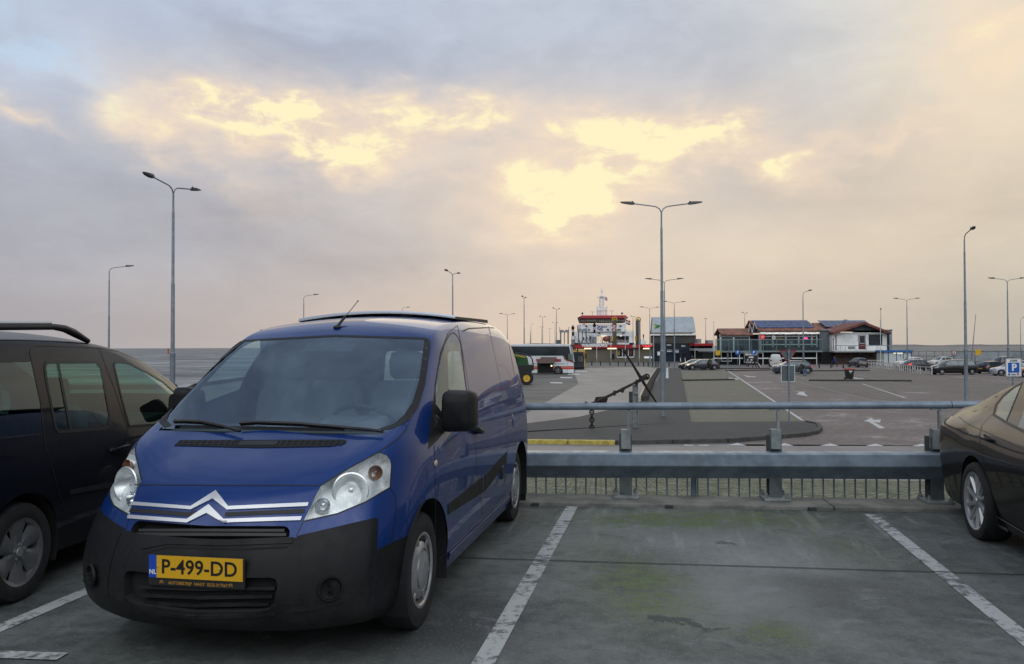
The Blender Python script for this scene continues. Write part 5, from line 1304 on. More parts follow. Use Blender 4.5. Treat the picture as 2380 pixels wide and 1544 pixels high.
L(2341, 645, 45, 2, 'twin-arm lamp post near the right picture edge')
L(2371.5, 738, 3, 1, 'distant single lamp post at the far right over the sea', flip=True)

# ================================================================== STREET FURNITURE ON THE ISLAND
# anchor
rust = mat('rusted iron', (0.030, 0.024, 0.021), 0.8, 0.2, 0.4, 5.0, bump=0.3, bscale=25)
ya = 33.2
A = lambda u, v, dy=0: D(u, v, ya + dy)
an = thing('anchor', 'large rusty ship anchor with long stock leaning on a steel post', 'anchor', A(1477, 1000))
o0 = A(1477, 1000)
AP = lambda u, v, dy=0: A(u, v, dy) - o0
mb = MB(); mb.tube([AP(1372, 941, -.1), AP(1420, 918), AP(1470, 893), AP(1490, 883)], [.065, .055, .052, .065], 8); mb.build('shank', an, rust, 40)
mb = MB(); mb.tube([AP(1451, 817, -.3), AP(1472, 850, -.15), AP(1490, 880), AP(1510, 912, .15), AP(1529, 941, .3)], [.034, .044, .065, .044, .034], 10); mb.ball(AP(1451, 817, -.3), .075, 10, 6); mb.ball(AP(1529, 941, .3), .075, 10, 6); mb.build('stock', an, rust, 40)
mb = MB(); mb.box(AP(1492, 881), (.20, .24, .20), 0, 0, .5); mb.tube([AP(1492, 881), AP(1504, 874)], [.11, .10], 8)
c = AP(1503, 876); mb.tube([c + Vector((.10 * math.cos(k), 0, .10 * math.sin(k))) for k in np.linspace(0, 2 * math.pi, 13)[:-1]], .035, 6, closed=True); mb.build('shackle', an, rust, 30)
for u, v in ((1447, 907), (1428, 914), (1480, 889)):
    mb = MB(); mb.box(AP(u, v), (.12, .20, .20), 0, 0, .47); mb.build('shank_band', an, rust, 0)
mb = MB(); mb.tube([AP(1372, 941, -.9), AP(1366, 940, -.5), AP(1373, 943, 0), AP(1384, 945, .5), AP(1392, 936, .9)], [.04, .07, .085, .07, .04], 8)
mb.add([AP(1386, 923, .75), AP(1409, 921, .55), AP(1413, 928, .5), AP(1407, 942, .6), AP(1384, 944, .8), AP(1383, 930, .85)], [(0, 1, 2, 3, 4, 5)])
mb.build('fluke', an, rust, 30, solid=.05)
mb = MB(); mb.tube([AP(1374, 942, -.2), AP(1366, 939, -.4), AP(1359.5, 933.5, -.6)], [.07, .05, .012], 8); mb.build('bill', an, rust, 30)
ch = MB(); n_ = 6; zt = AP(1375.5, 945, -.15); zb = AP(1375.5, 998, -.15)
cc = thing('anchor_chain', 'short rusty stud-link chain hanging from the anchor crown', 'chain', o0)
for i in range(n_):
    c = zt.lerp(zb, (i + .5) / n_); hh = (zt - zb).length / n_ * .66; mb = MB(); q = Vector((1, 0, 0)) if i % 2 else Vector((0, 1, 0))
    if i % 2: q = Vector((1, 0, 0))
    else: q = Vector((.35, .94, 0))
    mb.tube([c + q * .085 * math.cos(k) + Vector((0, 0, hh * math.sin(k))) for k in np.linspace(0, 2 * math.pi, 15)[:-1]], .027, 6, closed=True)
    mb.tube([c - q * .08, c + q * .08], .022, 6); mb.build('chain_link', cc, rust, 40)
ps = MB(); b0 = Vector((0, 0, 0)); h_ = (A(1477, 893) - o0).z
for dx in (-.09, .09): ps.box((dx, 0, h_ / 2 - .02), (.02, .16, h_ + .04))
ps.box((0, 0, h_ / 2), (.18, .02, h_ - .02))
for z in (h_ * .45, h_ * .8, h_ - .02): ps.box((0, -.06, z), (.20, .05, .05))
ps.build('support_post', an, M['galv_dark'], 0)
# low timber rail with studs along the island edge
tr = thing('timber_rail', 'low pale timber edging with dark sleepers running along the paved island', 'rail', (0, 0, 0))
pa = [G(1492, 936), G(1500, 915), G(1512, 890), G(1522, 872), G(1528, 862)]
tm = mat('weathered dark timber', (0.045, 0.042, 0.038), 0.85, 0, 0.3, 6.0, bump=.2); tp = mat('pale worn timber', (0.50, 0.43, 0.32), 0.8, 0, 0.3, 8.0)
mb = MB()
for a, b_ in zip(pa, pa[1:]):
    L_ = (b_ - a).length; k = max(2, int(L_ / 1.3)); d_ = (b_ - a).normalized(); rz_ = math.atan2(d_.y, d_.x)
    for i in range(k): c = a.lerp(b_, (i + .5) / k); mb = MB(); mb.box((c.x + .16, c.y, LOW + .22), (.5, .42, .36), rz_); mb.build('sleeper', tr, tm, 0)
    mb = MB(); c = (a + b_) / 2; mb.box((c.x - .12, c.y, LOW + .19), (L_ * .99, .12, .34), rz_); mb.build('rail', tr, tp, 0)
mb = MB(); c = G(1467, 944); mb.box((c.x, c.y, LOW + .40), (.22, .2, .8)); mb.build('end_post', tr, tm, 0)
# give-way sign seen from behind
ys = 34.6; o0 = D(1834.5, 991, ys); o0.z = LOW + .1
yp = thing('give_way_sign', 'back of a red-edged triangular give-way sign over a grey plate on a pole', 'sign', o0)
backm = mat('grey sign back', (0.12, 0.145, 0.16), 0.45, 0.4, 0.1, 4.0); pm_ = M['galv']
S_ = lambda u, v, dy=0: D(u, v, ys + dy) - o0
mb = MB(); mb.cyl((0, 0, 0), (0, 0, S_(1834, 813).z), .032, n=10); mb.build('pole', yp, pm_, 40)
T = [S_(1813, 816), S_(1850.5, 816), S_(1832, 844)]
def tri_o(k): c_ = (T[0] + T[1] + T[2]) / 3; return [((c_ + (p - c_) * k).x, (c_ + (p - c_) * k).z) for p in T]
mb = MB().use(M['red']); mb.prism(rounded(tri_o(1.10), .03), 'y', .055, .062); mb.use(backm); mb.prism(rounded(tri_o(.93), .02), 'y', .048, .0549); mb.build('triangle_plate', yp, None, 0)
a, b_ = S_(1816, 849), S_(1849, 888)
mb = MB().use(M['white']); mb.prism(rounded([(a.x, a.z), (b_.x, a.z), (b_.x, b_.z), (a.x, b_.z)], .02), 'y', .056, .062); mb.use(backm); mb.prism(rounded([(a.x + .025, a.z - .025), (b_.x - .025, a.z - .025), (b_.x - .025, b_.z + .025), (a.x + .025, b_.z + .025)], .02), 'y', .048, .0559); mb.build('back_plate', yp, None, 0)
for z in (S_(0, 824).z, S_(0, 841).z, S_(0, 857).z, S_(0, 879).z): mb = MB(); mb.box((0, .01, z), (.10, .09, .03)); mb.build('clamp', yp, pm_, 0)
# parking zone sign
yz = 31.0; o0 = D(2356, 876, yz); zt = o0.z; o0.z = LOW
pz = thing('parking_sign', 'white and blue parking zone sign reading ZONE P max 2h', 'sign', o0)
w2, h2 = .30, (D(2356, 833, yz) - D(2356, 876, yz)).z; zb = zt - LOW
mb = MB(); mb.cyl((0, .05, 0), (0, .05, zb + h2), .032, n=10); mb.build('pole', pz, pm_, 40)
mb = MB().use(backm); mb.prism(rounded([(-w2, zb), (w2, zb), (w2, zb + h2), (-w2, zb + h2)], .04), 'y', 0, .012); mb.use(M['white']); mb.prism(rounded([(-w2 + .012, zb + .012), (w2 - .012, zb + .012), (w2 - .012, zb + h2 - .012), (-w2 + .012, zb + h2 - .012)], .04), 'y', -.006, -.0005)
mb.use(M['void'])
for a, b_, c, e in ((-w2 + .03, w2 - .03, zb + .03, zb + .036), (-w2 + .03, w2 - .03, zb + h2 - .036, zb + h2 - .03)): mb.b2((a, -.009, c), (b_, -.006, e))
for x in (-w2 + .03, w2 - .036): mb.b2((x, -.0085, zb + .036), (x + .006, -.0062, zb + h2 - .036))
mb.use(M['signblue']); mb.b2((-.21, -.012, zb + .15), (.21, -.0065, zb + h2 - .16)); mb.b2((-.21, -.012, zb + .055), (-.13, -.0065, zb + .125)); mb.build('plate', pz, None, 0)
text('letter', 'P', .36, M['white'], (0.01, -.0155, zb + .145 + (h2 - .305) / 2), (1, 0, 0), (0, 0, 1), pz, .012)
text('zone_letters', 'ZONE', .095, M['void'], (0, -.0105, zb + h2 - .095), (1, 0, 0), (0, 0, 1), pz, .002, 1.1)
text('time_letters', 'max 2h', .095, M['void'], (.055, -.0105, zb + .092), (1, 0, 0), (0, 0, 1), pz, .002, 1.05)
# slim marker post and bin
o0 = G(1691.5, 881); mk = thing('marker_post', 'slim grey pole with a narrow upright plate beside the white lane line', 'post', o0)
mb = MB(); mb.cyl((0, 0, 0), (0, 0, 2.62), .035, n=8); mb.build('pole', mk, lamp_steel); mb = MB(); mb.box((0, -.05, 2.05), (.17, .02, 1.1)); mb.build('plate', mk, backm, 0)
o0 = G(1974, 883); wb = thing('wheelie_bin', 'black wheeled refuse bin with red lid and white sticker on the car park', 'bin', o0)
mb = MB(); mb.rings([[(x * k, y * k, z) for x, y in rounded([(-.36, -.36), (.36, -.36), (.36, .36), (-.36, .36)], .06, 3)] for z, k in ((.08, .76), (.5, .88), (.98, 1.0))]); mb.build('tub', wb, M['black'], 30)
mb = MB(); mb.rings([[(x * k, y * k, z) for x, y in rounded([(-.39, -.40), (.39, -.40), (.39, .42), (-.39, .42)], .06, 3)] for z, k in ((.98, 1.0), (1.04, 1.02), (1.09, .9))]); mb.build('lid', wb, mat('red orange plastic', (0.40, 0.06, 0.03), 0.5), 30)
mb = MB(); mb.b2((-.16, -.352, .80), (.16, -.346, .93)); mb.b2((-.05, -.345, .66), (.05, -.337, .74)); mb.build('sticker', wb, M['white'], 0)
mb = MB(); mb.tube([(-.30, .40, 1.0), (-.30, .50, 1.12), (.30, .50, 1.12), (.30, .40, 1.0)], .02, 6); mb.build('handle', wb, M['black'])
for s in (-1, 1): mb = MB(); mb.cyl((.26 * s, .34, .11), (.34 * s, .34, .11), .11, n=16); mb.build('wheel', wb, M['rubber'])
# bollards
bo = None
for i, (u, v) in enumerate(((1375.5, 850), (1396, 850), (1418, 850.5), (1437, 850.8), (1453.5, 851), (1470, 851), (1483.5, 851), (1496, 851.5), (1506.6, 852), (1517, 852.5), (1524.5, 853), (1529.5, 853.3), (1555, 852.5), (1580.5, 850), (1738.6, 853), (1904.4, 856), (1931.4, 856), (1960, 857))):
    p = G(u, v)
    lab = 'short black bollard along the curved pavement edge in front of the terminal' if i < 12 else ['lone black bollard in front of the arched hall', 'black bollard at the nose of the parked dark cars', 'black bollard below the restaurant sign', 'black bollard right of the grey estate car', 'black bollard before the dark passage under the building', 'black bollard left of the dark hatchback'][i - 12]
    grp = 'bollards before the terminal' if i < 12 else None
    if bo is None:
        bo = MB(); bo.lathe([(.10, 0), (.10, .72), (.085, .76), (.001, .77)], n=12); bo = bo.build('bollard', None, M['black'], 40); bo.location = p; tag(bo, lab, 'bollard', grp)
    else:
        q = bo.copy(); COL.objects.link(q); q.location = p; q['label'] = lab
        if grp: q['group'] = grp
        elif 'group' in q: del q['group']
# flag poles and flags
wpole = mat('white flagpole', (0.62, 0.63, 0.64), 0.4)
FLY = 165.0
def cloth(name, label, u0, v0, u1, v1, y, cols, fn, wave=.18):
    a, b_ = D(u0, v0, y), D(u1, v1, y); nx, nz = 24, 16
    mb = MB(); vs = []
    for j in range(nz + 1):
        for i in range(nx + 1):
            s, t = i / nx, j / nz
            vs.append((a.x + (b_.x - a.x) * s, y - .12 + wave * s * math.sin(s * 7 + t * 1.5), a.z + (b_.z - a.z) * t - .25 * s * s + .06 * math.sin(s * 9)))
    mb.v = vs
    for j in range(nz):
        for i in range(nx):
            mb.use(cols[fn((i + .5) / nx, (j + .5) / nz)]); k = j * (nx + 1) + i; mb.face((k, k + 1, k + nx + 2, k + nx + 1))
    o = mb.build(name, None, None, 0, solid=.01); return tag(o, label, 'flag')
fb_, fw_, fr_ = mat('flag blue', (0.03, 0.05, 0.25), 0.8), mat('flag white', (0.6, 0.6, 0.6), 0.8), mat('flag red', (0.42, 0.02, 0.03), 0.8)
fg_, fy_ = mat('flag green', (0.03, 0.22, 0.07), 0.8), mat('flag yellow', (0.5, 0.45, 0.05), 0.8)
for i, (u, v) in enumerate(((1387, 751.5), (1420, 751.5), (1453.5, 738.5), (1486, 750), (1519.5, 755))):
    p = D(u, 841.5, FLY); p.z = LOW; z = D(u, v, FLY).z - LOW
    f = thing('flagpole', ['white flagpole carrying the blue and white striped flag', 'white flagpole carrying the red and white crossed flag', 'tallest white flagpole carrying the red white and blue flag', 'bare white flagpole between two flags and the hall', 'white flagpole with a green flag before the arched hall'][i], 'flagpole', p)
    mb = MB(); mb.cyl((0, 0, 0), (0, 0, z), .075, .04, 8); mb.build('pole', f, wpole); mb = MB(); mb.ball((0, 0, z + .05), .09, 8, 6); mb.build('finial', f, wpole)
    mb = MB(); mb.cyl((0, 0, 0), (0, 0, 1.0), .10, n=8); mb.build('base_sleeve', f, lamp_steel)
def fris(s, t):
    k = int((s * 1.4 + t * 1.0) * 3.2)
    return 0 if k % 2 == 0 else (2 if abs(((s * 1.4 + t) * 3.2) % 1 - .5) < .22 and int(s * 9 + t * 3) % 3 == 1 else 1)
cloth('flag', 'flag with diagonal blue and white stripes and red leaf marks', 1388, 756, 1401, 768, FLY, (fb_, fw_, fr_), fris)
cloth('flag', 'red and white diagonally crossed flag', 1421.5, 755, 1433, 769, FLY, (fr_, fw_), lambda s, t: 1 if (abs(s - .5) < abs(t - .5) * .62) or (abs(t - .5) < abs(s - .5) * .45) else 0)
cloth('flag', 'red white and blue striped flag streaming right', 1454.5, 744, 1465, 754, FLY, (fr_, fw_, fb_), lambda s, t: min(2, int(t * 3)))
cloth('flag', 'green and yellow house flag before the arched hall roof', 1521, 752.5, 1534, 766, FLY, (fg_, fw_, fy_), lambda s, t: 1 if t < .12 else (2 if s < .3 and .25 < t < .7 else (0 if t < 1 - s * .55 else 1)), .1)
def pole(u, v0, v1, y, label, r=.07):
    p = D(u, v1, y); p.z = LOW; z = D(u, v0, y).z - LOW
    mb = MB(); mb.cyl((0, 0, 0), (0, 0, z), r, r * .7, 8); mb.ball((0, 0, z), r * 1.3, 8, 6); o = mb.build('mast', None, wpole); o.location = p; return tag(o, label, 'mast')
pole(1659.5, 748, 834, 150, 'thin white mast left of the restaurant terrace'); pole(2047, 744, 842, 140, 'white mast in front of the white gabled house')
mb = MB(); a, b_ = D(2258, 838, 150), D(2268, 730, 150); mb.tube([a, b_], [.10, .04], 8); tag(mb.build('mast', None, mat('grey mast', (0.2, 0.2, 0.2), 0.6)), 'leaning grey mast of a moored boat behind the grey fence at right', 'mast')
mb = MB(); a, b_ = D(1232.5, 803, 230), D(1232.5, 770, 230); mb.tube([a, b_], [.10, .04], 8); tag(mb.build('mast', None, MATS['grey mast']), 'thin distant mast behind the left end of the coach roof', 'mast')
# sea mark
p = G(391, 822.5, wl); sm_ = thing('sea_mark', 'small red sea mark standing in the water at far left', 'buoy', p)
mb = MB(); mb.lathe([(.9, -.5), (.9, .5), (.5, .7), (.5, 2.8), (.75, 2.9), (.75, 3.9), (.3, 4.1), (.001, 4.1)], n=14); mb.build('hull', sm_, mat('buoy red', (0.55, 0.06, 0.03), 0.5))
# small traffic signs
def sign(u, vt, vb, y, w_, label, m, shape='square', m2=None, glyph=None):
    p = D(u, vb, y); p.z = LOW; zt = D(u, vt, y).z - LOW; r = thing('traffic_sign', label, 'sign', p)
    mb = MB(); mb.cyl((0, 0, 0), (0, 0, zt + w_ * .4), .035, n=8); mb.build('pole', r, M['galv'])
    mb = MB().use(m)
    if shape == 'square': mb.prism(rounded([(-w_ / 2, zt - w_ / 2), (w_ / 2, zt - w_ / 2), (w_ / 2, zt + w_ / 2), (-w_ / 2, zt + w_ / 2)], .05), 'y', -.06, -.045)
    else: mb.prism(circle((0, zt), w_ / 2, 24), 'y', -.06, -.045)
    if m2: mb.use(m2); mb.prism(circle((0, zt), w_ * .36, 24), 'y', -.068, -.061)
    mb.build('plate', r, None, 0)
    if glyph: text('letter', glyph, w_ * .8, M['white'] if m2 is None else M['void'], (0, -.072, zt), (1, 0, 0), (0, 0, 1), r, .02)
    return r
sign(1714.6, 819.5, 849, 146, .80, 'blue parking sign left of the restaurant signboard', M['signblue'], glyph='P')
sign(1752, 819.5, 849, 146, .80, 'blue parking sign above the right part of the restaurant signboard', M['signblue'], glyph='P')
sign(1668.6, 820.5, 848, 146, .85, 'square yellow notice at the left end of the terrace', M['yellow'])
sign(2217.6, 820.5, 840, 150, .85, 'round red-rimmed sign above the grey fence', M['red'], 'round', M['white'], '6')
sign(2273.5, 819, 842, 140, .95, 'square yellow notice board above the grey fence at right', M['yellow'])
sign(1532.5, 822, 848, 165, .75, 'small white notice on a post left of the hall entrance', M['white'])
# ================================================================== BUILDINGS
def at(y):
    return lambda u, v: D(u, v, y)
def slab(mb, P, u0, v0, u1, v1, y, dep, dy=0.0):
    """box whose front face covers a rectangle at distance y and which runs dep metres back"""
    a, b_ = P(u0, v0), P(u1, v1); mb.b2((a.x, y + dy, min(a.z, b_.z)), (b_.x, y + dy + dep, max(a.z, b_.z))); return mb
ONE_PIECE = ('frame', 'board_frame', 'sign_frame', 'led_row', 'lit_panel', 'mullion')
def part(name, par, m, y, rects, dep, dy=0.0, bevel=0.0):
    P = at(y); o = None
    if name in ONE_PIECE:
        mb = MB()
        for r in rects: slab(mb, P, *r, y, dep, dy)
        return mb.build(name, par, m, 0, bevel=bevel)
    for r in rects: o = slab(MB(), P, *r, y, dep, dy).build(name, par, m, 0, bevel=bevel)
    return o
tiles = mat('red roof tiles', (0.235, 0.112, 0.080), 0.8, 0, 0.3, 1.2, bump=.3, bscale=6)
brick = mat('brown brick', (0.060, 0.040, 0.032), 0.85, 0, 0.3, 2.0)
stucco = mat('stained white render', (0.80, 0.83, 0.82), 0.8, 0, 0.14, 0.5)
frame_w = mat('white window frame', (0.74, 0.78, 0.80), 0.5)
solar = mat('solar panels', (0.055, 0.085, 0.19), 0.35, 0, 0.3, 1.5)
gsteel = mat('grey green steel', (0.20, 0.25, 0.26), 0.5, 0.1)
gl_b = glass('balustrade glass', (0.72, 0.80, 0.79), 1.5, 0.01)
lamp_w = mat('lit warm tube', (1, .9, .6), .5, emit=(1.0, 0.88, 0.50), estr=1.6)
bulb_w = mat('fairy light bulbs', (1, .9, .7), .5, emit=(1.0, 0.92, 0.75), estr=0.8)
pan = mat('dark glazing', (0.020, 0.026, 0.028), 0.08, 0, 0.5, 0.4, spec=0.6)
# --- ticket office with red band
yt = 178.0; P = at(yt)
bld = thing('ticket_office', 'low brown ticket office with red fascia and white WAGENBORG lettering in front of the ferry', 'building', (0, 0, 0))
bw_ = mat('olive brown panels', (0.13, 0.115, 0.085), 0.75, 0, 0.12, 0.6)
part('wall', bld, bw_, yt, [(1316, 809, 1433.6, 843.5), (1474, 809, 1516, 843.5), (1433.6, 830.5, 1474, 843.5)], 8)
part('window_recess', bld, M['void'], yt, [(1433.6, 809, 1474, 830.5)], 7.5, .6)
wn = part('window', bld, pan, yt, [(1434, 809.6, 1473.6, 830)], .05, .25)
part('frame', wn, frame_w, yt, [(1433.4, 809, 1434.6, 831), (1472.6, 809, 1474.2, 831), (1446, 810, 1447.4, 830), (1459.5, 810, 1461, 830), (1433.6, 829.4, 1474, 831.4)], .2, -.06)
for r, m in (((1437.5, 816.5, 1440, 826), M['yellow']), ((1450, 813, 1454, 822), mat('orange poster', (.35, .10, .04), .6)), ((1463.5, 814, 1469, 824), mat('dark red poster', (.16, .02, .02), .6))): part('poster', wn, m, yt, [r], .03, .16)
part('fascia', bld, M['red'], yt, [(1312, 802, 1517, 809.4)], 9, -.5)
part('door_panel', bld, M['void'], yt, [(1422.5, 822.5, 1428, 835.5)], .05, -.06)
text('fascia_letters', 'WAGENBORG', .78, M['white'], P(1381, 803.2) + Vector((0, -.56, 0)), (1, 0, 0), (0, 0, 1), bld, .06, 1.12, .05, 1.0)
for u0, u1 in ((1357.5, 1374), (1411.5, 1432), (1494, 1509)): part('tube_lamp', bld, lamp_w, yt, [(u0, 809.3, u1, 811.6)], .12, -.62)
mb = MB(); c = P(1473.5, 805); mb.lathe([(.38, 0), (.38, -.12), (.34, -.14), (.001, -.14)], (c.x, c.y - .5, c.z), 'y', 24); mb.build('wall_clock', bld, mat('clock face', (.5, .48, .40), .4), 30)
part('display_board', bld, M['void'], yt, [(1490, 802.6, 1516.5, 808)], .1, -.7)
led_m = mat('red led text', (1, .05, .05), .5, emit=(1.0, 0.04, 0.05), estr=1.5)
part('led_row', bld, led_m, yt, [(1491.5, 803.4, 1496, 805), (1497, 803.4, 1503, 805), (1505, 803.4, 1514.5, 805), (1498, 805.9, 1507, 807)], .03, -.74)
part('roof', bld, M['asphalt_dark'], yt, [(1313, 801.4, 1516, 802)], 8.8, -.3)
ib = thing('information_board', 'slanted white information board on legs right of the office windows', 'board', (P(1499, 842).x, yt - 4, LOW))
mb = MB(); zt = D(1499, 831, yt - 4).z - LOW; mb.box((0, 0, zt), (1.6, .8, .06), 0, .5, 0); mb.build('panel', ib, M['white'], 0)
for s in (-1, 1): mb = MB(); mb.box((.6 * s, 0, zt / 2), (.06, .06, zt)); mb.build('leg', ib, M['galv_dark'], 0)
# --- arched hall
yh = 183.0; P = at(yh)
hall = thing('arrival_hall', 'tall hall with curved ribbed metal roof and blue glazed front', 'building', (0, 0, 0))
zinc = mat('ribbed zinc roof', (0.40, 0.45, 0.485), 0.45, 0.0, 0.10, 1.0)
u0, u1 = 1514, 1614.5
zr, ze, zb_, zg = P(0, 741).z, P(0, 778).z, P(0, 797.5).z, LOW
x0, x1 = P(u0, 778).x, P(u1, 778).x; xt0, xt1 = P(1517, 741).x, P(1611, 741).x
prof = [(0, ze), (.35, ze + .9), (1.0, ze + 1.75), (2.2, ze + 2.7), (4.0, zr), (8, zr + .2), (13, zr - .4), (17, ze + 1), (18.5, ze)]
mb = MB(); o_ = 0
nrib = 24
for i in range(nrib):
    fa, fb = i / nrib, (i + 1) / nrib
    for (a0, b0, up) in ((fa, fa + (fb - fa) * .86, 0.0), (fa + (fb - fa) * .86, fb, .09)):
        o_ = len(mb.v)
        for dy, z in prof:
            k = (z - ze) / (zr - ze)
            for f in (a0, b0):
                xa, xb = x0 + (xt0 - x0) * k, x1 + (xt1 - x1) * k
                mb.v.append((xa + (xb - xa) * f, yh + dy - up, z + up))
        for j in range(len(prof) - 1): mb.face((o_ + 2 * j, o_ + 2 * j + 1, o_ + 2 * j + 3, o_ + 2 * j + 2))
mb.build('roof', hall, zinc, 20)
mb = MB()
for sx, xx in ((-1, 0), (1, 1)):
    pts = [(yh + dy, z) for dy, z in prof]; xe = x0 if sx < 0 else x1
    mb.add([((xe + ((xt0 - x0) if sx < 0 else (xt1 - x1)) * (z - ze) / (zr - ze)) + .02 * sx, y, z) for y, z in pts], [tuple(range(len(pts)))])
mb.build('gable', hall, mat('dark blue steel', (0.035, 0.05, 0.075), .5), 0, solid=.2)
part('eaves_strip', hall, frame_w, yh, [(1513.5, 777.5, 1615, 780)], .3, -.35)
part('upper_wall', hall, mat('dark taupe cladding', (0.060, 0.058, 0.054), .7, 0, .15, .8), yh, [(1512.5, 780, 1615.5, 798)], 18, .0)
part('glazing', hall, mat('deep blue glazing', (0.012, 0.022, 0.040), .08, 0, .6, .6, spec=.7), yh, [(1516, 798, 1613, 843)], .1, 1.2)
part('mullion', hall, mat('blue frame', (0.015, 0.035, 0.075), .5), yh, [(u, 798, u + 1.0, 843) for u in (1516, 1525, 1535, 1547, 1560, 1566, 1577, 1590, 1601, 1612)] + [(1516, 812, 1613, 813), (1516, 820.5, 1613, 821.3)], .3, .95)
lit = mat('dim lit display', (.4, .45, .5), .5, emit=(0.35, 0.42, 0.45), estr=.55)
part('lit_panel', hall, lit, yh, [(1550 + (i % 3) * 4.2, 812.5 + (i // 3) * 3.4, 1553.4 + (i % 3) * 4.2, 814.6 + (i // 3) * 3.4) for i in range(6)] + [(1569 + (i % 2) * 4.2, 812.5 + (i // 2) * 3.4, 1572.4 + (i % 2) * 4.2, 814.6 + (i // 2) * 3.4) for i in range(6)] + [(1549, 801, 1560, 803.5), (1583, 803, 1592, 806)], .05, 1.1)
pv = Vector((x0, yh, 0)); ra = -R(9.2); hall.rotation_euler = (0, 0, ra); hall.location = pv - Matrix.Rotation(ra, 3, 'Z') @ pv
# --- small red-banded kiosk right of the hall
yk = 176.0; P = at(yk)
kio = thing('kiosk', 'small flat kiosk with red band between the arched hall and the restaurant', 'building', (0, 0, 0))
part('fascia', kio, M['red'], yk, [(1613.5, 798.5, 1657, 804)], 6, -.4)
part('glazing', kio, pan, yk, [(1615, 804, 1657, 810), (1617, 815, 1640, 842)], .2, .3)
part('wall', kio, mat('pale grey wall', (.33, .35, .36), .7), yk, [(1614, 810, 1658, 815), (1636, 815, 1641, 842), (1650.5, 815, 1658, 842)], 5, 0)
part('door', kio, mat('dark red door', (.13, .02, .025), .6), yk, [(1643, 816, 1650, 842)], .1, .05)
part('wall', kio, M['grey'], yk, [(1641, 815, 1643, 842)], .3, 0)
part('roof_unit', kio, M['grey'], yk, [(1622.5, 788, 1631.5, 798), (1646.5, 791, 1659, 798.4)], 2.5, .6)
# --- restaurant on stilts
yr = 150.0; P = at(yr)
res = thing('restaurant', 'restaurant on stilts with red tiled roofs, blue solar panels and glass-railed terrace', 'building', (0, 0, 0))
part('terrace_slab', res, gsteel, yr, [(1663, 815.6, 1912.5, 818.6)], 14, 0)
def gable_roof(name, par, m, ua, ub, vt, ve, y, dep, over=.4, slope_u=0.0):
    P_ = at(y); a, b_ = P_(ua, ve), P_(ub, ve); zt, ze_ = P_(ua, vt).z, a.z; h2 = dep / 2; mb = MB()
    ta, tb = a.x + slope_u, b_.x - slope_u
    A_ = [(a.x, y - over, ze_), (b_.x, y - over, ze_), (tb, y + h2, zt), (ta, y + h2, zt), (b_.x, y + dep + over, ze_), (a.x, y + dep + over, ze_)]
    B_ = [(p[0], p[1], p[2] - .22) for p in A_]
    mb.add(A_ + B_, [(0, 1, 2, 3), (3, 2, 4, 5), (6, 9, 8, 7), (9, 11, 10, 8), (0, 6, 7, 1), (5, 4, 10, 11), (0, 3, 9, 6), (3, 5, 11, 9), (1, 7, 8, 2), (2, 8, 10, 4)])
    return mb.build(name, par, m, 0)
gable_roof('wing_roof', res, tiles, 1674.5, 1749, 763, 777, yr + 1.5, 4.6)
part('wing_wall', res, frame_w, yr, [(1678, 777, 1748.5, 779.5), (1678.5, 779, 1682, 816), (1709, 779, 1712.5, 816), (1747, 779, 1749, 816), (1679, 781.5, 1748, 783)], .3, 1.6)
part('wing_glazing', res, mat('bluish glazing', (0.050, 0.066, 0.070), .08, 0, .6, .3, spec=.6), yr, [(1682, 778, 1748, 816)], .1, 1.75)
part('glazing_bar', res, gsteel, yr, [(u, 779, u + .8, 815) for u in (1721, 1728, 1735)] + [(1712, 800, 1747, 801)], .12, 1.6)
part('wing_core', res, M['void'], yr, [(1684, 778, 1746, 816)], 3, 2.6)
gable_roof('link_roof', res, tiles, 1746, 1765, 750.5, 772, yr + 3, 5.5, .2)
for nm, ua, ub, ut, vt in (('link_gable', 1745.3, 1753.5, 1747, 750.5), ('main_gable', 1753.5, 1768, 1758.5, 748.6)):
    mb = MB(); a, t_, b_ = P(ua, 772.5), P(ut, vt), P(ub, 774)
    for p, q in ((a, t_), (t_, b_)):
        d = (q - p); n = Vector((-d.z, 0, d.x)).normalized() * .03
        mb.add([(p + n + Vector((0, 1.3, 0))), (q + n + Vector((0, 1.3, 0))), (q - n + Vector((0, 1.3, 0))), (p - n + Vector((0, 1.3, 0))), (p + n + Vector((0, 1.38, 0))), (q + n + Vector((0, 1.38, 0))), (q - n + Vector((0, 1.38, 0))), (p - n + Vector((0, 1.38, 0)))], [(0, 1, 2, 3), (4, 7, 6, 5), (0, 4, 5, 1), (3, 2, 6, 7), (0, 3, 7, 4), (1, 5, 6, 2)])
    mb.build('barge_board', res, frame_w, 0)
    mb = MB(); mb.add([P(ua + .6, 774) + Vector((0, 1.7, 0)), P(ut, vt + 1.5) + Vector((0, 1.7, 0)), P(ub - .6, 774) + Vector((0, 1.7, 0))], [(0, 1, 2)]); mb.build(nm, res, M['glass_dark'], 0, solid=.1)
mb = MB(); z0_, z1_ = P(0, 772.2).z, P(0, 748.2).z; xa, xb, xc, xd = P(1766, 772).x, P(1909, 772).x, P(1898, 748).x, P(1757, 748).x
for th in (0,):
    A_ = [(xa, yr + .6, z0_), (xb, yr + .6, z0_), (xc, yr + 5.0, z1_), (xd, yr + 5.0, z1_), (xb, yr + 9.6, z0_), (xa, yr + 9.6, z0_)]; B_ = [(p[0], p[1], p[2] - .25) for p in A_]
    mb.add(A_ + B_, [(0, 1, 2, 3), (3, 2, 4, 5), (6, 9, 8, 7), (9, 11, 10, 8), (0, 6, 7, 1), (5, 4, 10, 11), (0, 3, 9, 6), (3, 5, 11, 9), (1, 7, 8, 2), (2, 8, 10, 4)])
rf = mb.build('main_roof', res, tiles, 0)
n_ = Vector((0, z0_ - z1_, 4.4)).normalized() * -1
n_ = Vector((0, -(z1_ - z0_), 4.4)).normalized()
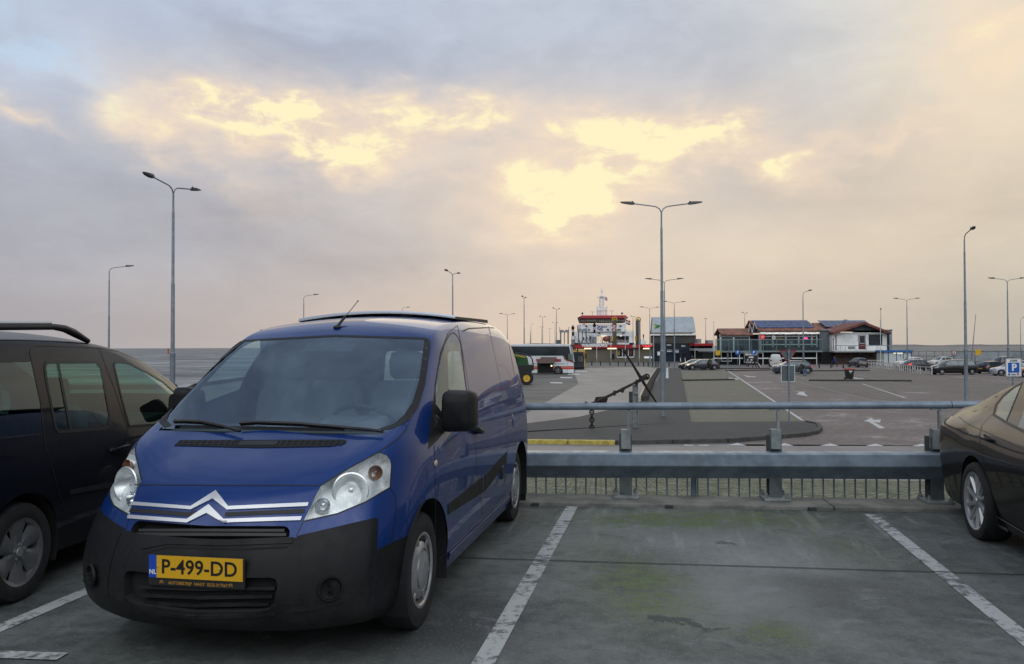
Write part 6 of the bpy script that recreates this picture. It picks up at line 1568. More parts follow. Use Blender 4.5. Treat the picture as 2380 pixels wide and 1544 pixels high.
def on_roof(u, v):                                   # point on the front slope at a height seen at v
    z = P(0, v).z; k = (z - z0_) / (z1_ - z0_); y = yr + .6 + 4.4 * k; return Vector((P(u, v).x, y, z))
mb = MB()
for i in range(9):
    ua, ub = 1769.5 + i * 14.3, 1769.5 + (i + 1) * 14.3 - .5
    for va, vb in ((750, 756), (756.4, 762.2), (762.6, 768)):
        sh_ = lambda u, v: u + (v - 768) * .28 * (1 - (u - 1769.5) / 129 * .55)
        q = [on_roof(sh_(ua, vb), vb), on_roof(sh_(ub, vb), vb), on_roof(sh_(ub, va), va), on_roof(sh_(ua, va), va)]
        mb.add([p + n_ * .16 for p in q] + [p + n_ * .02 for p in q], [(0, 1, 2, 3), (0, 4, 5, 1), (1, 5, 6, 2), (2, 6, 7, 3), (3, 7, 4, 0)])
mb.build('solar_panel', res, solar, 0)
part('fascia', res, frame_w, yr, [(1767, 772.4, 1907, 776.5)], .3, .35)
fl = MB(); rr = random.Random(3)
for i in range(60):
    u = 1771 + i * 2.25; p = P(u, 773.4 + rr.random() * 3.2); fl.ball((p.x, yr + .26, p.z), .045 + .03 * rr.random(), 6, 4)
fl = fl.build('fairy_lights', res, bulb_w, 0); fl['kind'] = 'stuff'
part('main_wall', res, mat('white clad piers', (.48, .50, .51), .6), yr, [(1767.5, 777, 1773.5, 816), (1797.5, 777, 1802, 807), (1828.5, 777, 1832, 807), (1858.5, 777, 1862.5, 807), (1889.5, 777, 1893, 805), (1901.5, 777, 1904.5, 807)], .4, .9)
part('window_rail', res, frame_w, yr, [(1773, 781, 1904, 782.6), (1773, 800, 1904, 802)], .2, 1.0)
part('main_glazing', res, pan, yr, [(1773, 777, 1904, 800.5)], .1, 1.25)
part('apron', res, mat('warm timber apron', (.12, .065, .040), .7, 0, .3, .8), yr, [(1773, 802, 1904, 816)], .2, 1.4)
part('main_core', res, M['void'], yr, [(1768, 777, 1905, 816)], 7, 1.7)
part('window_poster', res, mat('pale poster', (.25, .25, .24), .6), yr, [(1784.5, 793.5, 1790.5, 799), (1841, 793, 1847.5, 798.5)], .03, 1.2)
part('menu_banner', res, mat('olive banner', (.20, .15, .04), .6), yr, [(1806, 783, 1826, 788.5)], .05, 1.15)
ne = mat('pink neon', (1, .1, .5), .5, emit=(1.0, 0.10, 0.45), estr=1.2); nb_ = mat('blue neon', (.1, .1, 1), .5, emit=(0.12, 0.08, 0.9), estr=1.2)
mb = MB(); c = P(1877, 786.8); mb.use(ne); mb.tube([c + Vector((.30 * math.cos(a), 1.0, .15 * math.sin(a) + .05 * math.sin(3 * a))) for a in np.linspace(0, 6.28, 20)[:-1]], .055, 6, closed=True); mb.tube([c + Vector((-.2, 1.0, .0)), c + Vector((0, 1.0, .06)), c + Vector((.2, 1.0, -.02))], .05, 6)
mb.use(nb_); mb.tube([c + Vector((-.32, 1.0, .12)), c + Vector((-.36, 1.0, -.02)), c + Vector((-.28, 1.0, -.16)), c + Vector((-.05, 1.0, -.2))], .05, 6); mb.build('neon_sign', res, None, 0)
def disc(u, v, r, m, nm, glyph, gm):
    c = P(u, v); mb = MB(); mb.lathe([(r, 0), (r, -.18), (r - .03, -.2), (.001, -.2)], (c.x, yr + .6, c.z), 'y', 28); o = mb.build(nm, res, m, 30)
    if glyph == 'K':
        mb = MB()
        for dx in (-.13, .13): mb.box((c.x + dx, yr + .385, c.z), (.09, .02, .30))
        mb.box((c.x, yr + .385, c.z), (.2, .02, .09)); mb.build('letter', o, gm, 0)
    else:
        mb = MB(); mb.ball((c.x, yr + .39, c.z - .02), .16, 12, 6, (1.2, .1, .55)); mb.box((c.x, yr + .385, c.z + .12), (.06, .02, .16)); mb.build('mark', o, gm, 0)
disc(1774.3, 783.6, .40, mat('lit red disc', (.5, .02, .03), .4, emit=(.75, .02, .03), estr=.5), 'round_sign', 'K', M['white'])
disc(1800.4, 785, .31, M['white'], 'round_sign', 'o', M['void'])
# balustrade
part('balustrade_glass', res, gl_b, yr, [(1663.5 + i * 31, 790, 1694 + i * 31, 815.4) for i in range(8)], .02, .05)
part('balustrade_post', res, gsteel, yr, [(u, 789.5, u + 1.0, 818) for u in (1662.5, 1693.5, 1715, 1746, 1774, 1804.5, 1835.5, 1866.5, 1910.5)], .07, 0)
part('balustrade_rail', res, gsteel, yr, [(1662.5, 789, 1912, 790.2)], .09, -.02)
part('terrace_furniture', res, M['void'], yr, [(1690, 806, 1697, 815.4), (1723, 807, 1731, 815.4), (1780, 808, 1795, 815.4), (1812, 807, 1826, 815.4), (1869, 808.5, 1881, 815.4), (1889, 806, 1897, 815.4)], .6, .3)
# undercroft
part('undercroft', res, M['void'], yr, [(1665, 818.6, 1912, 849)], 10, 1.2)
part('stilt', res, frame_w, yr, [(1719, 819, 1720.5, 848), (1773.5, 819, 1775, 848), (1898.5, 819, 1900, 848)], .15, .2)
part('cross_beam', res, frame_w, yr, [(1658, 832, 1728, 834), (1761, 832, 1899, 834), (1719, 819.5, 1776, 821.5)], .15, .35)
part('sign_frame', res, frame_w, yr, [(1676, 818.6, 1700.5, 819.4), (1676, 839.4, 1700.5, 840.2), (1676, 818.6, 1676.8, 840.2), (1699.7, 818.6, 1700.5, 840.2)], .06, .0)
bd = part('signboard', res, mat('slate signboard', (.012, .014, .020), .6), yr, [(1730, 821, 1761.5, 843)], .06, .0)
part('board_frame', bd, frame_w, yr, [(1729.4, 820.4, 1762, 821), (1729.4, 843, 1762, 843.8), (1729.4, 821, 1730, 843), (1761.5, 821, 1762, 843), (1733, 841, 1757, 841.8)], .08, -.02)
text('board_letters', 'RESTAURANT', .34, M['white'], P(1746, 824.5) + Vector((0, -.03, 0)), (1, 0, 0), (0, 0, 1), bd, .022, 1.0, .01)
text('board_letters', 'OPEN', .36, M['white'], P(1746, 830.8) + Vector((0, -.03, 0)), (1, 0, 0), (0, 0, 1), bd, .024, 1.05, .01)
mb = MB(); c = P(1738, 837); mb.tube([c + Vector((.17 * math.cos(a), -.03, .11 * math.sin(a))) for a in np.linspace(0, 6.28, 14)[:-1]], .03, 5, closed=True); mb.tube([c + Vector((.02, -.03, .13)), c + Vector((-.03, -.03, .22))], .02, 5)
c = P(1746.5, 837); mb.prism([(c.x - .12, c.z - .12), (c.x + .12, c.z - .12), (c.x + .15, c.z + .14), (c.x - .15, c.z + .14)], 'y', yr - .04, yr - .02); mb.build('board_symbol', bd, M['white'], 0)
# stair tower and rear roof
part('stair_tower', res, mat('blue grey sheet', (.115, .135, .145), .6, 0, .2, .4), yr, [(1911, 767, 1935, 818)], 6, 1.5)
part('tower_cap', res, M['grey'], yr, [(1908, 765.5, 1938, 768)], 6.6, 1.2)
gable_roof('rear_roof', res, tiles, 1898, 2046, 749, 767, yr + 9, 9, .3, .9)
z0b, z1b = at(yr + 9)(0, 767).z, at(yr + 9)(0, 749).z
mb = MB()
for i in range(8):
    ua, ub = 1919 + i * 14, 1932.4 + i * 14
    for va, vb in ((750, 755), (755.4, 760.6), (761, 766)):
        q = []
        for u, v in ((ua, vb), (ub, vb), (ub, va), (ua, va)):
            z = at(yr + 9)(0, v).z; k = (z - z0b) / (z1b - z0b); y = yr + 9 - .3 + 4.8 * k; q.append(Vector((at(yr + 9)(u, v).x, y - .10, z + .08)))
        mb.add(q + [p + Vector((0, .1, -.06)) for p in q], [(0, 1, 2, 3), (0, 4, 5, 1), (1, 5, 6, 2), (2, 6, 7, 3), (3, 7, 4, 0)])
mb.build('solar_panel', res, solar, 0)
part('cooling_unit', res, frame_w, yr, [(1904, 750, 1909, 759), (1904.5, 758.5, 1913.5, 761.5)], 1.2, 5)
part('duct', res, M['void'], yr, [(1910.5, 750, 1916, 765)], .8, 6)
mb = MB(); c = at(yr + 8)(1950, 756.5); mb.lathe([(.38, -.12), (.26, -.04), (.001, 0)], c, 'y', 20); mb.build('satellite_dish', res, mat('pale dish', (.4, .42, .45), .5), 40)
mb = MB(); c = at(yr + 12)(1965, 744); mb.cyl((c.x, c.y, c.z - .6), (c.x, c.y, c.z), .05); mb.box((c.x, c.y, c.z), (.7, .2, .16)); mb.build('roof_vent', res, M['grey'], 0)
# --- white gabled house next to it
yg = 150.0; P = at(yg)
gh = thing('gabled_house', 'white upper floor with low red gable roof over a dark brick base', 'building', (0, 0, 0))
mb = MB(); pk, l_, r_ = P(2005, 748.8), P(1933, 772.5), P(2066.5, 772.5)
for a, b_ in ((l_, pk), (pk, r_)):
    A_ = [a, b_, b_ - Vector((0, 0, .42)), a - Vector((0, 0, .42))]
    mb.add([(p.x, yg - .9, p.z) for p in A_] + [(p.x, yg + 12, p.z) for p in A_], [(0, 1, 2, 3), (4, 7, 6, 5), (0, 4, 5, 1), (3, 2, 6, 7), (0, 3, 7, 4), (1, 5, 6, 2)])
mb.build('roof', gh, mat('dark red verge and tiles', (0.17, 0.058, 0.044), .75, 0, .25, 1.0), 0)
mb = MB(); mb.prism([(P(1940, 774).x, P(0, 774).z), (P(2062, 774).x, P(0, 774).z), (pk.x, pk.z - .5)], 'y', yg - .1, yg + .1); mb.build('gable', gh, mat('slate boarding', (.045, .055, .060), .7, 0, .2, 1.0), 0)
part('wall', gh, stucco, yg, [(1935, 773.5, 2062, 816)], 10, .15)
part('eaves_board', gh, frame_w, yg, [(1944, 773.8, 2060, 775.4)], .1, -.02)
dr = part('door', gh, mat('dark red door', (.13, .02, .025), .6), yg, [(1996, 779, 2012.5, 812)], .1, .08)
part('door_light', dr, M['glass_dark'], yg, [(1998.5, 780.8, 2010.3, 798)], .04, .05); part('frame', dr, frame_w, yg, [(1997.6, 780, 2011.2, 780.8), (1997.6, 798, 2011.2, 798.8), (1997.6, 780, 1998.4, 798.8), (2010.4, 780, 2011.2, 798.8)], .05, .04)
wn = part('window', gh, pan, yg, [(2021.5, 778.8, 2049.8, 801)], .1, .1); part('frame', wn, M['void'], yg, [(2020, 777.8, 2051, 779), (2020, 801, 2051, 802), (2020, 779, 2021.5, 801), (2049.8, 779, 2051, 801), (2044, 779, 2045, 801)], .12, .04)
part('narrow_door', gh, MATS['dark red door'], yg, [(1936.5, 785, 1938.5, 814), (1942.5, 779, 1945, 814)], .08, .1)
part('vent_grille', gh, mat('grey louvre', (.20, .23, .23), .6), yg, [(1971.5, 805.2, 1987.5, 811.5)], .06, .1)
part('balcony_slab', gh, mat('pale concrete slab', (.34, .36, .36), .7), yg, [(1934, 815.6, 2062, 818.6)], 2.2, -1.2)
part('railing_post', gh, gsteel, yg, [(u, 803.5, u + .8, 816) for u in (1935, 1947, 1959, 1983, 2007, 2032, 2060)], .05, -1.1); part('rail', gh, gsteel, yg, [(1935, 803, 2062, 804)], .06, -1.1)
part('annex', gh, mat('bluish cladding', (.26, .31, .34), .5, 0, .1, .5), yg, [(2074, 766, 2081, 818), (2062, 766, 2082, 768.5)], 7, 1.2); part('annex_glazing', gh, pan, yg, [(2062, 768.5, 2074, 816)], .2, 1.4); part('annex_bar', gh, frame_w, yg, [(2062, 768, 2063, 816), (2068, 768, 2069, 816)], .2, 1.3)
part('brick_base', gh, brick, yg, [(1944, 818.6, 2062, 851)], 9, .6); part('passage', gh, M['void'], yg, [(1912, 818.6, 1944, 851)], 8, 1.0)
part('base_window', gh, M['glass_dark'], yg, [(1998, 821, 2011, 829.5), (2030, 823, 2041, 830)], .06, .55)
# --- blue and white kiosk
yb = 142.0; P = at(yb)
bk = thing('cabin', 'white portable cabin with blue roof edge and blue corner posts, lit inside', 'cabin', (0, 0, 0))
part('roof', bk, mat('cabin blue', (.02, .13, .36), .45), yb, [(2052, 814.5, 2121, 819)], 3.2, -.15)
bp = mat('white cabin panel', (.52, .56, .54), .5, 0, .1, .6); part('wall', bk, bp, yb, [(2055, 819, 2119, 850)], 2.8, .1)
part('post', bk, MATS['cabin blue'], yb, [(2064.5, 819, 2066.3, 850), (2083.5, 819, 2085, 850), (2099.5, 819, 2101, 850), (2118, 819, 2120.5, 850)], .1, .02)
part('lit_strip', bk, mat('soft light strip', (1, .95, .7), .5, emit=(1.0, .95, .72), estr=.75), yb, [(2077, 820.2, 2083, 822.2), (2085.5, 820.2, 2099, 822.2)], .03, .07)
part('mark', bk, M['void'], yb, [(2092.5, 826, 2094, 829.5)], .02, .08)
# ================================================================== FENCES
def fence_run(name, label, pts, h, step, rails, m, r=.05, infill=None):
    f = thing(name, label, 'fence', (0, 0, 0))
    for a, b_ in zip(pts, pts[1:]):
        d = b_ - a; L_ = d.length; d.normalize(); k = max(1, round(L_ / step)); rz_ = math.atan2(d.y, d.x)
        for i in range(k + (1 if b_ is pts[-1] else 0)):
            c = a + d * (L_ * i / k); mb = MB(); mb.box((c.x, c.y, c.z + h / 2), (r * 2, r * 2, h), rz_); mb.build('post', f, m, 0)
        for z in rails:
            c = (a + b_) / 2; mb = MB(); mb.box((c.x, c.y, c.z + z), (L_, r * 1.2, r * 2.0), rz_); mb.build('rail', f, m, 0)
        if infill:
            c = (a + b_) / 2; n = Vector((-d.y, d.x, 0)) * .08; mb = MB(); mb.box((c.x + n.x, c.y + n.y, c.z + h * .5), (L_, .04, h * .92), rz_); mb.build('panel', f, infill, 0)
    return f
wf = mat('white barrier paint', (.55, .55, .53), .6, 0, .2, 3)
fence_run('white_fence', 'low white post and rail fence running towards the dark minivan', [G(2019, 854), G(2056, 857.5), G(2086, 861.5), G(2110, 865), G(2139, 869.5), G(2166, 871.5)], .92, 1.5, (.86, .34), wf, .045)
fence_run('white_fence', 'short white fence in front of the brick base', [G(2016, 851.5), G(2062, 851.5)], 1.0, 2.0, (.95, .5), wf, .045)
cl_ = mat('grey fence sheeting', (.22, .25, .27), .6, 0, .3, .35)
fence_run('clad_fence', 'long grey sheeted fence in front of the water at right', [D(2213, 843, 150) * 1, D(2700, 843, 150) * 1], 2.2, 4.0, (2.1, .3), M['galv_dark'], .05, cl_)
fence_run('open_fence', 'open post and rail fence beside the kiosk in front of the water', [D(2118, 843, 165), D(2212, 843, 150)], 2.2, 3.2, (2.1, 1.2, .4), M['galv_dark'], .045)
# ================================================================== FERRY AND MOORING STRUCTURES
yf = 228.0; P = at(yf)
fer = thing('ferry', 'white car ferry with red bridge roof and lattice mast behind the ticket office', 'ferry', (0, 0, 0))
shipw = mat('ship white', (.80, .81, .82), .5, 0, .08, .4); navy = mat('ship dark band', (.016, .017, .020), .5)
part('bridge_roof', fer, mat('ship red', (.36, .03, .04), .5), yf, [(1351, 733.5, 1456, 739.5)], 9, -.5, .2)
part('bridge_roof', fer, MATS['ship red'], yf, [(1348.5, 737.5, 1458.5, 740.6)], 10, -1.0, .1)
mb = MB(); mb.prism([(P(1346.5, 740).x, P(0, 740.4).z), (P(1457, 740).x, P(0, 740.4).z), (P(1453.5, 754).x, P(0, 754).z), (P(1350.5, 754).x, P(0, 754).z)], 'y', yf, yf + 7); mb.build('bridge', fer, navy, 0)
part('bridge_window', fer, mat('bright bridge glass', (.34, .33, .27), .2, 0, .5, .5), yf, [(1350.5 + i * 4.63, 741.8, 1354 + i * 4.63, 747.4 + (1.6 if 8 < i < 16 else 0)) for i in range(22)], .05, -.06)
part('superstructure', fer, shipw, yf, [(1349.5, 754, 1454.5, 771)], 12, .2)
part('side_wing', fer, shipw, yf, [(1454, 765, 1458, 781)], 6, 1)
part('deck_house', fer, shipw, yf, [(1336, 771, 1362, 802), (1362, 780.5, 1385, 802), (1362, 771, 1425, 781), (1432, 771, 1474.6, 781.2), (1463, 781, 1474.6, 802), (1336, 797.5, 1500, 802)], 10, .6)
part('deck_house', fer, mat('shaded pink deck side', (.34, .26, .26), .6), yf, [(1432, 790, 1462, 797.5)], 8, 2)
part('deck_opening', fer, M['grey'], yf, [(1432, 781.2, 1463, 790)], 5, 4)
part('porthole', fer, navy, yf, [(1360.5, 757, 1365, 760), (1440, 757, 1445, 760), (1366.5, 765, 1371.5, 769.6), (1434, 765, 1443, 769.6), (1352, 766, 1356, 769.6), (1410, 765, 1416, 769), (1369.5, 782, 1375, 790), (1355, 784, 1358, 791), (1362.5, 783, 1365.5, 790), (1391, 773, 1395, 776), (1446, 774.5, 1449, 777), (1449, 773, 1452, 775.5)], .08, .1)
part('deck_opening', fer, navy, yf, [(1415.5, 781, 1424.5, 797)], 1.5, .5)
part('deck_light', fer, lamp_w, yf, [(1398 + i * 3.4, 780.6, 1400 + i * 3.4, 782.2) for i in range(4)] + [(1442.5, 780.6, 1444.5, 782)], .1, .3)
mb = MB(); c = P(1407.5, 788); mb.ball((c.x, yf - 1.0, c.z), .75, 12, 8, (1.3, .5, 1)); mb.build('life_raft', fer, mat('dull red', (.22, .06, .05), .6), 40)
mb = MB(); c = P(1357.5, 750.8); mb.tube([c + Vector((.30 * math.cos(a), -.12, .30 * math.sin(a))) for a in np.linspace(0, 6.28, 18)[:-1]], .09, 6, closed=True); mb.build('lifebuoy', fer, mat('lifebuoy orange', (.5, .10, .03), .6), 50)
rl_ = MB()
for v in (769.8, 767.4, 777.5):
    a, b_ = P(1362, v), P(1475, v + .6); rl_.tube([(a.x, yf - .3, a.z), (b_.x, yf - .3, b_.z)], .035, 5)
for i in range(26):
    u = 1362 + i * 4.5; a, b_ = P(u, 771.5), P(u, 767.2); rl_.tube([(a.x, yf - .3, a.z), (b_.x, yf - .3, b_.z)], .03, 4)
rl_.build('deck_railing', fer, shipw, 0)
rl_ = MB(); rg = random.Random(5)
for i in range(34):
    u = 1336 + rg.random() * 100; v0 = 781 + rg.random() * 12; a, b_ = P(u, v0), P(u + rg.uniform(-3, 3), v0 + 6 + rg.random() * 8); rl_.tube([(a.x, yf - .6 - rg.random(), a.z), (b_.x, yf - .6, b_.z)], .05 + .06 * rg.random(), 4)
rl_.build('deck_gear', fer, mat('deck gear grey', (.30, .31, .32), .6, 0, .5, 1), 0)
ms = MB()
for u in (1397, 1405): a, b_ = P(u, 733), P(u, 690); ms.tube([(a.x, yf + 3, a.z), (b_.x, yf + 3, b_.z)], .22, 8)
for i in range(13):
    v = 731 - i * 3.2; a, b_ = P(1397, v), P(1405, v - (1.6 if i % 2 else 0)); ms.tube([(a.x, yf + 3, a.z), (b_.x, yf + 3, b_.z)], .07, 5)
for u in (1390.5, 1393, 1400, 1410, 1413): a, b_ = P(u, 733), P(u, 711 + (3 if u in (1393, 1410) else 0)); ms.tube([(a.x, yf + 3, a.z), (b_.x, yf + 3, b_.z)], .16, 6)
a, b_ = P(1390, 720), P(1413.5, 720.6); ms.box(((a.x + b_.x) / 2, yf + 3, a.z), (b_.x - a.x, .6, .35))
a, b_ = P(1390.5, 690), P(1412, 690); ms.tube([(a.x, yf + 3, a.z), (b_.x, yf + 3, b_.z)], .12, 6)
c = P(1401.5, 688); ms.ball((c.x, yf + 3, c.z), .55, 12, 8, (1, 1, .8))
for u in (1391.5, 1396, 1408.5, 1411.5): a, b_ = P(u, 690.5), P(u, 686.5); ms.tube([(a.x, yf + 3, a.z), (b_.x, yf + 3, b_.z)], .06, 5)
a, b_ = P(1401.5, 688), P(1401.5, 667); ms.tube([(a.x, yf + 3, a.z), (b_.x, yf + 3, b_.z)], [.18, .05], 6)
for v in (672.5, 676, 679): a, b_ = P(1397.5, v), P(1405.5, v); ms.tube([(a.x, yf + 3, a.z), (b_.x, yf + 3, b_.z)], .05, 5)
ms.build('mast', fer, shipw, 40)
for u, v, w_ in ((1379, 724, 9), (1424, 722, 12)):
    mb = MB(); a = P(u, 733.5); t = P(u, v); mb.tube([(a.x, yf + 2, a.z), (t.x, yf + 2, t.z)], .12, 6); mb.box((t.x, yf + 2, t.z), (w_ * .115, .25, .2)); mb.build('radar_scanner', fer, shipw, 0)
for u in (1355, 1448): mb = MB(); c = P(u, 728); mb.ball((c.x, yf + 2, c.z), .28, 10, 6); mb.cyl((c.x, yf + 2, c.z - .8), (c.x, yf + 2, c.z), .08); mb.build('searchlight', fer, navy, 40)
part('hull', fer, navy, yf, [(1330, 802, 1502, 812)], 14, .3)
text('ship_name', 'OERD', .5, navy, P(1405.5, 760.3) + Vector((0, .14, 0)), (1, 0, 0), (0, 0, 1), fer, .01)
cloth('flag', 'small red white and blue flag on the ferry mast', 1405.5, 691, 1411.5, 698, yf, (fr_, fw_, fb_), lambda s, t: min(2, int(t * 3)), .1)
# second small vessel behind the office
bt = thing('work_boat', 'small white boat superstructure behind the second yellow-wheeled tower', 'boat', (0, 0, 0))
part('cabin', bt, shipw, 235, [(1488, 793, 1502, 803), (1491, 789.5, 1499, 793)], 4); mb = MB(); a, b_ = at(235)(1495.5, 790), at(235)(1495.5, 781); mb.tube([a, b_], .08, 5); mb.box(b_, (.3, .2, .9)); mb.build('mast', bt, navy, 0)
# link span towers
conc = mat('tower concrete', (.105, .097, .082), .8, 0, .2, .5)
def tower(uc, label, us):
    t = thing('linkspan_tower', label, 'tower', (0, 0, 0)); y = 200.0; Pt = at(y)
    mb = MB(); a, b_ = Pt(us[0], 745), Pt(us[1], 745); mb.b2((a.x, y, LOW), (b_.x, y + 1.2, a.z)); mb.build('column', t, conc, 0)
    mb = MB(); c = Pt(uc, 743); r = .56
    mb.tube([c + Vector((r * math.cos(k), .3, r * math.sin(k))) for k in np.linspace(0, 6.283, 25)[:-1]], .12, 6, closed=True)
    for k in range(5): q = 6.283 * k / 5; mb.tube([c + Vector((0, .3, 0)), c + Vector((r * math.cos(q), .3, r * math.sin(q)))], .07, 5)
    mb.build('sheave', t, M['yellow'], 40); mb = MB(); mb.box(c + Vector((0, .7, -.35)), (.5, .5, .8)); mb.build('bearing', t, M['void'], 0)
    a, b_ = Pt(us[0] - 3.2, 781), Pt(us[0] + .2, 793); mb = MB(); mb.b2((a.x, y - .3, b_.z), (b_.x, y + .2, a.z)); mb.build('ladder_box', t, M['yellow'], 0)
    return t
tower(1428.5, 'brown linkspan tower with yellow wheel in front of the ferry bridge', (1424.5, 1433)); tower(1484, 'brown linkspan tower with yellow wheel right of the ferry', (1479, 1488.5))
def dolphin(u0, u1, v0, label):
    t = thing('mooring_frame', label, 'mooring', (0, 0, 0)); y = 198.0; Pt = at(y); a, b_ = Pt(u0, v0), Pt(u1, v0 + 6)
    for f in (.1, .5, .9): x = a.x + (b_.x - a.x) * f; mb = MB(); mb.cyl((x, y, LOW), (x, y, b_.z), .16 if f != .5 else .10, n=8); mb.build('pile', t, mat('weathered pile', (.17, .165, .16), .8), 40)
    mb = MB(); mb.b2((a.x, y - .3, b_.z), (b_.x, y + .8, b_.z + .35)); mb.b2((a.x + .1, y - .2, b_.z + .35), (a.x + .9, y + .6, a.z)); mb.b2((b_.x - .9, y - .2, b_.z + .35), (b_.x - .1, y + .6, a.z)); mb.build('head', t, mat('grey steel head', (.25, .27, .29), .5), 0)
    for f in (.0, .98): x = a.x + (b_.x - a.x) * f; mb = MB(); mb.cyl((x, y, b_.z), (x, y, a.z + .7), .06, n=6); mb.build('stanchion', t, M['void'])
dolphin(1301, 1322.5, 767, 'grey steel mooring frame at the left end of the office roof'); dolphin(1342.5, 1364.5, 764, 'grey steel mooring frame overlapping the left side of the ferry')
def stack(u, v0, label):
    t = thing('beacon_column', label, 'beacon', (0, 0, 0)); y = 215.0; Pt = at(y); c = Pt(u, v0); z = lambda v: Pt(u, v).z
    sc_ = Pt(u + 1, v0).x - c.x; w_ = 2.6 * sc_
    def seg(va, vb, k, m, nm): mb = MB(); mb.cyl((c.x, y, z(vb)), (c.x, y, z(va)), w_ * k, n=14); mb.build(nm, t, m, 40)
    seg(v0 + 11, v0 + 12.5, 1.0, M['white'], 'band'); seg(v0 + 12.5, v0 + 14, 1.0, M['void'], 'band'); seg(v0 + 14, v0 + 16, 1.0, M['white'], 'band'); seg(v0 + 16, v0 + 25, 1.02, M['void'], 'shaft'); seg(v0 + 25, v0 + 33, 1.45, M['white'], 'base'); seg(v0 + 33, 812, 1.6, M['grey'], 'foot')
    mb = MB(); mb.lathe([(w_ * .9, z(v0 + 11)), (w_ * 1.6, z(v0 + 6)), (w_ * 1.7, z(v0 + 5)), (w_ * .9, z(v0 + 4.6)), (w_ * .8, z(v0 + 1.5)), (.001, z(v0))], (c.x, y, 0), 'z', 14); mb.build('head', t, M['void'], 40)
stack(1331.5, 756, 'black and white banded column left of the ferry'); stack(1381.5, 750, 'black and white banded column in front of the ferry superstructure')
mb = MB(); slab(mb, at(200), 1293.5, 790.5, 1303, 803, 200, 4); tag(mb.build('grey_hut', None, mat('hut grey', (.12, .14, .15), .6), 0), 'small grey hut roof left of the first mooring frame', 'hut')

# ================================================================== COACH, CITY BUS, TRACTOR
yc = 101.5; P = at(yc)
coach = thing('coach', 'white touring coach with red stripe and open luggage hatch behind the blue van', 'coach', (0, 0, 0))
cw = mat('coach white', (.64, .67, .70), .35, 0, .06, .3, coat=.6); cdk = mat('coach dark glazing', (.018, .026, .032), .06, 0, .5, .25, spec=.7)
X_ = lambda u: P(u, 830).x; Z_ = lambda v: P(1260, v).z
xf, xb = X_(1333.5), X_(1333.5) - 12.2
body = [(xb, Z_(868)), (xf, Z_(868)), (xf + .02, Z_(848)), (xf - .1, Z_(840)), (X_(1327), Z_(803.5)), (X_(1322), Z_(801)), (X_(1310), Z_(799.8)), (xb, Z_(799.8))]
mb = MB(); mb.prism(body, 'y', yc, yc + 2.5); mb.build('body', coach, cw, 0, bevel=.08, bseg=3)
mb = MB(); mb.prism([(X_(1210), Z_(800.2)), (X_(1240), Z_(798.2)), (X_(1290), Z_(798.8)), (X_(1300), Z_(800.6))], 'y', yc + .25, yc + 2.2); mb.build('roof_pod', coach, mat('roof pod dark', (.03, .045, .06), .4), 0, bevel=.05)
mb = MB(); mb.prism([(xb + .3, Z_(805)), (X_(1322.5), Z_(805.5)), (X_(1327), Z_(826)), (X_(1331.8), Z_(841.5)), (X_(1322), Z_(840)), (X_(1312), Z_(836)), (X_(1308.5), Z_(827)), (xb + .3, Z_(827.2))], 'y', yc - .03, yc + .02); mb.build('side_glazing', coach, cdk, 0)
mb = MB(); mb.prism([(X_(1320), Z_(823)), (X_(1328.5), Z_(823)), (X_(1331), Z_(839)), (X_(1321), Z_(837))], 'y', yc - .05, yc - .031); mb.build('driver_window', coach, mat('greenish pane', (.12, .15, .13), .1), 0)
mb = MB(); mb.prism([(X_(1328.2), Z_(806)), (X_(1329.6), Z_(806)), (X_(1335.2), Z_(842)), (X_(1333.4), Z_(842))], 'y', yc - .06, yc - .031); mb.build('pillar', coach, cw, 0)
part('red_stripe', coach, mat('coach orange red', (.48, .065, .03), .4), yc, [(1215, 851.5, 1249, 854), (1215, 854.8, 1249, 858.5), (1286, 851.5, 1333.4, 854), (1286, 854.8, 1333.4, 858.5)], .03, -.02)
mb = MB(); mb.prism([(X_(1310), Z_(828)), (X_(1311.5), Z_(828)), (X_(1316), Z_(837)), (X_(1332.5), Z_(842)), (X_(1332.5), Z_(843.3)), (X_(1314.5), Z_(838.2))], 'y', yc - .045, yc - .032); mb.build('red_swoosh', coach, MATS['coach orange red'], 0)
text('side_letters', 'oc', .62, M['red'], P(1251.5, 836.5) + Vector((0, -.03, 0)), (1, 0, 0), (0, 0, 1), coach, .03, 1.0, .01); text('side_letters', 'uas', .62, M['red'], P(1296, 836.8) + Vector((0, -.03, 0)), (1, 0, 0), (0, 0, 1), coach, .03, 1.0, .01)
part('hatch_opening', coach, M['void'], yc, [(1249, 840.5, 1286, 867)], .05, -.035)
mb = MB(); a = [P(1257.5, 830.2), P(1294.5, 830.2), P(1286.5, 844.5), P(1249.5, 844.5)]
mb.add([(a[0].x, yc - .12, a[0].z), (a[1].x, yc - .12, a[1].z), (a[2].x, yc - .55, a[2].z), (a[3].x, yc - .55, a[3].z)], [(0, 1, 2, 3)]); mb.build('hatch_flap', coach, mat('brown hatch lining', (.055, .025, .016), .4), 0, solid=.04)
part('hatch_lamp', coach, lamp_w, yc, [(1280, 848.8, 1283.6, 852)], .04, -.09)
part('panel_joint', coach, M['void'], yc, [(1318, 839, 1318.4, 868), (1286, 845.8, 1314, 846.2), (1232, 845.5, 1249, 846)], .02, -.025)
for u in (1297, 1225): mb = MB().use(M['void']); c = P(u, 864.5); mb.lathe([(.58, -.026), (.001, -.026)], (c.x, yc, c.z + .06), 'y', 28); mb.build('wheel_arch', coach, M['void'], 0); w_ = wheel(coach, (c.x, yc + .07, LOW + .50), -1, .50, .28, .29, (8, .12), mat('dull steel rim', (.25, .26, .27), .4, .5))
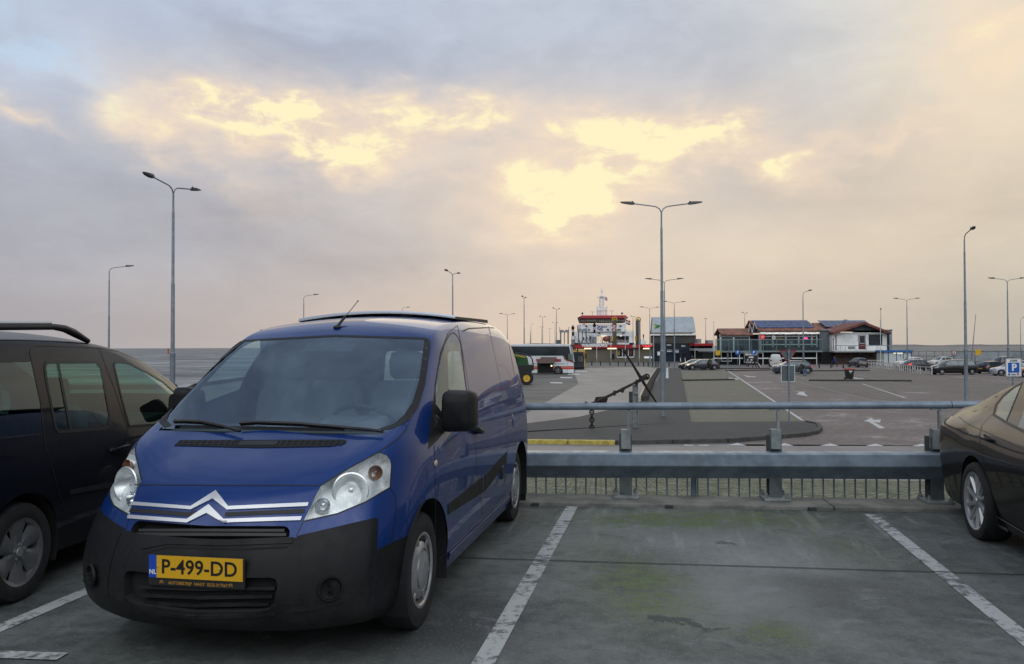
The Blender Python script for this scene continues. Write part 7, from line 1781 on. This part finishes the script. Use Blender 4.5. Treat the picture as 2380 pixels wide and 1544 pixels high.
for s in (0, 1): mb = MB(); mb.tube([(X_(1325), yc + .1 + 2.3 * s, Z_(805.5)), (X_(1334), yc - .25 + 3.0 * s, Z_(803)), (X_(1336), yc - .3 + 3.1 * s, Z_(808))], .05, 6); mb.box((X_(1336), yc - .3 + 3.1 * s, Z_(811)), (.15, .28, .45)); mb.build('mirror', coach, M['black'], 0)
mb = MB(); q = (xf - .02, yc + 1.25); mb.add([(X_(1327.4), yc + .12, Z_(804.5)), (X_(1327.4), yc + 2.38, Z_(804.5)), (xf + .03, yc + 2.38, Z_(841)), (xf + .03, yc + .12, Z_(841))], [(0, 1, 2, 3)]); mb.build('windscreen', coach, cdk, 0, solid=.02)
yb2 = 122.0; P = at(yb2)
bus = thing('city_bus', 'yellow city bus with dark front standing behind the coach nose', 'bus', (0, 0, 0))
bym = mat('bus yellow', (.55, .38, .11), .45)
a, b_ = P(1322, 812), P(1360.5, 858); mb = MB(); mb.b2((a.x, yb2, LOW + .3), (b_.x, yb2 + 11.5, a.z)); mb.build('body', bus, bym, 0, bevel=.12, bseg=3)
part('front_glazing', bus, cdk, yb2, [(1324, 818.5, 1357.5, 853.5)], .04, -.03); part('wiper', bus, M['void'], yb2, [(1341, 811.5, 1344, 817)], .1, -.12)
part('window_bar', bus, M['black'], yb2, [(1340.5, 824, 1342, 855), (1347, 824, 1348.2, 843), (1324, 841.5, 1357, 843)], .04, -.06); part('number_window', bus, mat('dull screen', (.10, .11, .11), .2), yb2, [(1344, 828, 1347, 841), (1348.7, 828, 1354.5, 841)], .02, -.05)
part('bumper', bus, M['void'], yb2, [(1324, 853.5, 1356, 858)], .1, -.05); part('corner_lamp', bus, mat('orange corner lamp', (.45, .15, .03), .4), yb2, [(1355.6, 818, 1359, 826)], .05, -.05)
mb = MB(); c = P(1361.5, 828); mb.box((c.x, yb2 - .2, c.z), (.2, .25, .7)); mb.build('mirror', bus, M['black'], 0)
for s in (-1, 1): w_ = wheel(bus, (P(1341, 850).x + 1.1 * s, yb2 + 2.5, LOW + .46), s, .46, .28, .28, (8, .12)); w_.rotation_euler = (0, 0, w_.rotation_euler.z + math.pi / 2 * s)
yt2 = 72.5; P = at(yt2)
trc = thing('tractor', 'green tractor with yellow wheel rims half hidden behind the rear of the van', 'tractor', (0, 0, 0))
gm_ = mat('tractor green', (.014, .085, .022), .3, 0, .1, 2, coat=.6)
mb = MB(); pr = [P(1180, 866), P(1229, 866), P(1229.5, 848), P(1226.5, 832), P(1221, 827), P(1198, 823), P(1180, 822)]; mb.prism([(p.x, p.z) for p in pr], 'y', yt2 + .55, yt2 + 1.4); mb.build('bonnet', trc, gm_, 0, bevel=.08, bseg=3)
mb = MB(); a, b_ = P(1198, 825), P(1221, 831); mb.prism([(a.x, a.z), (b_.x, b_.z + .05), (b_.x, b_.z - .06), (a.x, a.z - .10)], 'y', yt2 + .53, yt2 + .56); mb.build('yellow_stripe', trc, M['yellow'], 0)
mb = MB(); mb.prism([(P(u, v).x, P(u, v).z) for u, v in ((1185, 850), (1229, 848), (1241, 849), (1241.5, 861), (1236, 863), (1235, 866), (1228, 864), (1185, 880))], 'y', yt2 + .45, yt2 + 1.5); mb.build('front_frame', trc, M['black'], 0, bevel=.03)
mb = MB(); mb.tube([P(1196, 819.5) + Vector((0, .3, 0)), P(1215, 822) + Vector((0, .3, 0)), P(1233, 829) + Vector((0, .3, 0)), P(1237, 835) + Vector((0, .3, 0)), P(1240, 849) + Vector((0, .3, 0))], .055, 8); mb.build('guard_bar', trc, M['black'], 40)
for dy, s in ((.15, -1), (1.75, 1)):
    c = P(1224, 878); w_ = wheel(trc, (c.x, yt2 + dy + (.1 if s < 0 else 0), LOW + .60), s, .60, .45, .30, (8, .35), M['yellow'])
    c2 = P(1155, 878); w_ = wheel(trc, (c2.x, yt2 + dy, LOW + .85), s, .85, .5, .48, (8, .35), M['yellow'])
mb = MB(); pr = [P(1140, 866), P(1182, 866), P(1180, 822), P(1176, 800), P(1142, 800)]; mb.prism([(p.x, p.z) for p in pr], 'y', yt2 + .4, yt2 + 1.6); mb.build('cab', trc, cdk, 0, bevel=.05)
mb = MB(); a = P(1137, 799); b_ = P(1180, 797); mb.b2((a.x, yt2 + .3, a.z), (b_.x, yt2 + 1.7, b_.z)); mb.build('cab_roof', trc, gm_, 0, bevel=.03)
mb = MB(); a, b_ = P(1196, 832), P(1202, 850); mb.b2((a.x, yt2 + .2, b_.z), (b_.x, yt2 + .5, a.z)); mb.build('exhaust_box', trc, M['void'], 0, bevel=.03)

# ================================================================== CARS ON THE HARBOUR CAR PARK
def car(label, loc, rz, L_, W_, H_, kind, col, lights=None, metal=.2, tail=None, group=None):
    """small distant cars: nose along +x, origin on the ground in the middle"""
    t = thing('parked_car', label, 'car', loc, rz, group)
    h, w2 = H_, W_ / 2; f, r = L_ / 2, -L_ / 2
    hood = .60 if kind != 'suv' else .66
    if kind == 'mpv': ws, wt, rt, rb, rbz = f - .75, f - 1.75, r + .45, r + .10, .58
    elif kind == 'van': ws, wt, rt, rb, rbz = f - .80, f - 1.65, r + .18, r + .05, .55
    elif kind == 'estate': ws, wt, rt, rb, rbz = f - 1.25, f - 2.05, r + .75, r + .18, .62
    else: ws, wt, rt, rb, rbz = f - 1.10, f - 1.95, r + .70, r + .18, .60
    def c_(Cx, Cz, Ex, Ey, Ez, Sx, fr=True, p=(2.4, 2)): return dict(C=(Cx, Cz), E=(Ex, Ey * w2, Ez), S=(Sx, .20), p=p, front=fr)
    bl = hood * h
    cols = [c_(f - .06, .20, f - .30, .80, .20, f - .36, p=(3, 2)), c_(f, .42, f - .24, .84, .42, f - .46, p=(3, 2)), c_(f - .03, bl * .82, f - .26, .84, bl * .82, f - .6, p=(3, 2)), c_(f - .14, bl * .94, f - .38, .83, bl * .93, f - .75),
            c_((f - .14 + ws) / 2, bl + .02, (f - .2 + ws) / 2, .83, bl - .01, f - .95), c_(ws, bl + .10, ws - .10, .82, bl + .07, ws - .3),
            c_((ws + wt) / 2, (bl + .1 + h) / 2 + .03, (ws + wt) / 2 - .05, .75, (bl + .05 + h) / 2, (ws + wt) / 2 - .2), c_(wt, h - .05, wt - .05, .66, h - .10, wt - .1),
            c_(wt - .35, h, wt - .35, .645, h - .055, wt - .3, False), c_((wt + rt) / 2, h, (wt + rt) / 2, .64, h - .055, (wt + rt) / 2, False), c_(rt + .15, h - .03, rt + .17, .64, h - .085, rt + .2, False), c_(rt - .05, h - .09, rt, .66, h - .14, rt + .12, False),
            c_((rt + rb) / 2 - .05, (h + rbz * h) / 2, (rt + rb) / 2, .74, (h + rbz * h) / 2 - .02, rt, False, (3, 2)), c_(rb - .06, rbz * h, rb + .05, .80, rbz * h, rb + .24, False, (3.5, 2)), c_(r + .02, .50, r + .16, .83, .50, r + .28, False, (4, 2)), c_(r + .06, .20, r + .18, .81, .20, r + .30, False, (4, 2))]
    zp = [(.20, .88 * w2), (.32, .96 * w2), (.5, .99 * w2), (.75 * bl, w2), (bl, .975 * w2), (bl + .12, .90 * w2), ((bl + h) / 2, .80 * w2), (h - .12, .69 * w2), (h - .05, .63 * w2)]
    sk = half_body(cols, zp, .26, ([.2, bl, h], [r + .17, rb + .06, rt], .10 * w2, .12), ztop=h - .11, level=2)
    hb_ = half_of(sk); sk.free()
    fx, rx = f - .82, r + .80; wr = .325 if kind != 'suv' else .36
    for x in (fx, rx): arch(hb_, x, wr, wr + .055)
    def sidecut(pts): return take(hb_, cut(hb_, [Vector((p[0], 0, p[1])) for p in pts], along=Vector((0, -1, 0)), ok=lambda c: c.y > .35))
    zb1, zb2 = bl + .06, h - .14; mid = (ws - .35 + rt) / 2 + .12
    s1 = sidecut([(mid + .05, zb1), (ws - .32, zb1 + .02), (wt + .02, zb2 - .05), (wt - .2, zb2), (mid + .08, zb2 + .015)])
    s2 = sidecut([(rt - .1 if kind in ('mpv', 'van', 'estate') else rt + .05, zb1 + .04), (mid - .05, zb1), (mid - .02, zb2 + .015), (rt + .25, zb2 - .01), (rt + .10, zb2 - .06)]) if kind != 'van' else None
    wsf = take(hb_, cut(hb_, [Vector((9, p[0], p[1])) for p in [(-.2, bl + .12), (.74 * w2, bl + .10), (.64 * w2, h - .12), (-.2, h - .07)]], along=Vector((-1, 0, 0)), ok=lambda c: c.x > wt - .2))
    rwf = take(hb_, cut(hb_, [Vector((-9, p[0], p[1])) for p in rounded([(-.2, rbz * h + .08), (.70 * w2, rbz * h + .10), (.62 * w2, h - .18), (-.2, h - .15)], .05)], along=Vector((1, 0, 0)), ok=lambda c: c.x < rt + .3))
    hlf = take(hb_, cut(hb_, [Vector((9, p[0], p[1])) for p in [(.46 * w2, bl * .72), (.86 * w2, bl * .74), (.90 * w2, bl * .90), (.55 * w2, bl * .84)]], along=Vector((-1, 0, 0)), ok=lambda c: c.x > f - .7))
    tlf = take(hb_, cut(hb_, [Vector((-9, p[0], p[1])) for p in [(.58 * w2, rbz * h - .20), (.93 * w2, rbz * h - .20), (.90 * w2, rbz * h + .02), (.60 * w2, rbz * h - .02)]], along=Vector((1, 0, 0)), ok=lambda c: c.x < r + .6))
    for q in (wsf, rwf): join(q, mirrored(q))
    pm = paint('distant car paint %.3f %.3f %.3f' % col, col, metal)
    gm2 = glass('car glass', (.42, .48, .47), 1.6, .05)
    put(wsf, 'windscreen', t, gm2, 60); put(rwf, 'rear_window', t, gm2 if kind != 'van' else pm, 60)
    for s in (1, -1):
        f_ = (lambda q: q.copy()) if s > 0 else mirrored
        put(f_(s1), 'side_window', t, gm2, 60)
        if s2: put(f_(s2), 'side_window', t, gm2, 60)
        put(f_(hlf), 'headlight', t, mat('lit headlamp', (1, .9, .7), .3, emit=(1, .88, .6), estr=.9) if lights else mat('headlamp glass', (.45, .47, .48), .15, .4), 40)
        put(f_(tlf), 'tail_light', t, mat('lit tail lamp', (.6, .02, .02), .3, emit=(1, .03, .03), estr=1.2) if tail else mat('tail lamp red', (.22, .012, .012), .2, coat=.6), 40)
        for x in (fx, rx):
            w_ = thing_part('wheel', t, (x, (w2 - .12) * s, wr), 0 if s > 0 else math.pi)
            tyre_mb(wr, .20, wr * .64).build('tyre', w_, M['rubber'], 40)
            mb = MB(); mb.lathe([(wr * .64, .08), (wr * .60, .05), (wr * .45, .065), (wr * .2, .085), (.001, .085)], axis='y', n=20); mb.use(M['void']); mb.build('rim', w_, mat('distant rim', (.24, .25, .26), .35, .5, .6, 18), 40)
            mb = MB(); liner(mb, x, wr, wr + .056, (w2 - .02) * s, (w2 - .35) * s); mb.build('wheel_arch', t, M['void'], 0)
        mb = MB(); mb.ball((ws - .38, (w2 + .06) * s, bl + .12), .10, 8, 6, (.7, 1, .8)); mb.build('wing_mirror', t, pm, 40)
    bb = hb_.copy(); join(bb, mirrored(hb_)); put(bb, 'body', t, pm, 40)
    mb = MB(); mb.b2((r + .35, -w2 + .28, .18), (f - .35, w2 - .28, .55)); mb.b2((rt + .1, -w2 + .2, .50), (ws - .5, w2 - .2, bl - .05)); mb.build('underbody', t, M['void'], 0)
    mb = MB(); mb.use(mat('yellow plate', (.5, .33, .03), .5)); mb.box((r - .01, 0, .62), (.03, .52, .11)); mb.build('number_plate', t, None, 0)
    mb = MB()
    for x in ((ws + wt) / 2 - .75, rt + .55):
        for y in (-.38, .38): mb = MB(); mb.box((x, y, bl + .05), (.14, .42, .5)); mb.box((x - .02, y, bl + .36), (.1, .24, .18)); mb.build('seat', t, din, 0, bevel=.04)
    return t
PI = math.pi
def spotc(u, v): return G(u, v)
g_ = 'cars on the harbour car park'
car('dark car mostly hidden behind the grey estate with lit headlights', D(1612, 850, 121) * 1 + Vector((0, 0, LOW - D(1612, 850, 121).z)), PI + .05, 4.5, 1.8, 1.48, 'hatch', (.03, .03, .032), group=g_)
car('dark grey estate car with headlights on, people standing by its tail', G(1631.5, 860), PI + .03, 4.75, 1.85, 1.52, 'estate', (.035, .038, .045), lights=True, group=g_)
car('blue grey off-road car with glowing tail lamp behind the give-way sign', G(1841, 869), PI + .06, 4.75, 1.9, 1.62, 'suv', (.05, .065, .08), tail=True, group=g_)
car('white panel van seen from behind in front of the restaurant', G(1802, 852), R(75), 4.4, 1.95, 2.05, 'van', (.55, .57, .57), metal=0, group=g_)
car('dark hatchback seen from behind below the white gabled house', G(1994, 854), R(94), 4.1, 1.78, 1.5, 'hatch', (.035, .042, .055), group=g_)
car('white car behind the white fence beside the kiosk', G(2112, 855), PI + .15, 4.6, 1.8, 1.62, 'estate', (.55, .57, .58), metal=0, group=g_)
car('dark estate with red tail lamp behind the white fence', G(2137, 862), R(12), 4.5, 1.8, 1.52, 'estate', (.030, .032, .035), tail=True, group=g_)
car('white roofed car barely visible behind the dark minivan', G(2186, 852.5), R(195), 4.4, 1.8, 1.6, 'estate', (.5, .5, .5), group=g_)
car('black minivan parked broadside at right', G(2215, 871), PI + .02, 5.05, 1.9, 1.72, 'mpv', (.010, .010, .011), group=g_)
car('black estate car with red tail lamp right of the minivan', G(2311, 868.5), R(22), 4.6, 1.8, 1.5, 'estate', (.012, .013, .014), group=g_)
car('pale silver hatchback beside the parking zone sign', G(2346, 873.5), R(172), 3.9, 1.7, 1.5, 'hatch', (.42, .46, .50), metal=.3, group=g_)
car('dark blue car behind the parking zone sign at the right edge', G(2392, 866), R(15), 4.2, 1.75, 1.5, 'hatch', (.05, .055, .09), group=g_)
car('grey off-road car behind the black estate at right', G(2345, 857), R(12), 4.5, 1.8, 1.75, 'suv', (.07, .08, .085), group=g_)
car('maroon car just entering the right picture edge', G(2404, 877), R(172), 4.1, 1.75, 1.5, 'hatch', (.12, .03, .03), group=g_)

# ================================================================== PEOPLE
skin_m = mat('skin', (.36, .20, .14), .6); hair_m = mat('dark hair', (.02, .016, .013), .7); shoe_m = mat('dark shoes', (.015, .015, .015), .6)
def person(label, p, rz, jacket, trousers, pose='stand', H_=1.74, hair=None):
    """one skinned figure; materials by height"""
    k = H_ / 1.74
    lean = {'stand': 0, 'walk': .06, 'bend': .42}[pose]; st = .34 if pose == 'walk' else .06; drop = -.12 if pose == 'bend' else 0
    V = {'pel': (0, 0, .93 + drop), 'wa': (.02 + lean * .2, 0, 1.08 + drop), 'ch': (.02 + lean * .75, 0, 1.33 + drop - lean * .18), 'nk': (.02 + lean * 1.05, 0, 1.49 + drop - lean * .35), 'hd': (.05 + lean * 1.25, 0, 1.58 + drop - lean * .45), 'tp': (.04 + lean * 1.42, 0, 1.71 + drop - lean * .55)}
    E_ = [('pel', 'wa'), ('wa', 'ch'), ('ch', 'nk'), ('nk', 'hd'), ('hd', 'tp')]; Rr = {'pel': .15, 'wa': .15, 'ch': .17, 'nk': .065, 'hd': .098, 'tp': .075}
    for s, n in ((1, 'l'), (-1, 'r')):
        d = st * s if pose != 'stand' else .03 * s; kb = .10 if pose == 'bend' else .03
        V['hp' + n] = (0, .09 * s, .86 + drop); V['kn' + n] = (d * .55 + kb, .10 * s, .48 + drop * .5); V['an' + n] = (d - (.05 if d < 0 else 0), .10 * s, .08); V['to' + n] = (d + .14, .11 * s, .04)
        a = -d if pose == 'walk' else (.45 if pose == 'bend' else .02)
        cx, cz = V['ch'][0], V['ch'][2]
        V['sh' + n] = (cx, .19 * s, cz + .06); V['el' + n] = (cx + a * .4, .25 * s, cz - .22); V['wr' + n] = (cx + a * .8 + .06, .24 * s, cz - .45); V['ha' + n] = (cx + a * .95 + .08, .23 * s, cz - .56)
        E_ += [('pel', 'hp' + n), ('hp' + n, 'kn' + n), ('kn' + n, 'an' + n), ('an' + n, 'to' + n), ('ch', 'sh' + n), ('sh' + n, 'el' + n), ('el' + n, 'wr' + n), ('wr' + n, 'ha' + n)]
        Rr.update({'hp' + n: .105, 'kn' + n: .075, 'an' + n: .055, 'to' + n: .045, 'sh' + n: .085, 'el' + n: .062, 'wr' + n: .050, 'ha' + n: .042})
    ks_ = list(V); me = bpy.data.meshes.new('figure'); me.from_pydata([tuple(c * k for c in V[q]) for q in ks_], [(ks_.index(a), ks_.index(b_)) for a, b_ in E_], [])
    o = bpy.data.objects.new('figure', me); COL.objects.link(o); sk = o.modifiers.new('skin', 'SKIN'); o.modifiers.new('sub', 'SUBSURF').levels = 1
    for i, q in enumerate(ks_): me.skin_vertices[0].data[i].radius = (Rr[q] * k, Rr[q] * k)
    me.skin_vertices[0].data[0].use_root = True
    dg = bpy.context.evaluated_depsgraph_get(); res_ = bpy.data.meshes.new_from_object(o.evaluated_get(dg)); bpy.data.objects.remove(o)
    res_.materials.clear()
    for m in (trousers, jacket, skin_m, hair or hair_m, shoe_m): res_.materials.append(m)
    nk, tp = V['nk'], V['tp']
    for f in res_.polygons:
        c = f.center / k
        arm = abs(c.y) > .17
        hd = (Vector((c.x, c.y, c.z)) - Vector(V['hd'])).length < .16
        if hd: f.material_index = 3 if (c.z > V['hd'][2] + .05 or c.x < V['hd'][0] - .04) else 2
        elif arm and (c - Vector(V['hal'])).length < .09 or (c - Vector(V['har'])).length < .09: f.material_index = 2
        elif c.z < .09: f.material_index = 4
        elif c.z < .88 + drop and not arm: f.material_index = 0
        else: f.material_index = 1
        f.use_smooth = True
    o = bpy.data.objects.new('person', res_); COL.objects.link(o); o.location = p; o.rotation_euler = (0, 0, rz)
    return tag(o, label, 'person')
J = lambda n, c: mat(n, c, .85)
dkj, olj, blj, grj, redh = J('dark coat', (.018, .018, .02)), J('olive coat', (.055, .052, .032)), J('blue jacket', (.02, .05, .20)), J('grey coat', (.06, .06, .065)), J('reddish hair', (.12, .04, .03))
dkt, jean, pale = J('dark trousers', (.02, .02, .024)), J('blue jeans', (.10, .16, .30)), J('pale hood', (.25, .25, .23))
person('person in dark clothes standing beside the doors of the grey estate', G(1650, 860.5), 1.2, olj, dkt)
person('person in an olive coat standing behind the tail of the grey estate', G(1671.5, 858.5), 2.6, olj, dkt, hair=pale)
person('person in dark coat walking with a suitcase below the restaurant board', G(1754, 856.5), PI, dkj, dkt, 'walk', hair=redh)
person('person in dark jacket and blue jeans bending at the rear of the blue grey car', G(1871.5, 874), 2.2, dkj, jean, 'bend')
person('person in a blue jacket walking in the dark passage under the building', G(1941, 853.5), PI * .9, blj, dkt, 'walk')
person('person in grey coat standing near the hall entrance', D(1609, 838, 165) * 1 + Vector((0, 0, LOW - D(1609, 838, 165).z)), 1, grj, dkt)
person('person in dark coat standing beside the white board before the hall', D(1583, 838, 172) * 1 + Vector((0, 0, LOW - D(1583, 838, 172).z)), 2, dkj, dkt)
p = G(1764.5, 857); su = thing('suitcase', 'dark suitcase with white stripe trailing behind the walking person', 'suitcase', p)
mb = MB(); mb.box((0, 0, .42), (.26, .42, .70), 0, 0, -.5); mb.build('shell', su, M['black'], 0, bevel=.04); mb = MB(); mb.box((0, -.215, .45), (.10, .02, .62), 0, 0, -.5); mb.build('stripe', su, M['white'], 0); mb = MB(); mb.tube([(-.15, 0, .72), (-.38, 0, .98)], .015, 5); mb.build('handle', su, M['black'])
for s in (-1, 1): mb = MB(); mb.cyl((.16, .15 * s, .05), (.16, .19 * s, .05), .05, n=10); mb.build('wheel', su, M['rubber'])
p = D(1586.5, 841, 172); p.z = LOW; ab = thing('sandwich_board', 'white-framed dark sandwich board before the hall', 'board', p)
for s in (-1, 1): mb = MB(); mb.box((0, .25 * s, .5), (.95, .03, 1.0), 0, .35 * s); mb.build('panel', ab, M['void'], 0)
for s in (-1, 1): mb = MB(); mb.box((.48 * s, -.28, .5), (.08, .06, 1.0), 0, -.35); mb.build('frame', ab, M['white'], 0)
p = G(1737, 852); dg_ = MB(); dg_.ball((0, 0, .42), .17, 10, 8, (1.7, .7, .9)); dg_.ball((-.32, 0, .62), .11, 8, 6, (1.3, .8, 1)); dg_.tube([(-.2, 0, .5), (-.3, 0, .6)], .09, 8)
for x in (-.18, .2):
    for y in (-.07, .07): dg_.tube([(x, y, .4), (x + .02, y, .2), (x, y, 0)], [.06, .04, .03], 6)
dg_.tube([(.28, 0, .48), (.42, 0, .62)], [.035, .015], 5)
o = dg_.build('dog', None, M['black'], 60); o.location = p; tag(o, 'small black dog walking ahead of the person with the suitcase', 'dog')
